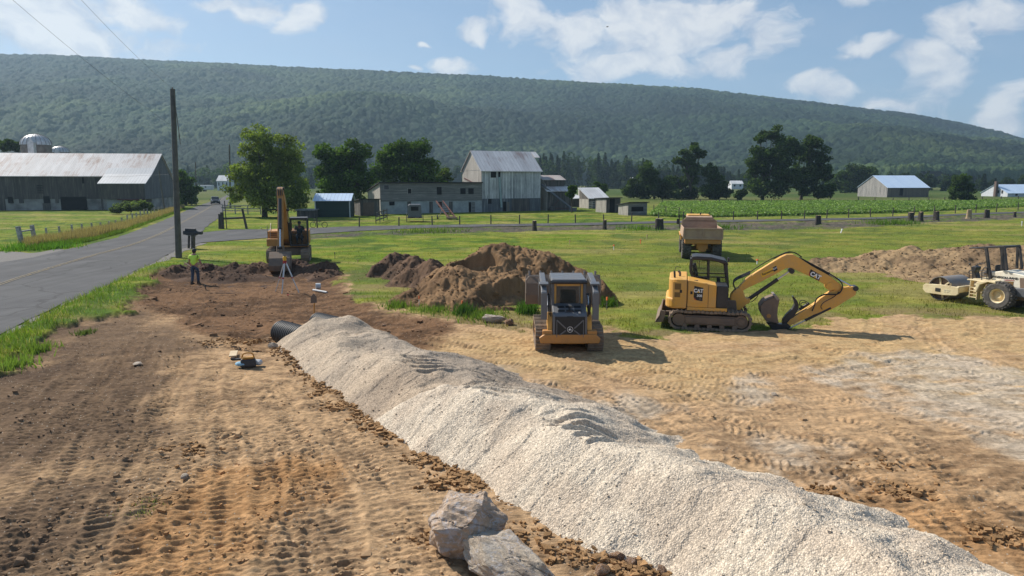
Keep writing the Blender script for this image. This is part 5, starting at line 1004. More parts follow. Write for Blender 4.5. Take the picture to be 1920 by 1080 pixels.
# leaping deer badge: a rounded white frame with a deer shape
MB().ring((-1.262, 0, .71), (-1.270, 0, .71), .085, .075, 24).build('badge', M['white'], dk)
MB().prism([(.045, -.035), (.03, -.01), (.05, .01), (.02, .012), (.0, .045), (-.012, .04), (0, .01), (-.045, -.01), (-.055, -.03), (-.02, -.018), (.01, -.022)], -1.268, -1.260, 'X').build('badge', M['white'], dk); dk2 = [o for o in bpy.data.objects if o.parent == dk and o.name.startswith('badge')]
for o in dk2[1:]: o.location.z = .71
hv = MB().b2(-1.05, -.78, -.02, .02, 1.19, 1.265)
for j, (xx, zz) in enumerate(((-1.03, 1.205), (-.80, 1.276))):
    for k in range(3): hv.box((xx, (-.24+.24*k), zz+.012), (.10, .20, .012), (0, R(-17), 0))
hv.build('hood_vent', M['ink'], X2, bev=.003); MB().tube([(-1.1, -.12, 1.17), (-1.14, -.09, 1.22), (-1.14, .09, 1.22), (-1.1, .12, 1.17)], .012).box((-1.22, 0, 1.07), (.05, .18, .05)).build('hood_handle', M['blk'], X2)
for sy in (-1, 1): MB().box((-1.248, sy*.40, .47), (.012, .05, .12)).build('tail_light', M['lens'], X2)
MB().box((-1.16, -.27, 1.185), (.05, .06, .05)).build('work_light', M['lamp'], X2, bev=.01)
# cab
cab2 = empty_part('cab', X2)
f2 = MB()
for sy in (-1, 1): f2.bar((-.62, sy*.47, .9), (-.60, sy*.47, 2.02), .09, .12).bar((.65, sy*.47, .7), (.55, sy*.47, 2.02), .08, .10).bar((-.62, sy*.47, 1.99), (.55, sy*.47, 1.99), .08, .10)
f2.b2(-.68, -.60, -.47, .47, 1.94, 2.02).b2(-.62, -.56, -.45, .45, 1.25, 1.34).build('cab_frame', M['char'], cab2, bev=.015)
MB().prism([(-.70, 2.0), (-.68, 2.07), (.60, 2.10), (.66, 2.03), (.6, 2.0)], -.50, .50).build('roof', M['char'], cab2, bev=.02, seg=2); MB().cyl((-.70, -.53, 1.99), (-.70, .53, 1.99), .05, n=12).build('roof_roll', M['blk'], cab2, sm=True)
MB().b2(-.58, -.55, -.42, -.36, 1.3, 1.95).b2(-.58, -.55, .36, .42, 1.3, 1.95).b2(-.58, -.55, -.34, .34, 1.86, 1.95).build('rear_panel', M['yel'], cab2); MB().b2(-.585, -.575, -.36, .36, 1.3, 1.86).build('window', M['glass'], cab2)
MB().box((-.15, 0, 1.05), (.5, .5, .16)).box((-.38, 0, 1.42), (.14, .48, .62)).build('seat', M['seat'], cab2, bev=.06, seg=2); MB().b2(-.5, .6, -.44, .44, .62, .9).build('cab_floor', M['blk'], cab2)
for sy in (-1, 1): MB().prism([(-.5, 1.0), (.5, .9), (.5, 1.5), (-.5, 1.8)], sy*.455, sy*.462).build('side_screen', M['glass'], cab2)
# lift arms
for sy in (-1, 1):
    y0, y1 = sy*.66, sy*.82
    am = MB().prism([(-1.12, .98), (-.98, .96), (-.90, 1.6), (-.6, 1.78), (.4, 1.95), (.95, 1.62), (1.30, .95), (1.42, 1.0), (1.15, 1.70), (.5, 2.12), (-.7, 1.97), (-1.10, 1.76)], min(y0, y1), max(y0, y1)).build('lift_arm', M['char'], X2, bev=.018, seg=2)
    MB().box((-.80, sy*.74, 1.97), (.22, .26, .05), (0, R(-10), 0)).box((-1.13, sy*.74, 1.36), (.03, .18, .78)).build('arm_plate', M['char'], am, bev=.01)
    cylinder(am, (-.95, sy*.60, .80), (-.2, sy*.60, 1.55), .6, .045, .025)
    MB().tube([(-1.0, sy*.60, 1.7), (-1.06, sy*.56, 1.4), (-1.0, sy*.54, 1.1), (-.85, sy*.52, .9)], .018, 6, sm=5).tube([(-.9, sy*.6, 1.72), (-1.0, sy*.6, 1.3), (-.9, sy*.57, 1.0)], .014, 6, sm=5).build('hose', M['rubber'], am, sm=True)
    MB().prism([(-1.15, .56), (-.55, .56), (-.62, 1.1), (-.9, 1.15), (-1.05, .9)], sy*.57-.07, sy*.57+.07).build('arm_tower', M['yel'], X2, bev=.01)
bk2 = MB(); sec = [(1.50, .95), (1.47, 1.25), (1.55, 1.62), (1.78, 1.88), (1.84, 1.86), (1.64, 1.58), (1.55, 1.25), (1.56, 1.0), (2.2, .94), (2.2, .90)]
bk2.prism(sec, -1.22, 1.22)
for yy in (-1.22, 1.195): bk2.prism([(1.50, .93), (2.2, .90), (2.1, 1.35), (1.84, 1.88), (1.55, 1.62), (1.47, 1.25)], yy, yy+.025)
b2o = bk2.build('bucket', M['rust'], X2, bev=.006)
for k in range(7): MB().prism([(1.76, 1.84), (1.86, 1.84), (1.82, 2.0), (1.80, 2.0)], -1.1+k*.36, -1.03+k*.36).build('tooth', M['steel'], b2o, bev=.008)
for s_ in (-1, 1): MB().tube([(1.50, s_*1.20, 1.30), (1.46, s_*1.20, 1.74), (1.5, s_*1.1, 1.86), (1.5, s_*.62, 1.86)], .022, 8).build('guard_frame', M['steel'], b2o, sm=True)

# ---------------------------------------------------------------- people
def skinned(name, V, E, Rd, mat, parent, sub=2):
    me = bpy.data.meshes.new(name); me.from_pydata([tuple(v) for v in V], E, []); me.materials.append(mat); o = link(name, me, parent)
    s_ = o.modifiers.new('skin', 'SKIN'); s_.use_smooth_shade = True
    for i, r_ in enumerate(Rd): me.skin_vertices[0].data[i].radius = (r_, r_) if not isinstance(r_, tuple) else r_
    me.skin_vertices[0].data[0].use_root = True
    b = o.modifiers.new('sub', 'SUBSURF'); b.levels = sub; b.render_levels = sub; return o
M['skin'] = plain('skin', (.42, .22, .14), .6, 0, .15, 9, 0); M['lime'] = plain('lime_shirt', (.72, 1.0, .10), .8, 0, .1, 6, .6); M['jean'] = plain('denim', (.060, .085, .135), .9, 0, .4, 9, .5); M['boot'] = plain('boots', (.055, .038, .028), .8, 0, .3, 9, .4); M['cap'] = plain('dark_cap', (.03, .032, .035), .8); M['hair'] = plain('dark_hair', (.03, .02, .015), .8); M['greyshirt'] = plain('grey_shirt', (.06, .075, .10), .9)
def person(loc, rz, lab, J, shirt, cap=True, sleeve=.5, z=0, trous='jean', parentname='person'):
    """J: joints in own axes (x forward, y left)"""
    P = empty(parentname, (loc[0], loc[1], z), rz, lab, 'person'); V = []; E = []; Rd = []
    def ch(pts, rad, root=None):
        idx = [] if root is None else [root]
        for p_, r_ in zip(pts, rad): V.append(Vector(p_)); Rd.append(r_); idx.append(len(V)-1)
        for a, b in zip(idx[:-1], idx[1:]): E.append((a, b))
        return idx
    g = lambda k: Vector(J[k])
    sp = ch([g('pelvis'), g('waist'), g('chest'), g('neck'), g('head')-Vector((0, 0, .04)), g('head')+Vector((.005, 0, .05))], [(.15, .11), (.135, .10), (.17, .12), .055, (.082, .088), (.078, .085)])
    for s_ in ('l', 'r'):
        ch([g('sh'+s_), g('el'+s_), g('wr'+s_)], [.065, .045, .030], sp[2]); ch([g('hip'+s_), g('kn'+s_), g('an'+s_)], [.095, .062, .042], sp[0])
    body = skinned('body', V, E, Rd, M['skin'], P); h = g('head')
    fc = MB().sphere(h+Vector((.088, .028, .01)), .010, 8, 6).sphere(h+Vector((.088, -.028, .01)), .010, 8, 6).build('eye', M['ink'], P); MB().prism([(h.x+.085, h.z+.02), (h.x+.115, h.z-.025), (h.x+.085, h.z-.03)], h.y-.012, h.y+.012).build('nose', M['skin'], P, bev=.004)
    MB().sphere(h+Vector((0, .085, 0)), .026, 8, 6, (.7, .5, 1.1)).sphere(h+Vector((0, -.085, 0)), .026, 8, 6, (.7, .5, 1.1)).build('ear', M['skin'], P, sm=True)
    for s_ in ('l', 'r'):                                  # hands with five fingers
        w_ = g('wr'+s_); d_ = (g('wr'+s_)-g('el'+s_)).normalized(); sd = 1 if s_ == 'l' else -1; fw = Vector((1, 0, 0)); fw = (fw-d_*fw.dot(d_)).normalized()
        HV = [w_, w_+d_*.05, w_+d_*.09]; HE = [(0, 1), (1, 2)]; HR = [(.026, .020), (.040, .018), (.038, .016)]
        for k, (o_, L_) in enumerate(((-.030, .060), (-.010, .072), (.010, .078), (.030, .070))):
            b0 = w_+d_*.092-fw*o_*-1; i0 = len(HV); HV += [b0+d_*.012, b0+d_*(L_*.55)+fw*.0-Vector((0, sd*.008, 0)), b0+d_*L_-Vector((0, sd*.026, 0))]; HE += [(2, i0), (i0, i0+1), (i0+1, i0+2)]; HR += [.010, .009, .008]
        i0 = len(HV); HV += [w_+d_*.04+fw*.042, w_+d_*.085+fw*.055]; HE += [(1, i0), (i0, i0+1)]; HR += [.012, .009]; skinned('hand', HV, HE, HR, M['skin'], P, 1)
    V, E, Rd = [], [], []
    sp = ch([g('waist').lerp(g('pelvis'), 1.05), g('waist'), g('chest'), g('neck')-Vector((0, 0, .075))], [(.178, .145), (.165, .13), (.19, .14), .075])
    for s_ in ('l', 'r'): ch([g('sh'+s_), g('sh'+s_).lerp(g('el'+s_), .62)], [.085, .078], sp[2])
    skinned('shirt', V, E, Rd, shirt, P); V, E, Rd = [], [], []
    sp = ch([g('pelvis')+Vector((0, 0, .05)), g('pelvis')], [(.155, .125), (.165, .13)])
    for s_ in ('l', 'r'): ch([g('hip'+s_), g('kn'+s_), g('an'+s_)+(g('kn'+s_)-g('an'+s_))*.12], [.112, .078, .068], sp[1])
    skinned('trousers', V, E, Rd, M[trous], P)
    for s_ in ('l', 'r'): a = g('an'+s_); MB().prism([(a.x-.09, a.z-.09), (a.x+.18, a.z-.09), (a.x+.18, a.z-.05), (a.x+.06, a.z+.0), (a.x+.05, a.z+.10), (a.x-.06, a.z+.10), (a.x-.09, a.z-.02)], a.y-.05, a.y+.05).build('boot', M['boot'], P, bev=.02, seg=2)
    if cap:
        c = MB(); c.lathe([(.108, 0), (.108, .03), (.098, .075), (.06, .108), (.001, .118)], h+Vector((0, 0, .035)), 'Z', 20).prism([(h.x+.08, h.y-.07), (h.x+.18, h.y-.05), (h.x+.195, h.y), (h.x+.18, h.y+.05), (h.x+.08, h.y+.07)], h.z+.035, h.z+.047, 'Z'); c.build('cap', M['cap'], P, sm=True)
    hr = MB().sphere(h+Vector((-.022, 0, .012)), .096, 14, 10, (1, 1, 1.05)).build('hair', M['hair'], P, sm=True); return P
stand = dict(pelvis=(0, 0, .95), waist=(.0, 0, 1.12), chest=(.02, 0, 1.34), neck=(.035, 0, 1.52), head=(.07, 0, 1.64), shl=(.02, .19, 1.42), shr=(.02, -.19, 1.42), ell=(-.02, .26, 1.13), elr=(.03, -.30, 1.13), wrl=(.10, .25, .90), wrr=(.16, -.36, .90),
             hipl=(0, .10, .90), hipr=(0, -.10, .90), knl=(-.02, .11, .50), knr=(.06, -.12, .50), anl=(-.12, .11, .09), anr=(.05, -.13, .09))
px_, py_ = G(367, 533, -.2); person((px_, py_), R(84), 'man in a lime green t-shirt, jeans and dark cap, standing with his back to us', stand, M['lime'], z=-.2)
# shovel handle he holds out at his left
fp = Frame(px_, py_, R(84)); hd = Vector((px_, py_, -.2))+Matrix.Rotation(R(84), 3, 'Z') @ Vector((.16, .24, .83)); tx, tz_ = AY(345, 491, hd.y+.5)
dv = (Vector((tx, hd.y+.5, tz_))-hd); rk = empty('rake', hd, 0, 'thin dark rake handle held low by the man in lime green', 'rake'); MB().cyl(-dv*.75, dv, .016, n=8).build('handle', M['rust'], rk, sm=True); MB().box(-dv*.75, (.30, .04, .03)).build('rake_head', M['rubber'], rk, bev=.005)

# ---------------------------------------------------------------- orange excavator facing us
oy = 42.6; ox = AY(537, 440, oy-1.7)[0]*1.03; X3 = empty('excavator', (ox, oy, 0), R(-76), 'older orange excavator facing us with its boom raised high, on dark torn soil', 'excavator')
for s_ in (-1, 1): track(X3, s_*.99, 3.5, .78, .50, pitch=.17, grow=.03, sprx=-1)
MB().b2(-1.0, 1.0, -.75, .75, .40, .85).cyl((0, 0, .8), (0, 0, 1.0), .6, n=24).build('undercarriage', M['rust'], X3, bev=.03)
MB().prism(rplan(-1.9, .2, -1.22, 1.22, .5), 1.0, 1.85, 'Z').build('engine_cover', M['yel2'], X3, bev=.05, seg=2); MB().b2(.2, 1.25, -1.22, -.45, 1.0, 1.45).b2(.2, .7, -1.2, -.5, 1.45, 1.88).b2(-1.2, 1.2, -.45, 1.2, .92, 1.02).build('tool_box', M['yel2'], X3, bev=.04, seg=2)
MB().b2(.705, .71, -1.05, -.65, 1.62, 1.66).b2(.705, .71, -1.05, -.65, 1.72, 1.76).build('vent', M['ink'], X3)
MB().tube([(1.1, -1.15, 1.45), (1.1, -1.15, 2.25)], .02).tube([(.3, -1.0, 1.88), (.3, -1.0, 2.35), (1.0, -1.0, 1.95), (1.15, -1.0, 1.46)], .018).tube([(1.1, -1.15, 2.0), (1.15, -1.4, 2.0), (1.2, -1.5, 2.15)], .015, sm=4).build('handrail', M['steel'], X3, sm=True)
c3 = empty_part('cab', X3); cf = MB(); Y0, Y1 = .16, 1.16
for yy in (Y0, Y1): cf.bar((1.30, yy, 1.0), (1.34, yy, 1.8), .07, .08).bar((1.34, yy, 1.8), (1.12, yy, 2.62), .07, .08).bar((1.12, yy, 2.62), (-.2, yy, 2.62), .07, .08).bar((-.2, yy, 2.62), (-.25, yy, 1.0), .07, .08).bar((.55, yy, 2.62), (.55, yy, 1.0), .06, .06).bar((1.30, yy, 1.04), (-.25, yy, 1.04), .07, .1)
cf.bar((1.12, Y0, 2.62), (1.12, Y1, 2.62), .08, .08).bar((1.34, Y0, 1.72), (1.34, Y1, 1.72), .03, .03).bar((1.30, Y0, 1.04), (1.30, Y1, 1.04), .12, .12); cf.build('cab_frame', M['blk'], c3, bev=.015)
MB().b2(-.25, 1.15, Y0-.03, Y1+.03, 2.62, 2.70).build('roof', M['blk'], c3, bev=.03, seg=2); MB().prism([(1.31, 1.08), (1.35, 1.8), (1.14, 2.58), (1.132, 2.58), (1.342, 1.8), (1.302, 1.08)], Y0+.05, Y1-.05).b2(-.2, 1.1, Y0, Y0+.008, 1.8, 2.58).b2(-.2, 1.1, Y1-.008, Y1, 1.3, 2.58).b2(-.25, -.24, Y0+.05, Y1-.05, 1.7, 2.58).build('window', M['glass'], c3)
MB().b2(-.25, 1.25, Y1-.03, Y1+.01, 1.05, 1.32).b2(-.24, 1.25, Y0-.01, Y0+.03, 1.05, 1.8).build('door_skin', M['blk'], c3); MB().box((.1, .66, 1.45), (.5, .5, .15)).box((-.12, .66, 1.8), (.12, .46, .65)).build('seat', M['seat'], c3, bev=.04)
bp = [(.15, 1.35), (.55, 1.75), (1.1, 3.1), (2.0, 3.95), (3.1, 4.32), (3.35, 4.15), (3.25, 3.98), (2.35, 3.48), (1.65, 2.7), (1.05, 1.4), (.7, 1.15)]
MB().prism(bp, -.32, .06).build('boom', M['yel2'], X3, bev=.02, seg=2)
st3 = MB().prism([(2.72, 4.42), (2.95, 4.55), (3.3, 4.4), (3.55, 3.9), (5.12, 1.05), (4.95, .92), (3.2, 3.7), (2.95, 4.0)], -.28, .02).build('stick', M['yel2'], X3, bev=.02, seg=2)
MB().cyl((2.85, -.34, 4.47), (2.85, .08, 4.47), .09, n=16).build('pin_boss', M['blk'], st3)
cylinder(X3, (1.5, -.13, 3.9), (2.85, -.13, 4.5), .6, .09, .05); cylinder(X3, (.95, -.40, 1.3), (1.9, -.40, 3.2), .6, .08, .045); cylinder(X3, (.95, .14, 1.3), (1.9, .14, 3.2), .6, .08, .045); cylinder(X3, (3.62, -.13, 3.9), (5.1, -.13, 1.25), .62, .09, .045)
hz3 = MB()
for k in range(4): hz3.tube([(.8, -.3+k*.1, 1.8), (1.0, -.3+k*.1, 2.9), (1.9, -.3+k*.1, 4.08), (3.1, -.3+k*.1, 4.5), (3.55, -.3+k*.1, 4.1)], .022, 6, sm=5)
hz3.build('hose', M['rubber'], X3, sm=True)
bp = [(4.9, 1.02), (5.3, 1.05), (5.75, .75), (5.95, .35), (5.8, .05), (5.35, -.06), (4.95, .1), (4.98, .16), (5.33, .02), (5.72, .12), (5.84, .38), (5.66, .70), (5.25, .97)]
b3 = MB().prism(bp, -.70, .44)
for yy in (-.70, .415): b3.prism([(4.9, 1.02), (5.3, 1.05), (5.75, .75), (5.95, .35), (5.8, .05), (5.35, -.06), (4.95, .1)], yy, yy+.025)
b3.build('bucket', M['rust'], X3, bev=.008); MB().bar((5.25, -.3, 1.0), (4.95, -.3, 1.35), .06, .12).bar((5.25, .05, 1.0), (4.95, .05, 1.35), .06, .12).box((5.1, -.13, 1.05), (.3, .3, .25)).build('linkage', M['rust'], X3, bev=.02)
sit = dict(pelvis=(0, 0, .08), waist=(-.03, 0, .26), chest=(.0, 0, .50), neck=(.02, 0, .67), head=(.05, 0, .80), shl=(.0, .20, .58), shr=(.0, -.20, .58), ell=(.10, .30, .34), elr=(.10, -.30, .34), wrl=(.36, .24, .36), wrr=(.36, -.24, .36), hipl=(.05, .10, .07), hipr=(.05, -.10, .07), knl=(.48, .14, .10), knr=(.48, -.14, .10), anl=(.60, .14, -.30), anr=(.60, -.14, -.30))
c = Vector((ox, oy, 0))+Matrix.Rotation(R(-76), 3, 'Z') @ Vector((.18, .66, 0)); person((c.x, c.y), R(-76), 'driver in a dark shirt sitting in the cab of the orange excavator', sit, M['greyshirt'], z=1.50)

# ---------------------------------------------------------------- dump truck seen from behind
dx_, dy_ = 12.15, 43.7; X4 = empty('dump_truck', (dx_, dy_, 0), R(79), 'yellow dump truck with a dusty brown tipper, seen from behind on the grass', 'dump truck')
for xx, ww, rr in ((0, .56, .64), (3.9, .50, .60)):
    for s_ in (-1, 1): wheel(X4, (xx, s_*.93, rr), rr, ww, lugs=22, rim=.5, rimmat=M['yel2'], deep=1.3)
MB().b2(-.5, 5.2, -.36, .36, .62, .98).build('chassis', M['yel2'], X4, bev=.03); MB().prism([(-.34, 1.02), (.34, 1.02), (.34, .78), (.18, .48), (-.18, .48), (-.34, .78)], -.72, -.2, 'X').build('rear_frame', M['yel2'], X4, bev=.03, seg=2); MB().cyl((0, -.9, .64), (0, .9, .64), .14, n=14).cyl((3.9, -.9, .6), (3.9, .9, .6), .12, n=14).build('axle', M['rust'], X4)
M['bed'] = paint('dusty_tipper', (.36, .235, .165), .8, .8, (.52, .38, .25), 0, 2, .3)
bd = MB().prism([(-1.19, 1.98), (-1.24, 1.42), (-.95, 1.12), (.95, 1.12), (1.24, 1.42), (1.19, 1.98), (1.13, 1.98), (1.17, 1.45), (.92, 1.18), (-.92, 1.18), (-1.17, 1.45), (-1.13, 1.98)], -.95, 2.6, 'X')
bd.b2(2.5, 2.58, -1.15, 1.15, 1.2, 2.3).prism([(-1.15, 2.2), (-.85, 2.50), (.85, 2.50), (1.15, 2.2)], 2.5, 2.58, 'X').bar((2.58, 0, 2.48), (3.3, 0, 2.58), 1.7, .05); B4 = bd.build('tipper_bed', M['bed'], X4, bev=.012)
tg = MB().b2(-1.0, -.95, -1.18, 1.18, 1.30, 1.96).build('tailgate', M['bed'], X4, bev=.008); rb = MB().b2(-1.05, -1.0, -1.20, 1.20, 1.90, 2.0).b2(-1.05, -1.0, -1.20, 1.20, 1.28, 1.40)
for yy in (-1.16, -.0, 1.16): rb.b2(-1.05, -1.0, yy-.05, yy+.05, 1.40, 1.90)
rb.build('tailgate_rib', M['bed'], tg, bev=.01); MB().b2(-1.0, -.4, -1.1, 1.1, 1.0, 1.28).build('bed_lip', M['yel2'], X4, bev=.03)
c4 = empty_part('cab', X4); MB().b2(2.95, 4.6, -.75, .75, 2.50, 2.64).build('roof', M['yel'], c4, bev=.06, seg=2); MB().b2(3.0, 4.5, -.70, .70, .95, 1.7).build('cab_shell', M['yel'], c4, bev=.05, seg=2); MB().b2(3.05, 4.45, -.66, .66, 1.7, 2.48).build('window', M['glassd'], c4, bev=.03); MB().prism([(4.5, 1.0), (5.6, 1.0), (5.7, 1.5), (4.5, 1.75)], -.7, .7).build('hood', M['yel'], X4, bev=.06, seg=2)
for s_ in (-1, 1): MB().prism([(3.2, 1.25), (3.5, 1.42), (4.3, 1.42), (4.6, 1.2), (4.6, 1.14), (4.28, 1.36), (3.52, 1.36), (3.2, 1.19)], s_*.98-.26, s_*.98+.26).b2(3.15, 3.3, s_*1.05-.12, s_*1.05+.12, .9, 1.62).build('fender', M['yel'], X4, bev=.015)
MB().tube([(3.4, .9, 1.6), (3.4, 1.25, 1.7), (3.4, 1.28, 2.6)], .03).tube([(3.4, 1.25, 2.3), (3.4, .85, 2.35)], .015).box((3.4, 1.36, 2.15), (.05, .17, .36)).build('mirror', M['blk'], X4); MB().tube([(3.1, -.1, 2.5), (3.1, -.1, 2.78)], .05).build('beacon', M['blk'], X4)

# ---------------------------------------------------------------- roller
hr_ = math.atan2(.90, -.436); gx_, gy_ = G(1864, 580.5); lf_ = Vector((-math.sin(hr_), math.cos(hr_))); X5o = (gx_-lf_.x*.92, gy_-lf_.y*.92); fr5 = Frame(X5o[0], X5o[1], hr_)
X5 = empty('road_roller', (X5o[0], X5o[1], 0), hr_, 'cream soil roller with a black roll bar and steel drum at the right edge', 'roller')
def z5(x, y, yl=.62): p = fr5.at(1720+x/7.2, 450+y/7.2, 1, yl); return (p.x, p.z)
rw = .53
for s_ in (-1, 1): wheel(X5, (0, s_*.66, rw), rw, .40, lugs=26, rim=.52, rimmat=M['cream'], diamond=True)
ce = z5(300, 660, .70); DR = .49; dxl = ce[0]
MB().ring((dxl, -.70, DR), (dxl, .70, DR), DR, DR-.025, 48).build('drum', M['drum'], X5, sm=True); dd_ = [o for o in bpy.data.objects if o.parent == X5 and o.name.startswith('drum')][0]
MB().cyl((dxl, -.52, DR), (dxl, .52, DR), DR-.03, n=40).build('drum_plate', M['rust'], dd_); hub = MB().cyl((dxl, -.66, DR), (dxl, .66, DR), .14, n=18)
for k in range(6): a = k*math.pi/3+.3; hub.bar((dxl+math.cos(a)*.12, .58, DR+math.sin(a)*.12), (dxl+math.cos(a)*(DR-.05), .58, DR+math.sin(a)*(DR-.05)), .06, .07)
hub.build('drum_hub', M['cream'], dd_, bev=.01)
bz = [z5(*p, .84) for p in [(78, 612), (100, 590), (300, 600), (555, 640), (550, 730), (520, 752), (350, 745), (110, 710), (70, 660)]]
hole = z5(277, 672, .84)
for s_ in (1, -1): MB().prism(bz, s_*.80-.04, s_*.80+.04).build('drum_frame', M['cream'], X5, bev=.015, seg=2)
xa = min(p[0] for p in bz); xb = max(p[0] for p in bz); MB().b2(xb-.10, xb, -.8, .8, bz[0][1]-.12, bz[0][1]+.02).b2(xa, xa+.12, -.8, .8, .42, .68).build('cross_beam', M['cream'], X5, bev=.02)
MB().box((hole[0], .845, hole[1]), (.22, .012, .15)).build('frame_opening', M['ink'], X5, bev=.03); w_ = z5(400, 690, .84)
for dz in (.03, -.04): words('73 40 1' if dz < 0 else '60 0 22', .07, (w_[0], .845, w_[1]+dz), (math.pi/2, 0, math.pi), M['whitepaint'], X5, sx=1.2)
t0 = z5(455, 580, .80); MB().prism([(t0[0]-.03, .6), (t0[0]+.05, .6), (t0[0]+.0, t0[1])], .76, .84).build('lug', M['cream'], X5, bev=.01)
MB().b2(.55, xa, -.22, .22, .42, .62).b2(.4, .75, -.55, .55, .36, .70).build('articulation', M['cream'], X5, bev=.03)
# steps
sx0 = z5(712, 600, .72)[0]; sx1 = z5(822, 600, .72)[0]; sm_ = MB()
for k in range(4): zz = z5(760, 645+k*44, .72)[1]; sm_.b2(sx0, sx1, .52, .74, zz, zz+.025)
sm_.b2(sx0-.03, sx0, .50, .74, z5(760, 785, .72)[1], .98).b2(sx1, sx1+.03, .50, .74, z5(760, 800, .72)[1], .98).build('step', M['cream'], X5, bev=.004)
pf = [z5(*p, .62) for p in [(690, 540), (690, 575), (860, 585), (1110, 560), (1110, 545), (860, 555)]]; MB().b2(z5(1000, 560)[0], z5(690, 560)[0], -.62, .74, .98, 1.03).b2(-.05, .55, -.58, .58, .55, .98).build('platform', M['cream'], X5, bev=.015)
MB().prism([z5(*p, .60) for p in [(855, 560), (1000, 545), (1115, 548), (1112, 590), (1010, 565), (900, 600), (850, 700), (830, 700), (845, 590)]], .46, .88).build('fender', M['cream'], X5, bev=.02)
hp_ = [z5(*p, .45) for p in [(1000, 432), (1180, 412), (1440, 482), (1560, 515), (1560, 672), (1385, 655), (1200, 635), (1110, 560), (1000, 540)]]
hd_ = MB().prism(hp_, -.45, .45).build('engine_hood', M['whitepaint'], X5, bev=.03, seg=2)
xg = z5(1380, 500, .45)[0]; MB().prism([z5(*p, .46) for p in [(1378, 510), (1570, 520), (1570, 655), (1385, 652)]], -.46, .46).build('rear_grill', M['rust'], X5, bev=.01)
MB().prism([z5(*p, .50) for p in [(1195, 640), (1600, 662), (1600, 790), (1385, 778), (1260, 752)]], -.50, .50).build('rear_bumper', M['char'], X5, bev=.03, seg=2)
MB().b2(-.9, .4, -.3, .3, .40, .9).build('rear_chassis', M['rust'], X5, bev=.02)
def slope(a, b): return math.atan2(b[1]-a[1], b[0]-a[0])
a_, b_ = z5(1050, 498, .46), z5(1320, 522, .46); sl_ = slope(b_, a_)
words('INGERSOLL-RAND', .115, ((a_[0]+b_[0])/2, .458, (a_[1]+b_[1])/2), (math.pi/2, sl_, math.pi), M['ink'], hd_, bold=.003, sx=abs(a_[0]-b_[0])/(.115*7.9)*1.25)
MB().prism([z5(*p, .46) for p in ((1170, 535), (1310, 545), (1310, 552), (1170, 543))], .452, .458).build('stripe', M['red'], hd_); MB().prism([z5(*p, .46) for p in ((1172, 556), (1300, 562), (1292, 625), (1170, 605))], .452, .456).build('rust_patch', M['vent'], hd_)
# roll bar
rp = MB()
for s_ in (.50, -.50):
    q = lambda x, y: (z5(x, y, .50)[0], s_, z5(x, y, .50)[1])
    rp.bar(q(985, 530), q(930, 105), .08, .11).bar(q(925, 98), q(1180, 92), .08, .07).bar(q(1140, 402), q(1152, 100), .07, .09).bar(q(1210, 412), q(1175, 95), .07, .09)
    rp.bar(q(915, 108), q(705, 110), .05, .05)
q = lambda x, y, s_: (z5(x, y, .50)[0], s_, z5(x, y, .50)[1]); rp.bar(q(928, 100, -.5), q(928, 100, .5), .08, .08).bar(q(1178, 95, -.5), q(1178, 95, .5), .08, .08).bar(q(705, 110, -.5), q(705, 110, .5), .05, .05)
rp.build('roll_bar', M['blk'], X5, bev=.012); a_ = z5(1060, 95, .5); b_ = z5(1178, 92, .5)
cs_ = [z5(*p, .1) for p in [(765, 345), (830, 360), (820, 400), (800, 440), (830, 545), (780, 545), (755, 440), (745, 380)]]; MB().prism(cs_, -.1, .22).build('console', M['blk'], X5, bev=.03, seg=2)
c_ = z5(850, 320, .1); MB().lathe([(.17, -.012), (.185, 0), (.17, .012), (.155, 0), (.17, -.012)], (c_[0], .06, c_[1]), (.5, 0, .86), 24).bar((c_[0]-.16, .06, c_[1]+.02), (c_[0]+.16, .06, c_[1]-.02), .03, .015).bar((c_[0], -.1, c_[1]), (c_[0], .22, c_[1]), .03, .015).build('steering_wheel', M['blk'], X5, sm=True)
s0 = z5(1025, 400, 0.); MB().box((s0[0], 0, s0[1]-.12), (.42, .46, .12)).box((s0[0]-.2, 0, s0[1]+.06), (.10, .44, .32)).build('seat', M['seat'], X5, bev=.04)
rl = MB()
for (a, b) in (((700, 540), (700, 415)), ((700, 415), (745, 410)), ((745, 410), (745, 540)), ((868, 540), (872, 420)), ((872, 420), (905, 372)), ((905, 372), (945, 372)), ((940, 372), (940, 530)), ((700, 450), (745, 448)), ((840, 415), (940, 415)), ((880, 480), (940, 480))): pa, pb = z5(*a, .55), z5(*b, .55); rl.tube([(pa[0], .55, pa[1]), (pb[0], .55, pb[1])], .018, 8)
rl.build('railing', M['blk'], X5, sm=True); pa, pb = z5(735, 380, .45), z5(708, 325, .45); MB().tube([(pa[0], .45, pa[1]), (pb[0], .45, pb[1])], .014).sphere((pb[0], .45, pb[1]), .04).build('lever', M['blk'], X5, sm=True); a_ = z5(900, 455, .3); MB().cyl((a_[0], .25, a_[1]), (a_[0], .45, a_[1]), .08, n=14).build('gauge', M['steel'], X5)
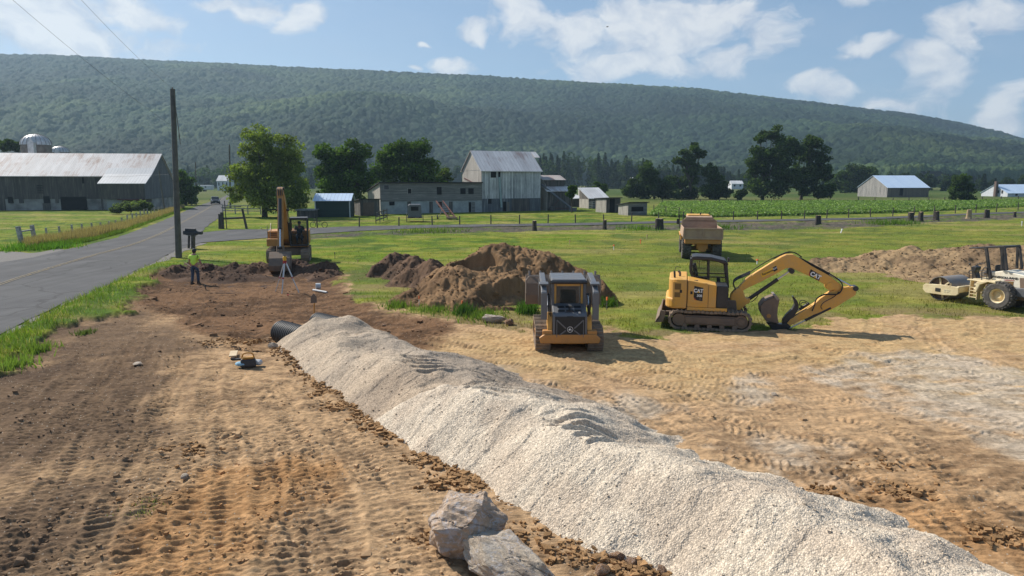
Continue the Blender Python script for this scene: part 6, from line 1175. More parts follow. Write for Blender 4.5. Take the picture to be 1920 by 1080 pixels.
# ================================================================ BUILDINGS
M['oldwood'] = wood('weathered_dark_boards', (.050, .045, .041), (.125, .112, .100), (.25, .215, .18), .22); M['greywood'] = wood('weathered_grey_boards', (.20, .195, .19), (.38, .36, .33), (.08, .078, .078), .25)
M['clap'] = wood('grey_clapboard', (.11, .108, .105), (.25, .24, .225), (.40, .38, .34), .16, 'X'); M['whitewash'] = wood('flaking_white_boards', (.16, .17, .18), (.80, .80, .78), (.07, .075, .08), .28, streak=1.8); M['lightwood'] = wood('pale_boards', (.34, .31, .27), (.52, .48, .42), (.18, .16, .14), .25)  # pale boards on left end walls have the sunlight put into their colour
M['block'] = plain('whitewashed_block', (.42, .44, .43), .9, 0, .3, 1.2, .3, col2=(.26, .28, .28)); M['dark'] = plain('dark_opening', (.006, .006, .007), .9, 0, .1, 5, 0); M['tar'] = plain('tar_roof', (.03, .03, .032), .9, 0, .3, 2, .2)
def tin(name, a, b_, rust, amt, rough=.42, rib=.30, ax=0):
    m, t, b = newmat(name); o = t.coord('Object'); s = t.sep(o); k = t.math('FRACT', t.math('DIVIDE', s[ax], rib)); rd = t.math('LESS_THAN', k, .14)
    st = t.noise(t.map(o, (2.2, .25, .25) if ax == 0 else (.25, 2.2, .25)), 1.2, 6, .65); big = t.noise(o, .22, 4, .6); pan = t.n.new('ShaderNodeTexWhiteNoise'); pan.noise_dimensions = '1D'; t.put(pan.inputs['W'], t.math('FLOOR', t.math('DIVIDE', s[ax], rib*3)))
    c = t.mix(t.ramp(t.math('ADD', st, t.math('MULTIPLY', pan.outputs[0], .2)), .4, .75), a, b_); c = t.mix(t.math('MULTIPLY', t.ramp(t.math('ADD', st, big), .98, 1.22), amt), c, rust); c = t.mix(t.math('MULTIPLY', rd, .35), c, t.vm('SCALE', c, .45))
    t.put(b.inputs['Base Color'], c); b.inputs['Roughness'].default_value = max(rough, .6); b.inputs['Specular IOR Level'].default_value = .12; t.put(b.inputs['Normal'], t.bump(rd, .6, .04)); return m
M['tin'] = tin('weathered_tin', (.52, .49, .47), (.68, .65, .63), (.24, .115, .07), .75); M['tinw'] = tin('white_tin', (.50, .47, .46), (.70, .67, .65), (.22, .11, .08), .65, rib=.6); M['tinred'] = tin('rusty_tin', (.34, .30, .28), (.50, .44, .40), (.30, .09, .05), 1.); M['tinsky'] = tin('sky_tinted_tin', (.50, .62, .78), (.56, .68, .82), (.40, .50, .60), .1, .3, .5)  # the blue tin has the reflected sky put into its base colour
M['galv'] = tin('galvanised_steel', (.52, .52, .515), (.66, .66, .655), (.30, .28, .26), .4, .35, .5); M['green'] = wood('dark_green_siding', (.014, .035, .030), (.022, .050, .042), None, .18, 'X'); M['trim'] = plain('white_trim', (.62, .63, .62), .7)
M['conc'] = plain('silo_staves', (.20, .18, .16), .9, 0, .5, 1.5, .4); M['siding'] = wood('white_siding', (.50, .52, .55), (.62, .64, .66), None, .4, gap=.05); M['brownsid'] = wood('brown_board_wall', (.13, .105, .085), (.20, .165, .13), (.26, .22, .18), .3)
M['rustred'] = plain('rusty_red_metal', (.16, .055, .045), .8, 0, .5, 3, .3); M['posts'] = plain('grey_post', (.11, .095, .08), .95, 0, .5, 8, .6); M['wpost'] = plain('flaking_white_post', (.56, .55, .50), .9, 0, .45, 5, .5, col2=(.20, .18, .16)); M['stump'] = plain('stump_bark', (.075, .062, .052), .95, 0, .5, 5, 1.); M['cut'] = plain('cut_wood', (.46, .34, .19), .85, 0, .3, 9, .3)
def fbx(fb, u0, u1, v0, v1, yl=0.):                      # rectangle of the front wall seen between these pixels
    a = fb.at(u0, v0, 1, yl); b = fb.at(u1, v1, 1, yl); return a.x, b.x, b.z, a.z
def opening(P, r, mat, y=-.03, name='window', frame=None, d=.08):
    x0, x1, z0, z1_ = r; z0 = max(z0, .02); o = MB().b2(x0, x1, y, y+d, z0, z1_).build(name, mat, P)
    if frame:
        f = .09; MB().b2(x0-f, x1+f, y-.03, y+.02, z1_, z1_+f).b2(x0-f, x1+f, y-.03, y+.02, z0-f, z0).b2(x0-f, x0, y-.03, y+.02, z0, z1_).b2(x1, x1+f, y-.03, y+.02, z0, z1_).build('frame', frame, o)
    return o
def gable_roof(P, x0, x1, y0, y1, ze, zr, mat, ov=.35, th=.10, yr=None, ridge_over=(0, 0), zb_=None, name='roof'):
    """roof with its ridge along local x"""
    yr = (y0+y1)/2 if yr is None else yr; zb_ = ze if zb_ is None else zb_; s = (zr-ze)/(yr-y0); s2 = (zr-zb_)/(y1-yr)
    return MB().prism([(y0-ov, ze-s*ov), (yr, zr), (y1+ov, zb_-s2*ov), (y1+ov, zb_-s2*ov+th), (yr, zr+th), (y0-ov, ze-s*ov+th)], x0-.25-ridge_over[0], x1+.25+ridge_over[1], 'X').build(name, mat, P)
def gable_body(P, x0, x1, y0, y1, ze, zr, mat, yr=None, zb_=None, name='wall', z0=0):
    yr = (y0+y1)/2 if yr is None else yr; zb_ = ze if zb_ is None else zb_
    return MB().prism([(y0, z0), (y0, ze), (yr, zr-.02), (y1, zb_), (y1, z0)], x0, x1, 'X').build(name, mat, P)

# --- tall white barn
th = R(26); B1o = G(903.5, 397.5); fb = Frame(B1o[0], B1o[1], th); B1 = empty('barn', (*B1o, 0), th, 'tall barn with flaking white boards and a pale ribbed tin roof', 'barn')
x1_, _, _, _ = fbx(fb, 1013.5, 1013.5, 350, 350); ze = fb.at(903, 319, 1, 0).z; zr = fb.at(885, 285, 0, 0.).z+.15; D1 = 8.2
gable_body(B1, 0, x1_, 0, D1, ze, zr, M['whitewash'])
MB().b2(-.02, .01, .02, D1-.02, ze-2.5, ze-.05).prism([(0.05, ze), (D1/2, zr-.05), (D1-.05, ze)], -.03, .01, 'X').build('gable_wall', M['lightwood'], B1)
MB().b2(.0, x1_, -.04, .005, 0, ze*.32).build('lower_wall', wood('blue_grey_boards', (.07, .078, .088), (.15, .165, .18), (.32, .33, .33), .25), B1)
gable_roof(B1, 0, x1_, 0, D1, ze, zr, M['tinw'], ridge_over=(0, 0), ov=.3)
MB().prism([(D1*.30, zr-.9), (D1/2, zr+.10), (D1*.7, zr-.9)], x1_+.2, x1_+1.2, 'X').build('roof_peak', M['tinw'], B1)
opening(B1, fbx(fb, 920, 930, 320.5, 333), M['dark'], name='hay_opening'); opening(B1, fbx(fb, 934, 938, 320.5, 332), M['dark'], name='hay_opening')
opening(B1, fbx(fb, 943, 949, 378, 397), M['dark'], y=-.06, name='door'); opening(B1, fbx(fb, 915, 921.5, 373, 382), M['dark'], y=-.06); opening(B1, fbx(fb, 950, 955, 379, 395), plain('stone_patch', (.22, .19, .15), .9), y=-.06, name='door_jamb'); opening(B1, fbx(fb, 959, 993, 373, 397), M['oldwood'], y=-.06, name='sliding_door')
r = fbx(fb, 935.5, 938.5, 332, 389); MB().bar((r[0], -.15, r[3]), (r[0]+.35, -.15, r[2]), .18, .3).build('drop_pipe', plain('pale_green_pipe', (.35, .45, .44), .7), B1)
MB().bar((-.06, .1, ze-2.6), (-.06, D1*.9, ze-1.2), .12, .12).build('roof_edge', M['rustred'], B1)
# --- long henhouse
tH = R(26); Ho = fb.o+Matrix.Rotation(tH, 3, 'Z') @ Vector((-.06, -.35, 0)); fh = Frame(Ho.x, Ho.y, tH); B2 = empty('henhouse', (Ho.x, Ho.y, 0), tH, 'long low henhouse, grey clapboard above whitewashed block, left of the tall barn', 'henhouse')
xl = fh.at(714, 380, 1, 0).x; zt = fh.at(800, 343, 1, 0).z; zm = fh.at(800, 377, 1, 0).z; D2 = 7.5
MB().prism([(0, zm), (0, zt), (D2, zt-1.3), (D2, zm)], xl, -.0, 'X').build('upper_wall', M['clap'], B2); MB().b2(xl+.02, -.05, .06, D2-.05, 0, zm).build('lower_wall', M['block'], B2)
MB().prism([(.03, zm-.9), (.03, zt-.05), (D2-.05, zt-1.35), (D2-.05, zm-.9)], xl-.05, xl-.005, 'X').b2(xl-.04, xl, .03, D2-.05, 0, zm-.9).build('end_wall', M['lightwood'], B2)
MB().prism([(-.35, zt+.02), (D2+.3, zt-1.38), (D2+.3, zt-1.26), (-.35, zt+.14)], xl-.3, .0, 'X').build('roof', M['tar'], B2)
for (u0, u1, v0, v1, mt, nm) in [(720, 729, 347, 355, 'glassd', 'window'), (764.5, 771, 354, 363, 'dark', 'window'), (819, 828, 350.5, 365, 'dark', 'window'), (863, 873, 353, 364, 'dark', 'window'), (878, 888, 353, 364, 'dark', 'window')]: opening(B2, fbx(fh, u0, u1, v0, v1), M[mt], name=nm, frame=M['greywood'] if mt == 'glassd' or u0 == 764.5 else None)
for (u0, u1, v0, v1, mt, nm) in [(730, 740, 378, 385, 'dark', 'window'), (764, 771, 378, 399, 'oldwood', 'door'), (805, 812, 378, 399, 'oldwood', 'door'), (822, 829, 378, 389, 'dark', 'window'), (842, 849, 378, 399, 'oldwood', 'door'), (879, 884, 379, 399, 'dark', 'door'), (885, 891, 379, 399, 'clap', 'door')]: opening(B2, fbx(fh, u0, u1, v0, v1), M[mt], y=.02, name=nm)
# --- low grey shed at the henhouse end
ho = G(676, 405); S1 = empty('shed', (*ho, 0), R(26), 'small grey shed with a brown plank door at the left end of the henhouse', 'shed'); MB().prism([(0, 0), (0, 2.3), (3.5, 2.0), (3.5, 0)], 0, 2.8, 'X').build('wall', M['oldwood'], S1); MB().prism([(-.2, 2.32), (3.6, 2.02), (3.6, 2.12), (-.2, 2.42)], -.2, 3, 'X').build('roof', M['tar'], S1); MB().b2(.4, 2.0, -.06, .0, 0, 1.9).build('door', plain('plank_door', (.16, .11, .08), .9), S1)
# --- rusty roofed crib
co_ = G(1026, 395); tc = R(22); fc_ = Frame(*co_, tc); B3 = empty('corn_crib', (*co_, 0), tc, 'narrow dark shed with a red rusted roof, right of the tall barn', 'shed')
xw = fc_.at(1069, 380, 1, 0).x; zl = fc_.at(1045, 357.5, 1, 0).z; zh = fc_.at(1045, 337, 1, 1.5).z
MB().b2(0, xw, 0, 6, 0, zl).b2(.05, xw-.4, 1.5, 5.9, zl, zh).build('wall', M['oldwood'], B3); MB().prism([(.0, 0), (0, zl+.3), (1.5, zh-.1), (3.6, zh+.5), (6, zh-.2), (6, 0)], -.04, -.0, 'X').build('side_wall', M['lightwood'], B3)
MB().prism([(-.4, zl-.15), (1.6, zl+.65), (1.6, zl+.73), (-.4, zl-.07)], -.3, xw+.3, 'X').build('lower_roof', M['tin'], B3); MB().prism([(1.2, zh-.1), (3.6, zh+.7), (6.2, zh-.1), (6.2, zh-.02), (3.6, zh+.78), (1.2, zh-.02)], -.35, xw-.2, 'X').build('roof', M['tinred'], B3)
# grain auger leaning on the barn
a_ = G(1073, 396); b_ = AY(1014, 345, a_[1]+3.0); E1 = empty('grain_auger', (*a_, 0), 0, 'long dark grain auger slanting from the grass up to the tall barn', 'auger'); e = Vector((b_[0]-a_[0], 3.0, b_[1])); MB().cyl((0, 0, .35), e, .17, n=12).build('auger_tube', M['char'], E1, sm=True); q = e*.4; MB().bar((q.x, q.y, q.z+.2), (q.x-1.2, q.y, .5), .07, .07).bar((0.2, 0, .4), (q.x-1.2, q.y, .5), .07, .07).build('strut', M['rustred'], E1)
for s_ in (-1, 1): MB().cyl((q.x-1.2, q.y+s_*.8-.06, .38), (q.x-1.2, q.y+s_*.8+.06, .38), .38, n=16).build('wheel', M['tyre'], E1)
MB().prism([(-.5, 0), (.6, 0), (.8, .6), (-.6, .6)], -.3, .3).build('hopper', M['char'], E1)
def hut(u0, u1, vb, vt, lab, wall, roofm, rz=20, dep=3., slope_=-.25, door=None, cat='shed', name='shed', zlift=0):
    o = G(u0, vb); f = Frame(*o, R(rz)); P = empty(name, (*o, 0), R(rz), lab, cat); xw = f.at(u1, vb-3, 1, 0).x; zz = f.at((u0+u1)/2, vt, 1, 0).z
    MB().prism([(0, 0), (0, zz), (dep, zz+slope_*dep), (dep, 0)], 0, xw, 'X').build('wall', M[wall], P); MB().prism([(-.3, zz+.02-slope_*.3*0), (dep+.2, zz+slope_*(dep+.2)+.02), (dep+.2, zz+slope_*(dep+.2)+.12), (-.3, zz+.12)], -.2, xw+.2, 'X').build('roof', M[roofm], P)
    MB().b2(-.03, .0, .05, dep-.05, 0, zz+min(0, slope_*dep)-.05).build('side_wall', M['lightwood'], P)
    if door: r_ = fbx(f, *door); opening(P, r_, M['dark'], name='door')
    return P
hut(1137, 1163, 399, 371.5, 'small grey board shed with a black doorway, by the lane fence', 'oldwood', 'tar', 25, 3.2, -.05, (1143, 1152, 373, 399))
hut(1178, 1213, 404, 380, 'low open wooden crate shed standing alone on the grass', 'clap', 'tar', 25, 2.6, -.15, (1184, 1206, 388, 396), 'shed')
hut(1104, 1140, 391, 373, 'shed with a bright white tin roof, behind the grey board shed', 'oldwood', 'galv', 20, 4, .45)
hut(1068, 1092, 388, 373, 'low dark shed with pale roof edge beside the rusty roofed shed', 'oldwood', 'galv', 20, 3, .2); hut(1090, 1106, 377, 357, 'tiny white hut in the distance behind the sheds', 'siding', 'galv', 10, 3, .1); hut(1112, 1128, 380, 364, 'little shed with a red brown roof behind the white roofed shed', 'lightwood', 'tinred', 10, 3, .2)
hut(557, 591, 408.5, 395, 'low dark lean-to hutch joined to the green shed', 'oldwood', 'greywood', 0, 1.6, .05)
# --- green shed
go = G(591.5, 407.5); fg = Frame(*go, R(4)); B4_ = empty('green_shed', (*go, 0), R(4), 'small dark green shed with a shiny tin roof behind the orange excavator', 'shed'); xg = fg.at(656.5, 400, 1, 0).x; zg = fg.at(620, 375.5, 1, 0).z
gable_body(B4_, 0, xg, 0, 3.6, zg, zg+.85, M['green']); gable_roof(B4_, 0, xg, 0, 3.6, zg, zg+.85, M['tinsky'], .25, .06); MB().b2(-.04, .1, -.03, .0, 0, zg).b2(xg-.1, xg+.04, -.03, 0, 0, zg).b2(-.04, xg+.04, -.05, -.0, zg-.12, zg).build('trim', M['trim'], B4_)
# --- long barn on the left with two silos
lo = G(286, 393); tl = R(9); fl_ = Frame(*lo, tl); L1 = empty('long_barn', (*lo, 0), tl, 'very long old barn, left, with dark board walls and a rust streaked tin roof', 'barn')
xL = fl_.at(-190, 390, 1, 0).x; ze = fl_.at(120, 328.5, 1, 0).z; D3 = 12.; zr = fl_.at(305, 292, 0, 0).z+.2
MB().prism([(0, 1.9), (0, ze), (D3/2, zr-.05), (D3, ze-1), (D3, 1.9)], xL, 0, 'X').build('wall', M['oldwood'], L1); MB().b2(xL, -.05, .10, D3-.1, 0, 1.9).build('stone_base', plain('whitewashed_stone', (.42, .40, .36), .9, 0, .5, .5, .4, col2=(.16, .15, .14)), L1)
gable_roof(L1, xL, 0, 0, D3, ze, zr, M['tin'], .4, .1, ridge_over=(0, .1), zb_=ze-1)
xf0 = fl_.at(183, 345, 1, -3.).x; zf = fl_.at(240, 345, 1, -3.2).z; s_ = (zr-ze)/(D3/2)
MB().prism([(-3.2, zf), (.2, ze+.12), (1.8, ze+1.15), (1.8, ze+1.25), (.2, ze+.24), (-3.2, zf+.1)], xf0, .3, 'X').build('forebay_roof', M['galv'], L1)
MB().prism([(-3., 2.), (-3., zf), (.0, ze), (.0, 2.)], xf0+.4, -.0, 'X').b2(xf0+.4, 0, -3.0, 0, 1.9, 2.0).build('forebay_wall', M['oldwood'], L1); MB().prism([(-3, 1.9), (-3, zf), (0, ze), (D3/2, zr-.1), (D3, ze-1), (D3, 1.9)], .0, .06, 'X').build('gable_wall', wood('blue_grey_dark_boards', (.085, .088, .095), (.17, .17, .175), (.24, .23, .22), .25), L1)
for (u0, u1, v0, v1, nm, mt) in [(69, 81, 347, 363, 'louvre', 'dark'), (153, 158, 332, 344, 'window', 'dark'), (14.5, 25, 369, 381, 'window', 'dark'), (81, 94, 368, 381, 'window', 'dark'), (103, 110, 368, 381, 'window', 'oldwood'), (113, 164, 369, 395.5, 'open_bay', 'dark'), (-5, 11, 371, 396, 'door', 'oldwood'), (35, 44, 370, 381, 'window', 'oldwood'), (80, 95, 381, 395, 'door', 'oldwood')]: opening(L1, fbx(fl_, u0, u1, v0, v1), M[mt], y=-.04, name=nm, d=.2)
for k in range(5): r_ = fbx(fl_, 69, 81, 349+k*3, 350.3+k*3); MB().b2(r_[0], r_[1], -.08, -.03, r_[2], r_[3]).build('louvre_slat', M['oldwood'], L1)
MB().b2(xf0+1, -3.5, -2.6, -2.5, 0, 1.8).build('under_wall', M['block'], L1); MB().b2(xf0+.3, xf0+.5, -3.0, -2.8, 0, 2).b2(-.25, -.05, -3.0, -2.8, 0, 2).b2(-3.6, -3.4, -3.0, -2.8, 0, 2).build('post', M['oldwood'], L1); MB().prism([(-3.6, 1.75), (-2.4, 2.0), (-2.4, 2.06), (-3.6, 1.81)], -4.3, -.2, 'X').build('porch_roof', M['rustred'], L1)
def silo(u0, u1, vtop, vdome, Y, lab):
    xa, _ = AY(u0, 270, Y); xb, zd = AY(u1, vdome, Y); _, zt_ = AY(u0, vtop, Y); r_ = (xb-xa)/2; P = empty('silo', ((xa+xb)/2, Y, 0), 0, lab, 'silo', 'two silos behind the long barn')
    MB().cyl((0, 0, 0), (0, 0, zd), r_*.96, n=32).build('silo_wall', M['conc'], P, sm=True); h_ = zt_-zd; MB().lathe([(r_*math.cos(a*math.pi/16), zd+h_*math.sin(a*math.pi/16)) for a in range(8)]+[(.05, zd+h_)], (0, 0, 0), 'Z', 40).build('dome', M['galvd'], P, sm=True); rb_ = MB()
    for k in range(20): a = k*math.pi/10; rb_.tube([(r_*1.01*math.cos(b*math.pi/16)*math.cos(a), r_*1.01*math.cos(b*math.pi/16)*math.sin(a), zd+h_*1.01*math.sin(b*math.pi/16)) for b in range(9)], .04, 4)
    rb_.build('dome_seam', M['conc'], P); MB().b2(-.1+r_*.15, r_*.55, -r_-.25, -r_+.5, zd-3, zd+h_*.12).build('chute', M['galvd'], P); MB().prism([(r_*.1, zd+h_*.12), (r_*.6, zd+h_*.12), (r_*.35, zd+h_*.6)], -r_-.2, -r_*.3).build('chute_cap', M['galvd'], P)
M['galvd'] = plain('dull_galvanised', (.62, .62, .61), .45, .35, .35, 2, .1)
silo(42, 93, 251, 272, 134, 'larger domed silo showing over the long barn roof'); silo(94.5, 128.5, 273.5, 286, 150, 'smaller domed silo to the right of the larger one')
# --- right hand barns
def rbarn(u_corner, vb, u_left, u_right, ve, vr, phi, dep, lab, w1, w2, rm, name='barn', cat='barn', ex=None):
    o = G(u_corner, vb); f = Frame(*o, phi); P = empty(name, (*o, 0), phi, lab, cat); xw = f.at(u_right, vb-6, 1, 0).x; ze_ = f.at(u_corner, ve, 1, 0).z; yd = f.at(u_left, vb-6, 0, 0).y if dep is None else dep; zr_ = ze_+(yd/2)*.52
    gable_body(P, .03, xw, 0, yd, ze_, zr_, M[w2]); MB().prism([(0, 0), (0, ze_), (yd/2, zr_-.02), (yd, ze_), (yd, 0)], -.03, .03, 'X').build('gable_wall', M[w1], P); gable_roof(P, 0, xw, 0, yd, ze_, zr_, M[rm], .3, .08); return P, f
P, f = rbarn(1663, 370, 1608, 1741, 351.5, 331.5, R(9), None, 'grey board barn with a tin roof tinted pale blue by reflected sky, far right field', 'greywood', 'brownsid', 'tinsky'); opening(P, fbx(f, 1687.5, 1692.5, 353, 366.5), M['dark'], name='door')
P, f = rbarn(1889, 369, 1840, 1950, 362, 348, R(9), None, 'low white farm building with a roof tinted pale blue by reflected sky at the right edge', 'siding', 'siding', 'tinsky', 'farm_building', 'farm building')
for (u0, u1) in ((1870, 1873), (1877, 1880)): a = f.at(u0, 367, 0, -.05); b = f.at(u1, 365, 0, -.05); MB().b2(-.08, -.03, a.y, b.y, 1, 2).build('window', M['dark'], P)
a = f.at(1866, 366, 0, -.6); MB().b2(-1.0, -.2, a.y-.4, a.y+.4, 0, a.z+4.4).build('chimney', plain('brown_chimney', (.16, .11, .09), .9), P)
opening(P, fbx(f, 1904, 1908, 363, 367), M['dark'])
# distant houses
def far_house(u0, u1, vb, vt, Y, lab, wall='siding', roofm='galv', nwin=3, name='house', cat='house'):
    xa, z0 = AY(u0, vb, Y); xb, zt_ = AY(u1, vt, Y); P = empty(name, (xa, Y, 0), 0, lab, cat); W_ = xb-xa; ze_ = zt_*.66
    gable_body(P, 0, W_, 0, 7, ze_, zt_, M[wall]); gable_roof(P, 0, W_, 0, 7, ze_, zt_, M[roofm], .3, .1)
    for k in range(nwin): MB().b2(W_*(k+.35)/nwin, W_*(k+.65)/nwin, -.06, .02, ze_*.5, ze_*.82).build('window', M['dark'], P)
far_house(407, 428, 349, 329, 360, 'far white house by the road, half hidden behind the big olive tree')
xa, _ = AY(371, 347, 330); xb, zt_ = AY(397, 343, 330); P = empty('camper', (xa, 330, 0), 0, 'white camper trailer parked in the far field left of the road', 'camper'); MB().b2(0, xb-xa, 0, 2.4, 3.0, 5.2).build('body', M['trim'], P, bev=.2); MB().b2(.8, 1.6, -.05, 0, 4.0, 4.6).b2(3.2, 4.0, -.05, 0, 4.0, 4.6).build('window', M['dark'], P); MB().b2(2.2, 2.9, -.1, 2.5, 2.2, 3.0).build('wheel', M['rubber'], P)
P.location.z = -2.2
far_house(1372, 1394, 347, 339, 420, 'tiny distant white house seen between the field trees', nwin=2); far_house(1185, 1189, 345, 333, 300, 'small pale gable peeping through the dark low tree', nwin=1)

# ================================================================ ROADSIDE THINGS
def fence(rows_, lab, mat, rad, name='fence', rail=None, wire=True, rnd=1, group=None):
    P0 = G(rows_[0][0], rows_[0][2]); P = empty(name, (*P0, 0), 0, lab, 'fence', group); tops = []
    rg = random.Random(rnd)
    for (u, vt, vb) in rows_:
        x, y = G(u, vb); _, z = AY(u, vt, y); ln = rg.uniform(-.05, .05); MB().cyl((x-P0[0], y-P0[1], -.1), (x-P0[0]+ln, y-P0[1], z), rad, rad*.9, n=8).build('post', mat, P, sm=True); tops.append(Vector((x-P0[0], y-P0[1], z)))
    if wire:
        for h_ in (.92, .62, .35): MB().tube([t_*1 - Vector((0, 0, t_.z*(1-h_))) for t_ in tops], .009, 4).build('wire', M['rust'], P)
    return P
fence([(595, 409, 427), (673.6, 407.5, 425.5), (748, 407, 424), (810.5, 405, 422), (862, 405, 421), (920.5, 403, 420.5), (974, 402.5, 420), (1027.5, 402, 419), (1079, 402, 418), (1132, 402, 417), (1184, 399, 416)], 'row of dark posts along the lane in front of the henhouse and tall barn', M['posts'], .075)
fence([(1235, 398, 415), (1280.5, 397, 414), (1329, 397, 412.5), (1375, 396, 412), (1420, 396, 412), (1465, 395, 411), (1508, 394, 410.5), (1550, 393, 409.5), (1591, 391.5, 408), (1632, 390, 406.6), (1673.6, 389, 405.5), (1714, 388, 403), (1751, 386.5, 401), (1791, 384, 400), (1829.5, 383, 398.6), (1868, 381.5, 397.5), (1908.5, 379.6, 395)], 'row of dark posts between the lane and the green crop', M['posts'], .075)
fence([(1226, 384, 399), (1248, 386.6, 401.6), (1272.5, 388, 408), (1296, 392, 411)], 'short slanting run of posts down the left end of the crop', M['posts'], .07)
fence([(1242, 374, 382), (1277, 373.5, 381), (1313, 374, 382), (1349, 374, 382), (1383, 374, 381.5), (1417, 374, 381), (1446, 373.5, 381)], 'far fence behind the crop under the field edge trees', M['posts'], .10, wire=False)
fence([(1609.5, 369, 376.5), (1640, 370, 377), (1674, 371, 377.5), (1704, 370, 377), (1741, 370, 377), (1771, 369.5, 377), (1808, 369, 376.5), (1841, 368.5, 376.5), (1877, 368, 376), (1909, 367, 376)], 'far fence in front of the two right hand barns', M['posts'], .12, wire=False)
wf = fence([(88, 427, 443.6), (112, 424, 436), (135.6, 421, 435), (154.5, 419.5, 431), (173, 418, 428.5), (189, 416.7, 426), (204.5, 414.5, 425), (217, 412.5, 422), (228.6, 408, 420), (239.7, 403, 416.7), (248.6, 400, 412.5), (256.4, 398.6, 410), (264, 395, 407.5), (271, 392, 403.5), (277, 391, 402), (283, 389.5, 400.5), (289.5, 388.6, 399), (297, 388, 397.5), (303, 387, 396)], 'long row of flaking white posts along the straw coloured grass', M['wpost'], .10, rnd=4)
a_, b_ = G(40, 463), G(64.5, 455); P = empty('brace_posts', (*a_, 0), 0, 'two thick leaning white posts joined by a rail, left edge of the photo', 'fence'); e = Vector((b_[0]-a_[0], b_[1]-a_[1], 0)); MB().box((0, 0, .75), (.28, .26, 1.6), (0, R(-7), 0)).build('post', M['wpost'], P, bev=.03); MB().box(e+Vector((0, 0, .7)), (.26, .24, 1.45), (0, R(-5), 0)).build('post', M['wpost'], P, bev=.03); MB().bar((0, 0, 1.15), e+Vector((0, 0, 1.05)), .12, .1).build('rail', M['wpost'], P)
def rails(p0, p1, n_, h_, hs2, lab, mat, pw=.13):
    a, b = G(*p0), G(*p1); P = empty('fence', (*a, 0), 0, lab, 'fence'); v = Vector((b[0]-a[0], b[1]-a[1], 0))
    for k in range(n_): MB().box(v*k/(n_-1)+Vector((0, 0, h_/2)), (pw, pw, h_)).build('post', mat, P)
    for hh_ in hs2: MB().bar(Vector((0, -pw/2-.02, hh_)), v+Vector((0, -pw/2-.02, hh_)), .04, .13).build('rail', mat, P)
    return P
rails((418, 401), (489, 402), 4, 1.35, (.5, .85, 1.25), 'white three rail fence under the big olive tree', M['wpost']); rails((344, 383), (371, 381), 5, 1.3, (.5, .9, 1.2), 'white board fence beyond the long barn by the road', M['wpost']); rails((287, 389), (325, 385), 4, 1.2, (.5, 1.), 'dark rail fence at the foot of the long barn', M['oldwood'])
rails((705, 420), (726, 412), 4, 1.4, (.4, .8, 1.25), 'grey pole gate at the left corner of the henhouse yard', M['posts'], .08); rails((1104, 392), (1122, 390), 4, 1.3, (.3, .6, .9, 1.2), 'short slatted board pen beside the white roofed shed', M['lightwood'])
P0 = G(412.5, 429); P = empty('gate_frame', (*P0, 0), 0, 'rough wooden gate frame of heavy posts and a low rail at the lane corner', 'gate')
for (u, vt, vb, r_) in ((412.5, 401, 429, .16), (417, 398, 429, .20), (460, 392, 429.5, .13)): x, y = G(u, vb); _, z = AY(u, vt, y); MB().cyl((x-P0[0], 0, -.1), (x-P0[0]+(-.35 if u == 460 else .05), 0, z), r_, r_*.85, n=9).build('post', M['posts'], P, sm=True)
x0, x1 = 0.3, G(460, 429)[0]-P0[0]; MB().cyl((x0, 0, 1.05), (x1-.1, 0, 1.15), .11, n=8).cyl((x0, 0, 2.2), (x1-.3, 0, 2.3), .04, n=6).build('rail', M['posts'], P); MB().tube([(.7, 0, 0), (.65, 0, 2.9)], .05).build('pipe_post', M['posts'], P)
for i, (u, vt, vb, w_, lb) in enumerate([(1002, 413.7, 432.5, 8, 'thin tall stump nearest the tall barn, leftmost stump of the lane verge'), (1134, 412.4, 430, 7, 'narrow stump second from the left on the lane verge'), (1236, 410, 429, 15, 'widest ragged stump, left of the dump truck'), (1533, 404, 420, 10, 'lone dark stump on the verge in front of the biggest field tree'),
        (1707, 398, 413.5, 10, 'left stump of the close trio on the right verge'), (1726, 397.5, 413.5, 8.5, 'middle stump of the close trio on the right verge'), (1755, 396, 412.4, 10, 'right stump of the close trio on the right verge'), (1816.4, 393, 409, 8, 'split orange wooded stump on the right verge'), (1849.4, 393, 408, 8.5, 'stump just right of the split one'), (1902, 397, 405.5, 5, 'low broken stump near the right edge of the photo'), (1319, 401, 412, 4, 'thin grey stump in the crop fence behind the dump truck')]):
    x, y = G(u, vb); _, z = AY(u, vt, y); r_ = w_*y/FPX/2; P = empty('tree_stump', (x, y, 0), i*.7, lb, 'stump', 'cut stumps along the lane verge'); rg = random.Random(i); n_ = 18; mb = MB(); ring_ = []
    for k, (zz, f) in enumerate(((-.1, 1.35), (.15*z, 1.12), (.5*z, 1.0), (.97*z, .97), (z, .93))): ring_.append([(r_*f*(1+.10*math.sin(3*a_+i)+.05*rg.uniform(-1, 1))*math.cos(a_), r_*f*(1+.10*math.sin(3*a_+i))*math.sin(a_), zz+(rg.uniform(-.04, .04) if k > 2 else 0)) for a_ in [2*math.pi*j/n_ for j in range(n_)]])
    vs = [v for rr in ring_ for v in rr]; mb.add(vs, [(k*n_+j, k*n_+(j+1) % n_, (k+1)*n_+(j+1) % n_, (k+1)*n_+j) for k in range(4) for j in range(n_)]); mb.build('trunk', M['cut'] if i == 7 else M['stump'], P); MB().add(ring_[4], [tuple(range(n_))]).build('cut_face', M['cut'], P)
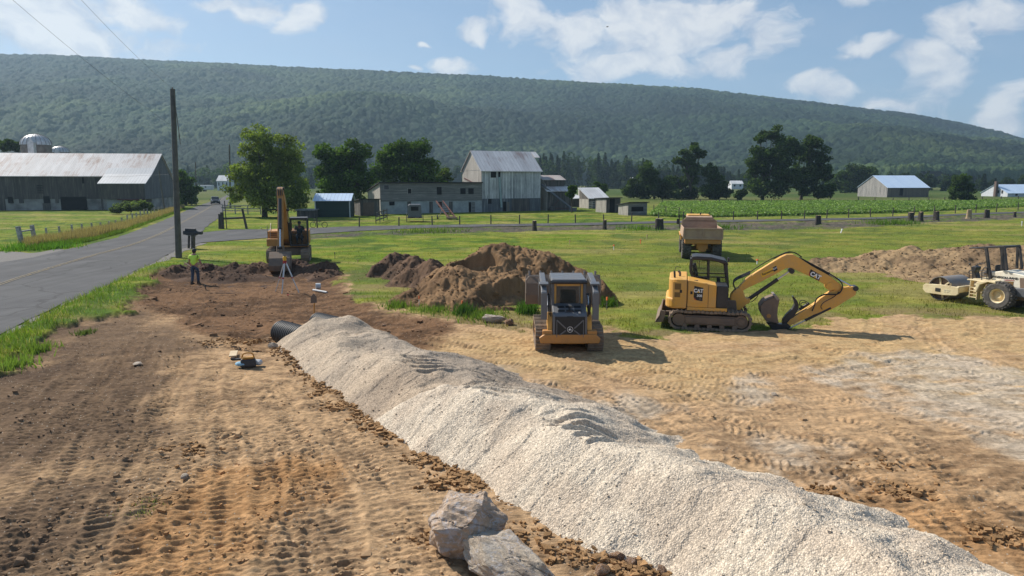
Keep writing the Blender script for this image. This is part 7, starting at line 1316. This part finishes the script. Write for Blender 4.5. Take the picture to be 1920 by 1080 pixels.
# utility poles
def pole(u, vb, ut, vt, r_, lab, Y=None):
    x, y = G(u, vb); xt, zt_ = AY(ut, vt, y); P = empty('utility_pole', (x, y, 0), 0, lab, 'utility pole'); MB().cyl((0, 0, -.2), (xt-x, 0, zt_), r_, r_*.72, n=16).build('pole', M['pole'], P, sm=True); return P, Vector((xt, y, zt_))
M['pole'] = plain('weathered_pole', (.155, .145, .12), .95, 0, .4, 3, .5)
P, top = pole(335, 483, 323.5, 167, .20, 'tall grey wooden utility pole standing on the verge behind the man'); 
MB().tube([(top.x-P.location.x, 0, top.z), (top.x-P.location.x, 0, top.z+.12)], .03).build('top_pin', M['rust'], P); MB().tube([(top.x-P.location.x+.12, -.12, top.z-.3), (top.x-P.location.x+.3, -.12, top.z-3.4)], .025).build('ground_wire', M['pole'], P)
pole(368, 384, 366.5, 303, .15, 'thin dark pole left of the road, beyond the long barn'); pole(432, 391, 430, 271, .17, 'grey pole right of the road beside the big olive tree'); pole(309, 396, 298, 320, .14, 'leaning dark pole against the gable of the long barn')
def wire(a, b, sag, lab): 
    a, b = Vector(a), Vector(b); pts = [a.lerp(b, k/16)-Vector((0, 0, sag*4*(k/16)*(1-k/16))) for k in range(17)]; o = MB().tube([p-a for p in pts], .006, 5).build('power_line', M['rubber'], None, loc=a); tag(o, lab, 'wire')
a_ = AY(40, -124, 25); wire(top, (a_[0], 25, a_[1]), .25, 'thin wire from the pole top climbing steeply to the upper left'); a_ = AY(-110, -118, 25); wire(top-Vector((0, 0, 2.4)), (a_[0], 25, a_[1]), .3, 'thin wire from below the pole top crossing the clouds at far left')
a_ = AY(-60, 305, 100); wire((top.x, top.y, top.z-5.2), (a_[0], 100, a_[1]), .9, 'slack wire hanging across the front of the long barn roof')
# mail boxes on brace
mo = G(361, 466); P = empty('mailbox', (*mo, 0), R(0), 'pair of black mailboxes on two leaning grey posts at the lane corner', 'mailbox')
MB().bar((-.28, 0, 0), (-.18, 0, 1.0), .12, .14).bar((.05, 0, 0), (.12, 0, 1.05), .42, .14).build('post', M['posts'], P, bev=.02); MB().bar((-.35, -.05, 1.02), (.35, -.05, .92), .3, .04).build('shelf', M['greywood'], P)
def mbx(c, L, r_, rz): 
    m_ = MB(); n_ = 9; pr = [(-r_, 0), (-r_, r_)]+[(-r_*math.cos(math.pi*k/n_), r_+r_*math.sin(math.pi*k/n_)) for k in range(1, n_)]+[(r_, r_), (r_, 0)]; m_.prism(pr, -L/2, L/2, 'X'); o = m_.build('box', M['blk'], P, bev=.01); o.location = c; o.rotation_euler = (0, R(3), rz)
mbx((-.05, -.05, 1.02), .95, .17, 0); mbx((.0, -.1, 1.30), .75, .10, .05); mbx((.58, -.1, 1.05), .5, .13, .0)
# car coming towards us
cx, cy = G(404, 383); cr = math.atan2(-cy, -cx)+R(2); C1 = empty('car', (cx, cy, 0), cr, 'dark blue car driving towards us on the road', 'car'); M['carp'] = paint('dark_blue_car_paint', (.012, .018, .030), .18, .05)
MB().prism([(-2.2, .35), (-2.25, .85), (-2.1, 1.05), (-1.0, 1.1), (1.1, 1.05), (2.05, .92), (2.25, .7), (2.25, .38), (1.9, .25), (-1.9, .25)], -.9, .9).build('body', M['carp'], C1, bev=.10, seg=3); MB().prism([(-1.9, 1.05), (-1.5, 1.52), (-.2, 1.58), (.55, 1.50), (1.25, 1.04)], -.72, .72).build('cabin', M['glassd'], C1, bev=.08, seg=2); MB().prism([(-1.55, 1.52), (-.2, 1.60), (.52, 1.53), (.45, 1.60), (-.2, 1.65), (-1.5, 1.58)], -.70, .70).build('roof', M['carp'], C1, bev=.03)
for s_ in (-1, 1):
    for xx in (-1.4, 1.4): MB().cyl((xx, s_*.78, .34), (xx, s_*.92, .34), .34, n=20).build('wheel', M['tyre'], C1, bev=.03)
    MB().box((2.16, s_*.66, .74), (.2, .34, .16)).build('headlight', M['lamp'], C1, bev=.04); MB().box((.8, s_*1.0, 1.1), (.12, .2, .14)).build('mirror', M['carp'], C1, bev=.04)
MB().box((2.26, 0, .62), (.04, .8, .2)).build('grille', M['ink'], C1); MB().box((2.28, 0, .42), (.02, .3, .12)).build('number_plate', M['trim'], C1)
# black buggy
bx_ = G(778, 416); P = empty('buggy', (*bx_, 0), R(8), 'black box shaped horse buggy parked on the grass before the henhouse', 'buggy'); MB().prism([(-.85, .55), (-.8, 1.95), (-.68, 2.1), (.68, 2.1), (.8, 1.95), (.85, .55)], -.0, 1.9, 'Y').build('body', M['char'], P, bev=.06); MB().b2(-.45, .45, -.03, .0, 1.35, 1.85).build('window', M['dark'], P); MB().b2(-.9, .9, -.15, 1.9, .45, .58).build('floor', M['oldwood'], P)
for s_ in (-1, 1):
    for yy in (.35, 1.6): w_ = MB().ring((s_*1.0-.03, yy, .5), (s_*1.0+.03, yy, .5), .5, .44, 24); [w_.bar((s_*1.0, yy, .5), (s_*1.0, yy+.46*math.cos(k*math.pi/6), .5+.46*math.sin(k*math.pi/6)), .025, .025) for k in range(12)]; w_.build('wheel', M['oldwood'], P)
# red bale elevator leaning on the henhouse
a_ = G(852, 412); b_ = AY(824, 377, a_[1]+4.5); P = empty('bale_elevator', (*a_, 0), 0, 'rusty red ladder like bale elevator leaning on the henhouse wall', 'elevator'); e = Vector((b_[0]-a_[0], 4.5, b_[1]))
for o_ in (-.45, .45): MB().bar(Vector((o_-.3, 0, .25)), e+Vector((o_, 0, 0)), .10, .22).build('side_rail', M['rustred'], P)
for k in range(8): q = Vector((-.3, 0, .25)).lerp(e, (k+.5)/8); MB().bar(q+Vector((-.45, 0, 0)), q+Vector((.45, 0, 0)), .10, .08).build('slat', M['rustred'], P)
MB().b2(-1.0, .35, -.5, .3, .15, .35).build('foot', M['rust'], P); q = e*.55; MB().bar((q.x-.5, q.y, q.z), (q.x-.9, q.y-1.4, 0), .06, .06).bar((q.x+.5, q.y, q.z), (q.x+.4, q.y-1.4, 0), .06, .06).build('strut', M['rust'], P)
for s_ in (-1, 1): MB().cyl((q.x-.25+s_*.75-.05, q.y-1.4, .3), (q.x-.25+s_*.75+.05, q.y-1.4, .3), .3, n=16).build('wheel', M['tyre'], P)
# scooter leaning on the lane post
a_ = G(598, 427.3); P = empty('bicycle', (*a_, 0), 0, 'small bicycle leaning on a post beside the lane', 'bicycle')
for dx in (-.62, .62): MB().ring((dx, -.02, .32), (dx, .02, .32), .32, .27, 22).build('wheel', M['rubber'], P)
MB().tube([(-.62, 0, .32), (-.5, 0, .75), (-.45, 0, .95)], .02).tube([(-.5, 0, .72), (-.1, 0, .30), (.62, 0, .32), (.15, 0, .7), (-.1, 0, .30)], .02).tube([(-.5, 0, .7), (.15, 0, .68)], .02).build('bicycle_frame', M['rust'], P); MB().tube([(-.45, -.2, .97), (-.45, .2, .97)], .018).build('handlebar', M['rust'], P); MB().box((.17, 0, .78), (.22, .1, .05)).build('saddle', M['rubber'], P)
# surveyor's tripod and level
tp = G(531, 551, -.2); zt_ = 1.42; P = empty('tripod', (tp[0], tp[1]+.45, -.2), 0, 'surveying tripod with white legs and red joints on the dark soil', 'tripod'); M['alu'] = plain('pale_metal_leg', (.62, .62, .60), .4, .3, .1, 5, 0)
for (dx, dy) in ((-.50, -.05), (-.06, -.45), (.62, -.12)):
    lg_ = MB().bar((dx*.06, dy*.06, zt_), (dx*.55, dy*.55, zt_*.48), .07, .035).bar((dx*.5, dy*.5, zt_*.52), (dx, dy, 0), .04, .03).build('leg', M['alu'], P); MB().box((dx*.53, dy*.53, zt_*.49), (.07, .07, .07)).build('clamp', M['red'], lg_)
MB().cyl((0, 0, zt_-.03), (0, 0, zt_+.05), .085, n=16).box((0, 0, zt_-.06), (.15, .13, .05)).build('head', M['red'], P); lv = empty('survey_level', (tp[0], tp[1]+.45, zt_-.15), .4, 'yellow survey level mounted on the tripod', 'survey level'); MB().box((0, 0, .11), (.15, .17, .20)).build('case', M['ylw'], lv, bev=.03, seg=2); MB().cyl((0, 0, .21), (0, 0, .26), .055, n=16).build('rotor', M['ink'], lv); MB().cyl((.06, 0, .13), (.12, 0, .13), .035, n=12).build('lens', M['ink'], lv)
# white pipes, fittings
def lying(name, u0, v0, u1, v1, r_, mat, lab, cat, z=.05, hollow=True):
    a, b = G(u0, v0), G(u1, v1); d_ = Vector((b[0]-a[0], b[1]-a[1], 0)); mb = MB()
    (mb.ring((0, 0, r_), d_+Vector((0, 0, r_)), r_, r_*.85, 18) if hollow else mb.cyl((0, 0, r_), d_+Vector((0, 0, r_)), r_, n=10)); o = mb.build(name, mat, None, loc=(a[0], a[1], z-.02)); return tag(o, lab, cat)
lying('plastic_pipe', 587, 540.5, 613, 545, .045, M['trim'], 'thin white plastic pipe lying on the soil right of the tripod', 'pipe', -.10); lying('plastic_pipe', 592, 537.5, 601, 537, .14, M['trim'], 'short fat white pipe piece behind the thin white pipe', 'pipe', -.10)
# corrugated drain pipes
M['hdpe'] = plain('black_corrugated_plastic', (.020, .024, .030), .6, 0, .3, 6, .1)
def corr(s0, s1, w0, r_, zc, lab):
    n_ = 40; N = int(s1/.10); prof = []
    a = Vector((*s0, zc)); s0 = 0; ax = Vector((.77, -.64, -.01)).normalized()
    for k in range(N):
        z_ = k*.10; prof += [(r_*.925, z_), (r_*.925, z_+.026), (r_, z_+.040), (r_, z_+.080), (r_*.925, z_+.094)]
    L_ = N*.10; prof += [(r_*.955, L_), (r_*.90, L_), (r_*.90, 0), (r_*.955, 0)]
    o = MB().lathe(prof, (0, 0, 0), tuple(ax), n_).build('drain_pipe', M['hdpe'], None, loc=a, sm=True); return tag(o, lab, 'drain pipe', 'corrugated drain pipes under the gravel')
corr(G(526, 622, .10), 2.5, 0, .375, .10, 'black corrugated drain pipe, its open end sticking out of the gravel, nearest'); corr(G(594, 604, .02), 2.0, 0, .35, .02, 'second black corrugated drain pipe, mostly hidden behind the gravel top')
so = G(589, 596); P = empty('shovel', (so[0], so[1], 0), .3, 'shovel with orange handle stuck upright in the soil behind the pipes', 'shovel'); MB().cyl((0, 0, .1), (.03, 0, .55), .022, n=8).build('handle', plain('orange_handle', (.62, .26, .03), .5), P); MB().prism([(-.10, .55), (.12, .55), (.12, .78), (.02, .9), (-.08, .8)], -.012, .012).build('blade', M['rust'], P)
# things left on the ground: board, tool bag, bottle, jacket
zt0 = .03
def Gp(u, v): x, y = G(u, v); return x, y
x, y = Gp(438, 667); P = MB().box((0, 0, .03), (.20, .62, .035), (0, 0, R(18))).build('board', plain('new_board', (.62, .48, .30), .8), None, bev=.004, loc=(x, y, zt0)); tag(P, 'short pale wooden board lying beside the tool bag', 'board')
x, y = Gp(444, 678.5); P = MB().bar((-.12, 0, .03), (.32, .04, .05), .07, .05).box((-.1, 0, .05), (.12, .05, .07)).build('drill', M['blk'], None, bev=.01, loc=(x, y, zt0)); tag(P, 'black drill lying between the board and the tool bag', 'drill')
x, y = Gp(466, 688); bg_ = empty('tool_bag', (x, y, zt0-.02), .3, 'open black tool bag with orange trim on the bare ground', 'tool bag'); MB().box((0, 0, .12), (.42, .26, .24), None, (.85, .7)).build('bag', M['blk'], bg_, bev=.05, seg=2); MB().tube([(-.16, 0, .22), (-.1, 0, .36), (.1, 0, .36), (.16, 0, .22)], .018, sm=5).build('handle', plain('orange_webbing', (.50, .24, .03), .7), bg_, sm=True); MB().box((0, -.02, .245), (.30, .16, .05)).build('trim', plain('orange_webbing_trim', (.50, .24, .03), .7), bg_, bev=.02)
x, y = Gp(453, 689); tag(MB().sphere((0, 0, .07), .12, 14, 8, (1.4, 1., .55)).build('cloth', plain('pale_blue_cloth', (.30, .52, .66), .9, 0, .3, 20, .8), None, sm=True, loc=(x, y, zt0)), 'crumpled pale blue cloth against the tool bag', 'cloth')
x, y = Gp(482, 686); tag(MB().box((0, 0, .07), (.30, .16, .14), (0, 0, -.2)).build('clear_bag', plain('white_film', (.62, .64, .64), .35, 0, .4, 16, .8), None, bev=.04, loc=(x, y, zt0)), 'crumpled white plastic bag right of the tool bag', 'bag')
# stakes
def stake(u, vt, vb, col, lab, lean=0, w_=.04, top=None):
    z0 = -.2 if u in (387, 540) else 0.; x, y = G(u, vb, z0); _, z = AY(u, vt, y); z -= z0; P = empty('survey_stake', (x, y, z0), .3, lab, 'stake', 'survey stakes round the site'); MB().bar((0, 0, -.05), (lean*.8, 0, z*.8), w_, w_*.6).build('stake', M[col], P); MB().bar((lean*.8, 0, z*.74), (lean, 0, z), w_*1.6, w_*1.3).build('ribbon', M[top or col], P)
M['orng'] = plain('fluorescent_orange', (.80, .16, .04), .6, 0, .1, 5, 0)
for a in [(786, 555, 576, 'trim', 'white stake with an orange tip, leftmost in front of the big mound', 0, .03, 'orng'), (866.7, 564, 586, 'posts', 'stake with orange tip in the weeds under the middle of the big mound', 0, .04, 'orng'), (990.7, 566, 585, 'posts', 'orange tipped stake just left of the track loader', 0, .04, 'orng'), (1137.8, 557, 580, 'posts', 'rusty orange stake just right of the track loader', 0, .04, 'orng'),
          (1068, 450, 459, 'cut', 'short tan stake on the grass behind the big mound', 0, .06), (1150.6, 459, 468.5, 'trim', 'white stake with orange top on the grass between mound and dump truck', 0, .06, 'orng'), (628, 473, 484, 'posts', 'thin brown stake right of the orange excavator', 0, .05), (671, 487, 496, 'cut', 'pale stake standing left of the small dark mound', 0, .05),
          (1419.5, 486, 496, 'trim', 'pinkish orange stake behind the elbow of the yellow excavator', 0, .07, 'orng'), (1213, 440, 447, 'cut', 'tan stake on the grass left of the dump truck', 0, .07), (1201, 449, 457, 'orng', 'orange stake left of the dump truck, nearer one', 0, .06), (1576, 429.5, 437, 'trim', 'white leaning stake out on the grass right of the dump truck', .18, .09), (1915.6, 415, 424, 'trim', 'white stake near the right edge on the grass', 0, .08), (387, 534, 545, 'posts', 'short dark peg in the soil at the man in lime green\'s feet', -.05, .06), (540, 552, 556, 'red', 'tiny red flag at the foot of the tripod', 0, .06)]: stake(*a)
x, z = AY(1139, 50, 90); P = empty('bird', (x, 90, z), .5, 'small dark bird high in the sky', 'bird'); MB().sphere((0, 0, 0), .07, 8, 6, (2.2, .8, .8)).prism([(-.07, 0), (.07, 0), (-.02, .28)], -.01, .01, 'Z').prism([(-.07, 0), (-.02, -.28), (.07, 0)], -.01, .01, 'Z').build('body', M['ink'], P)
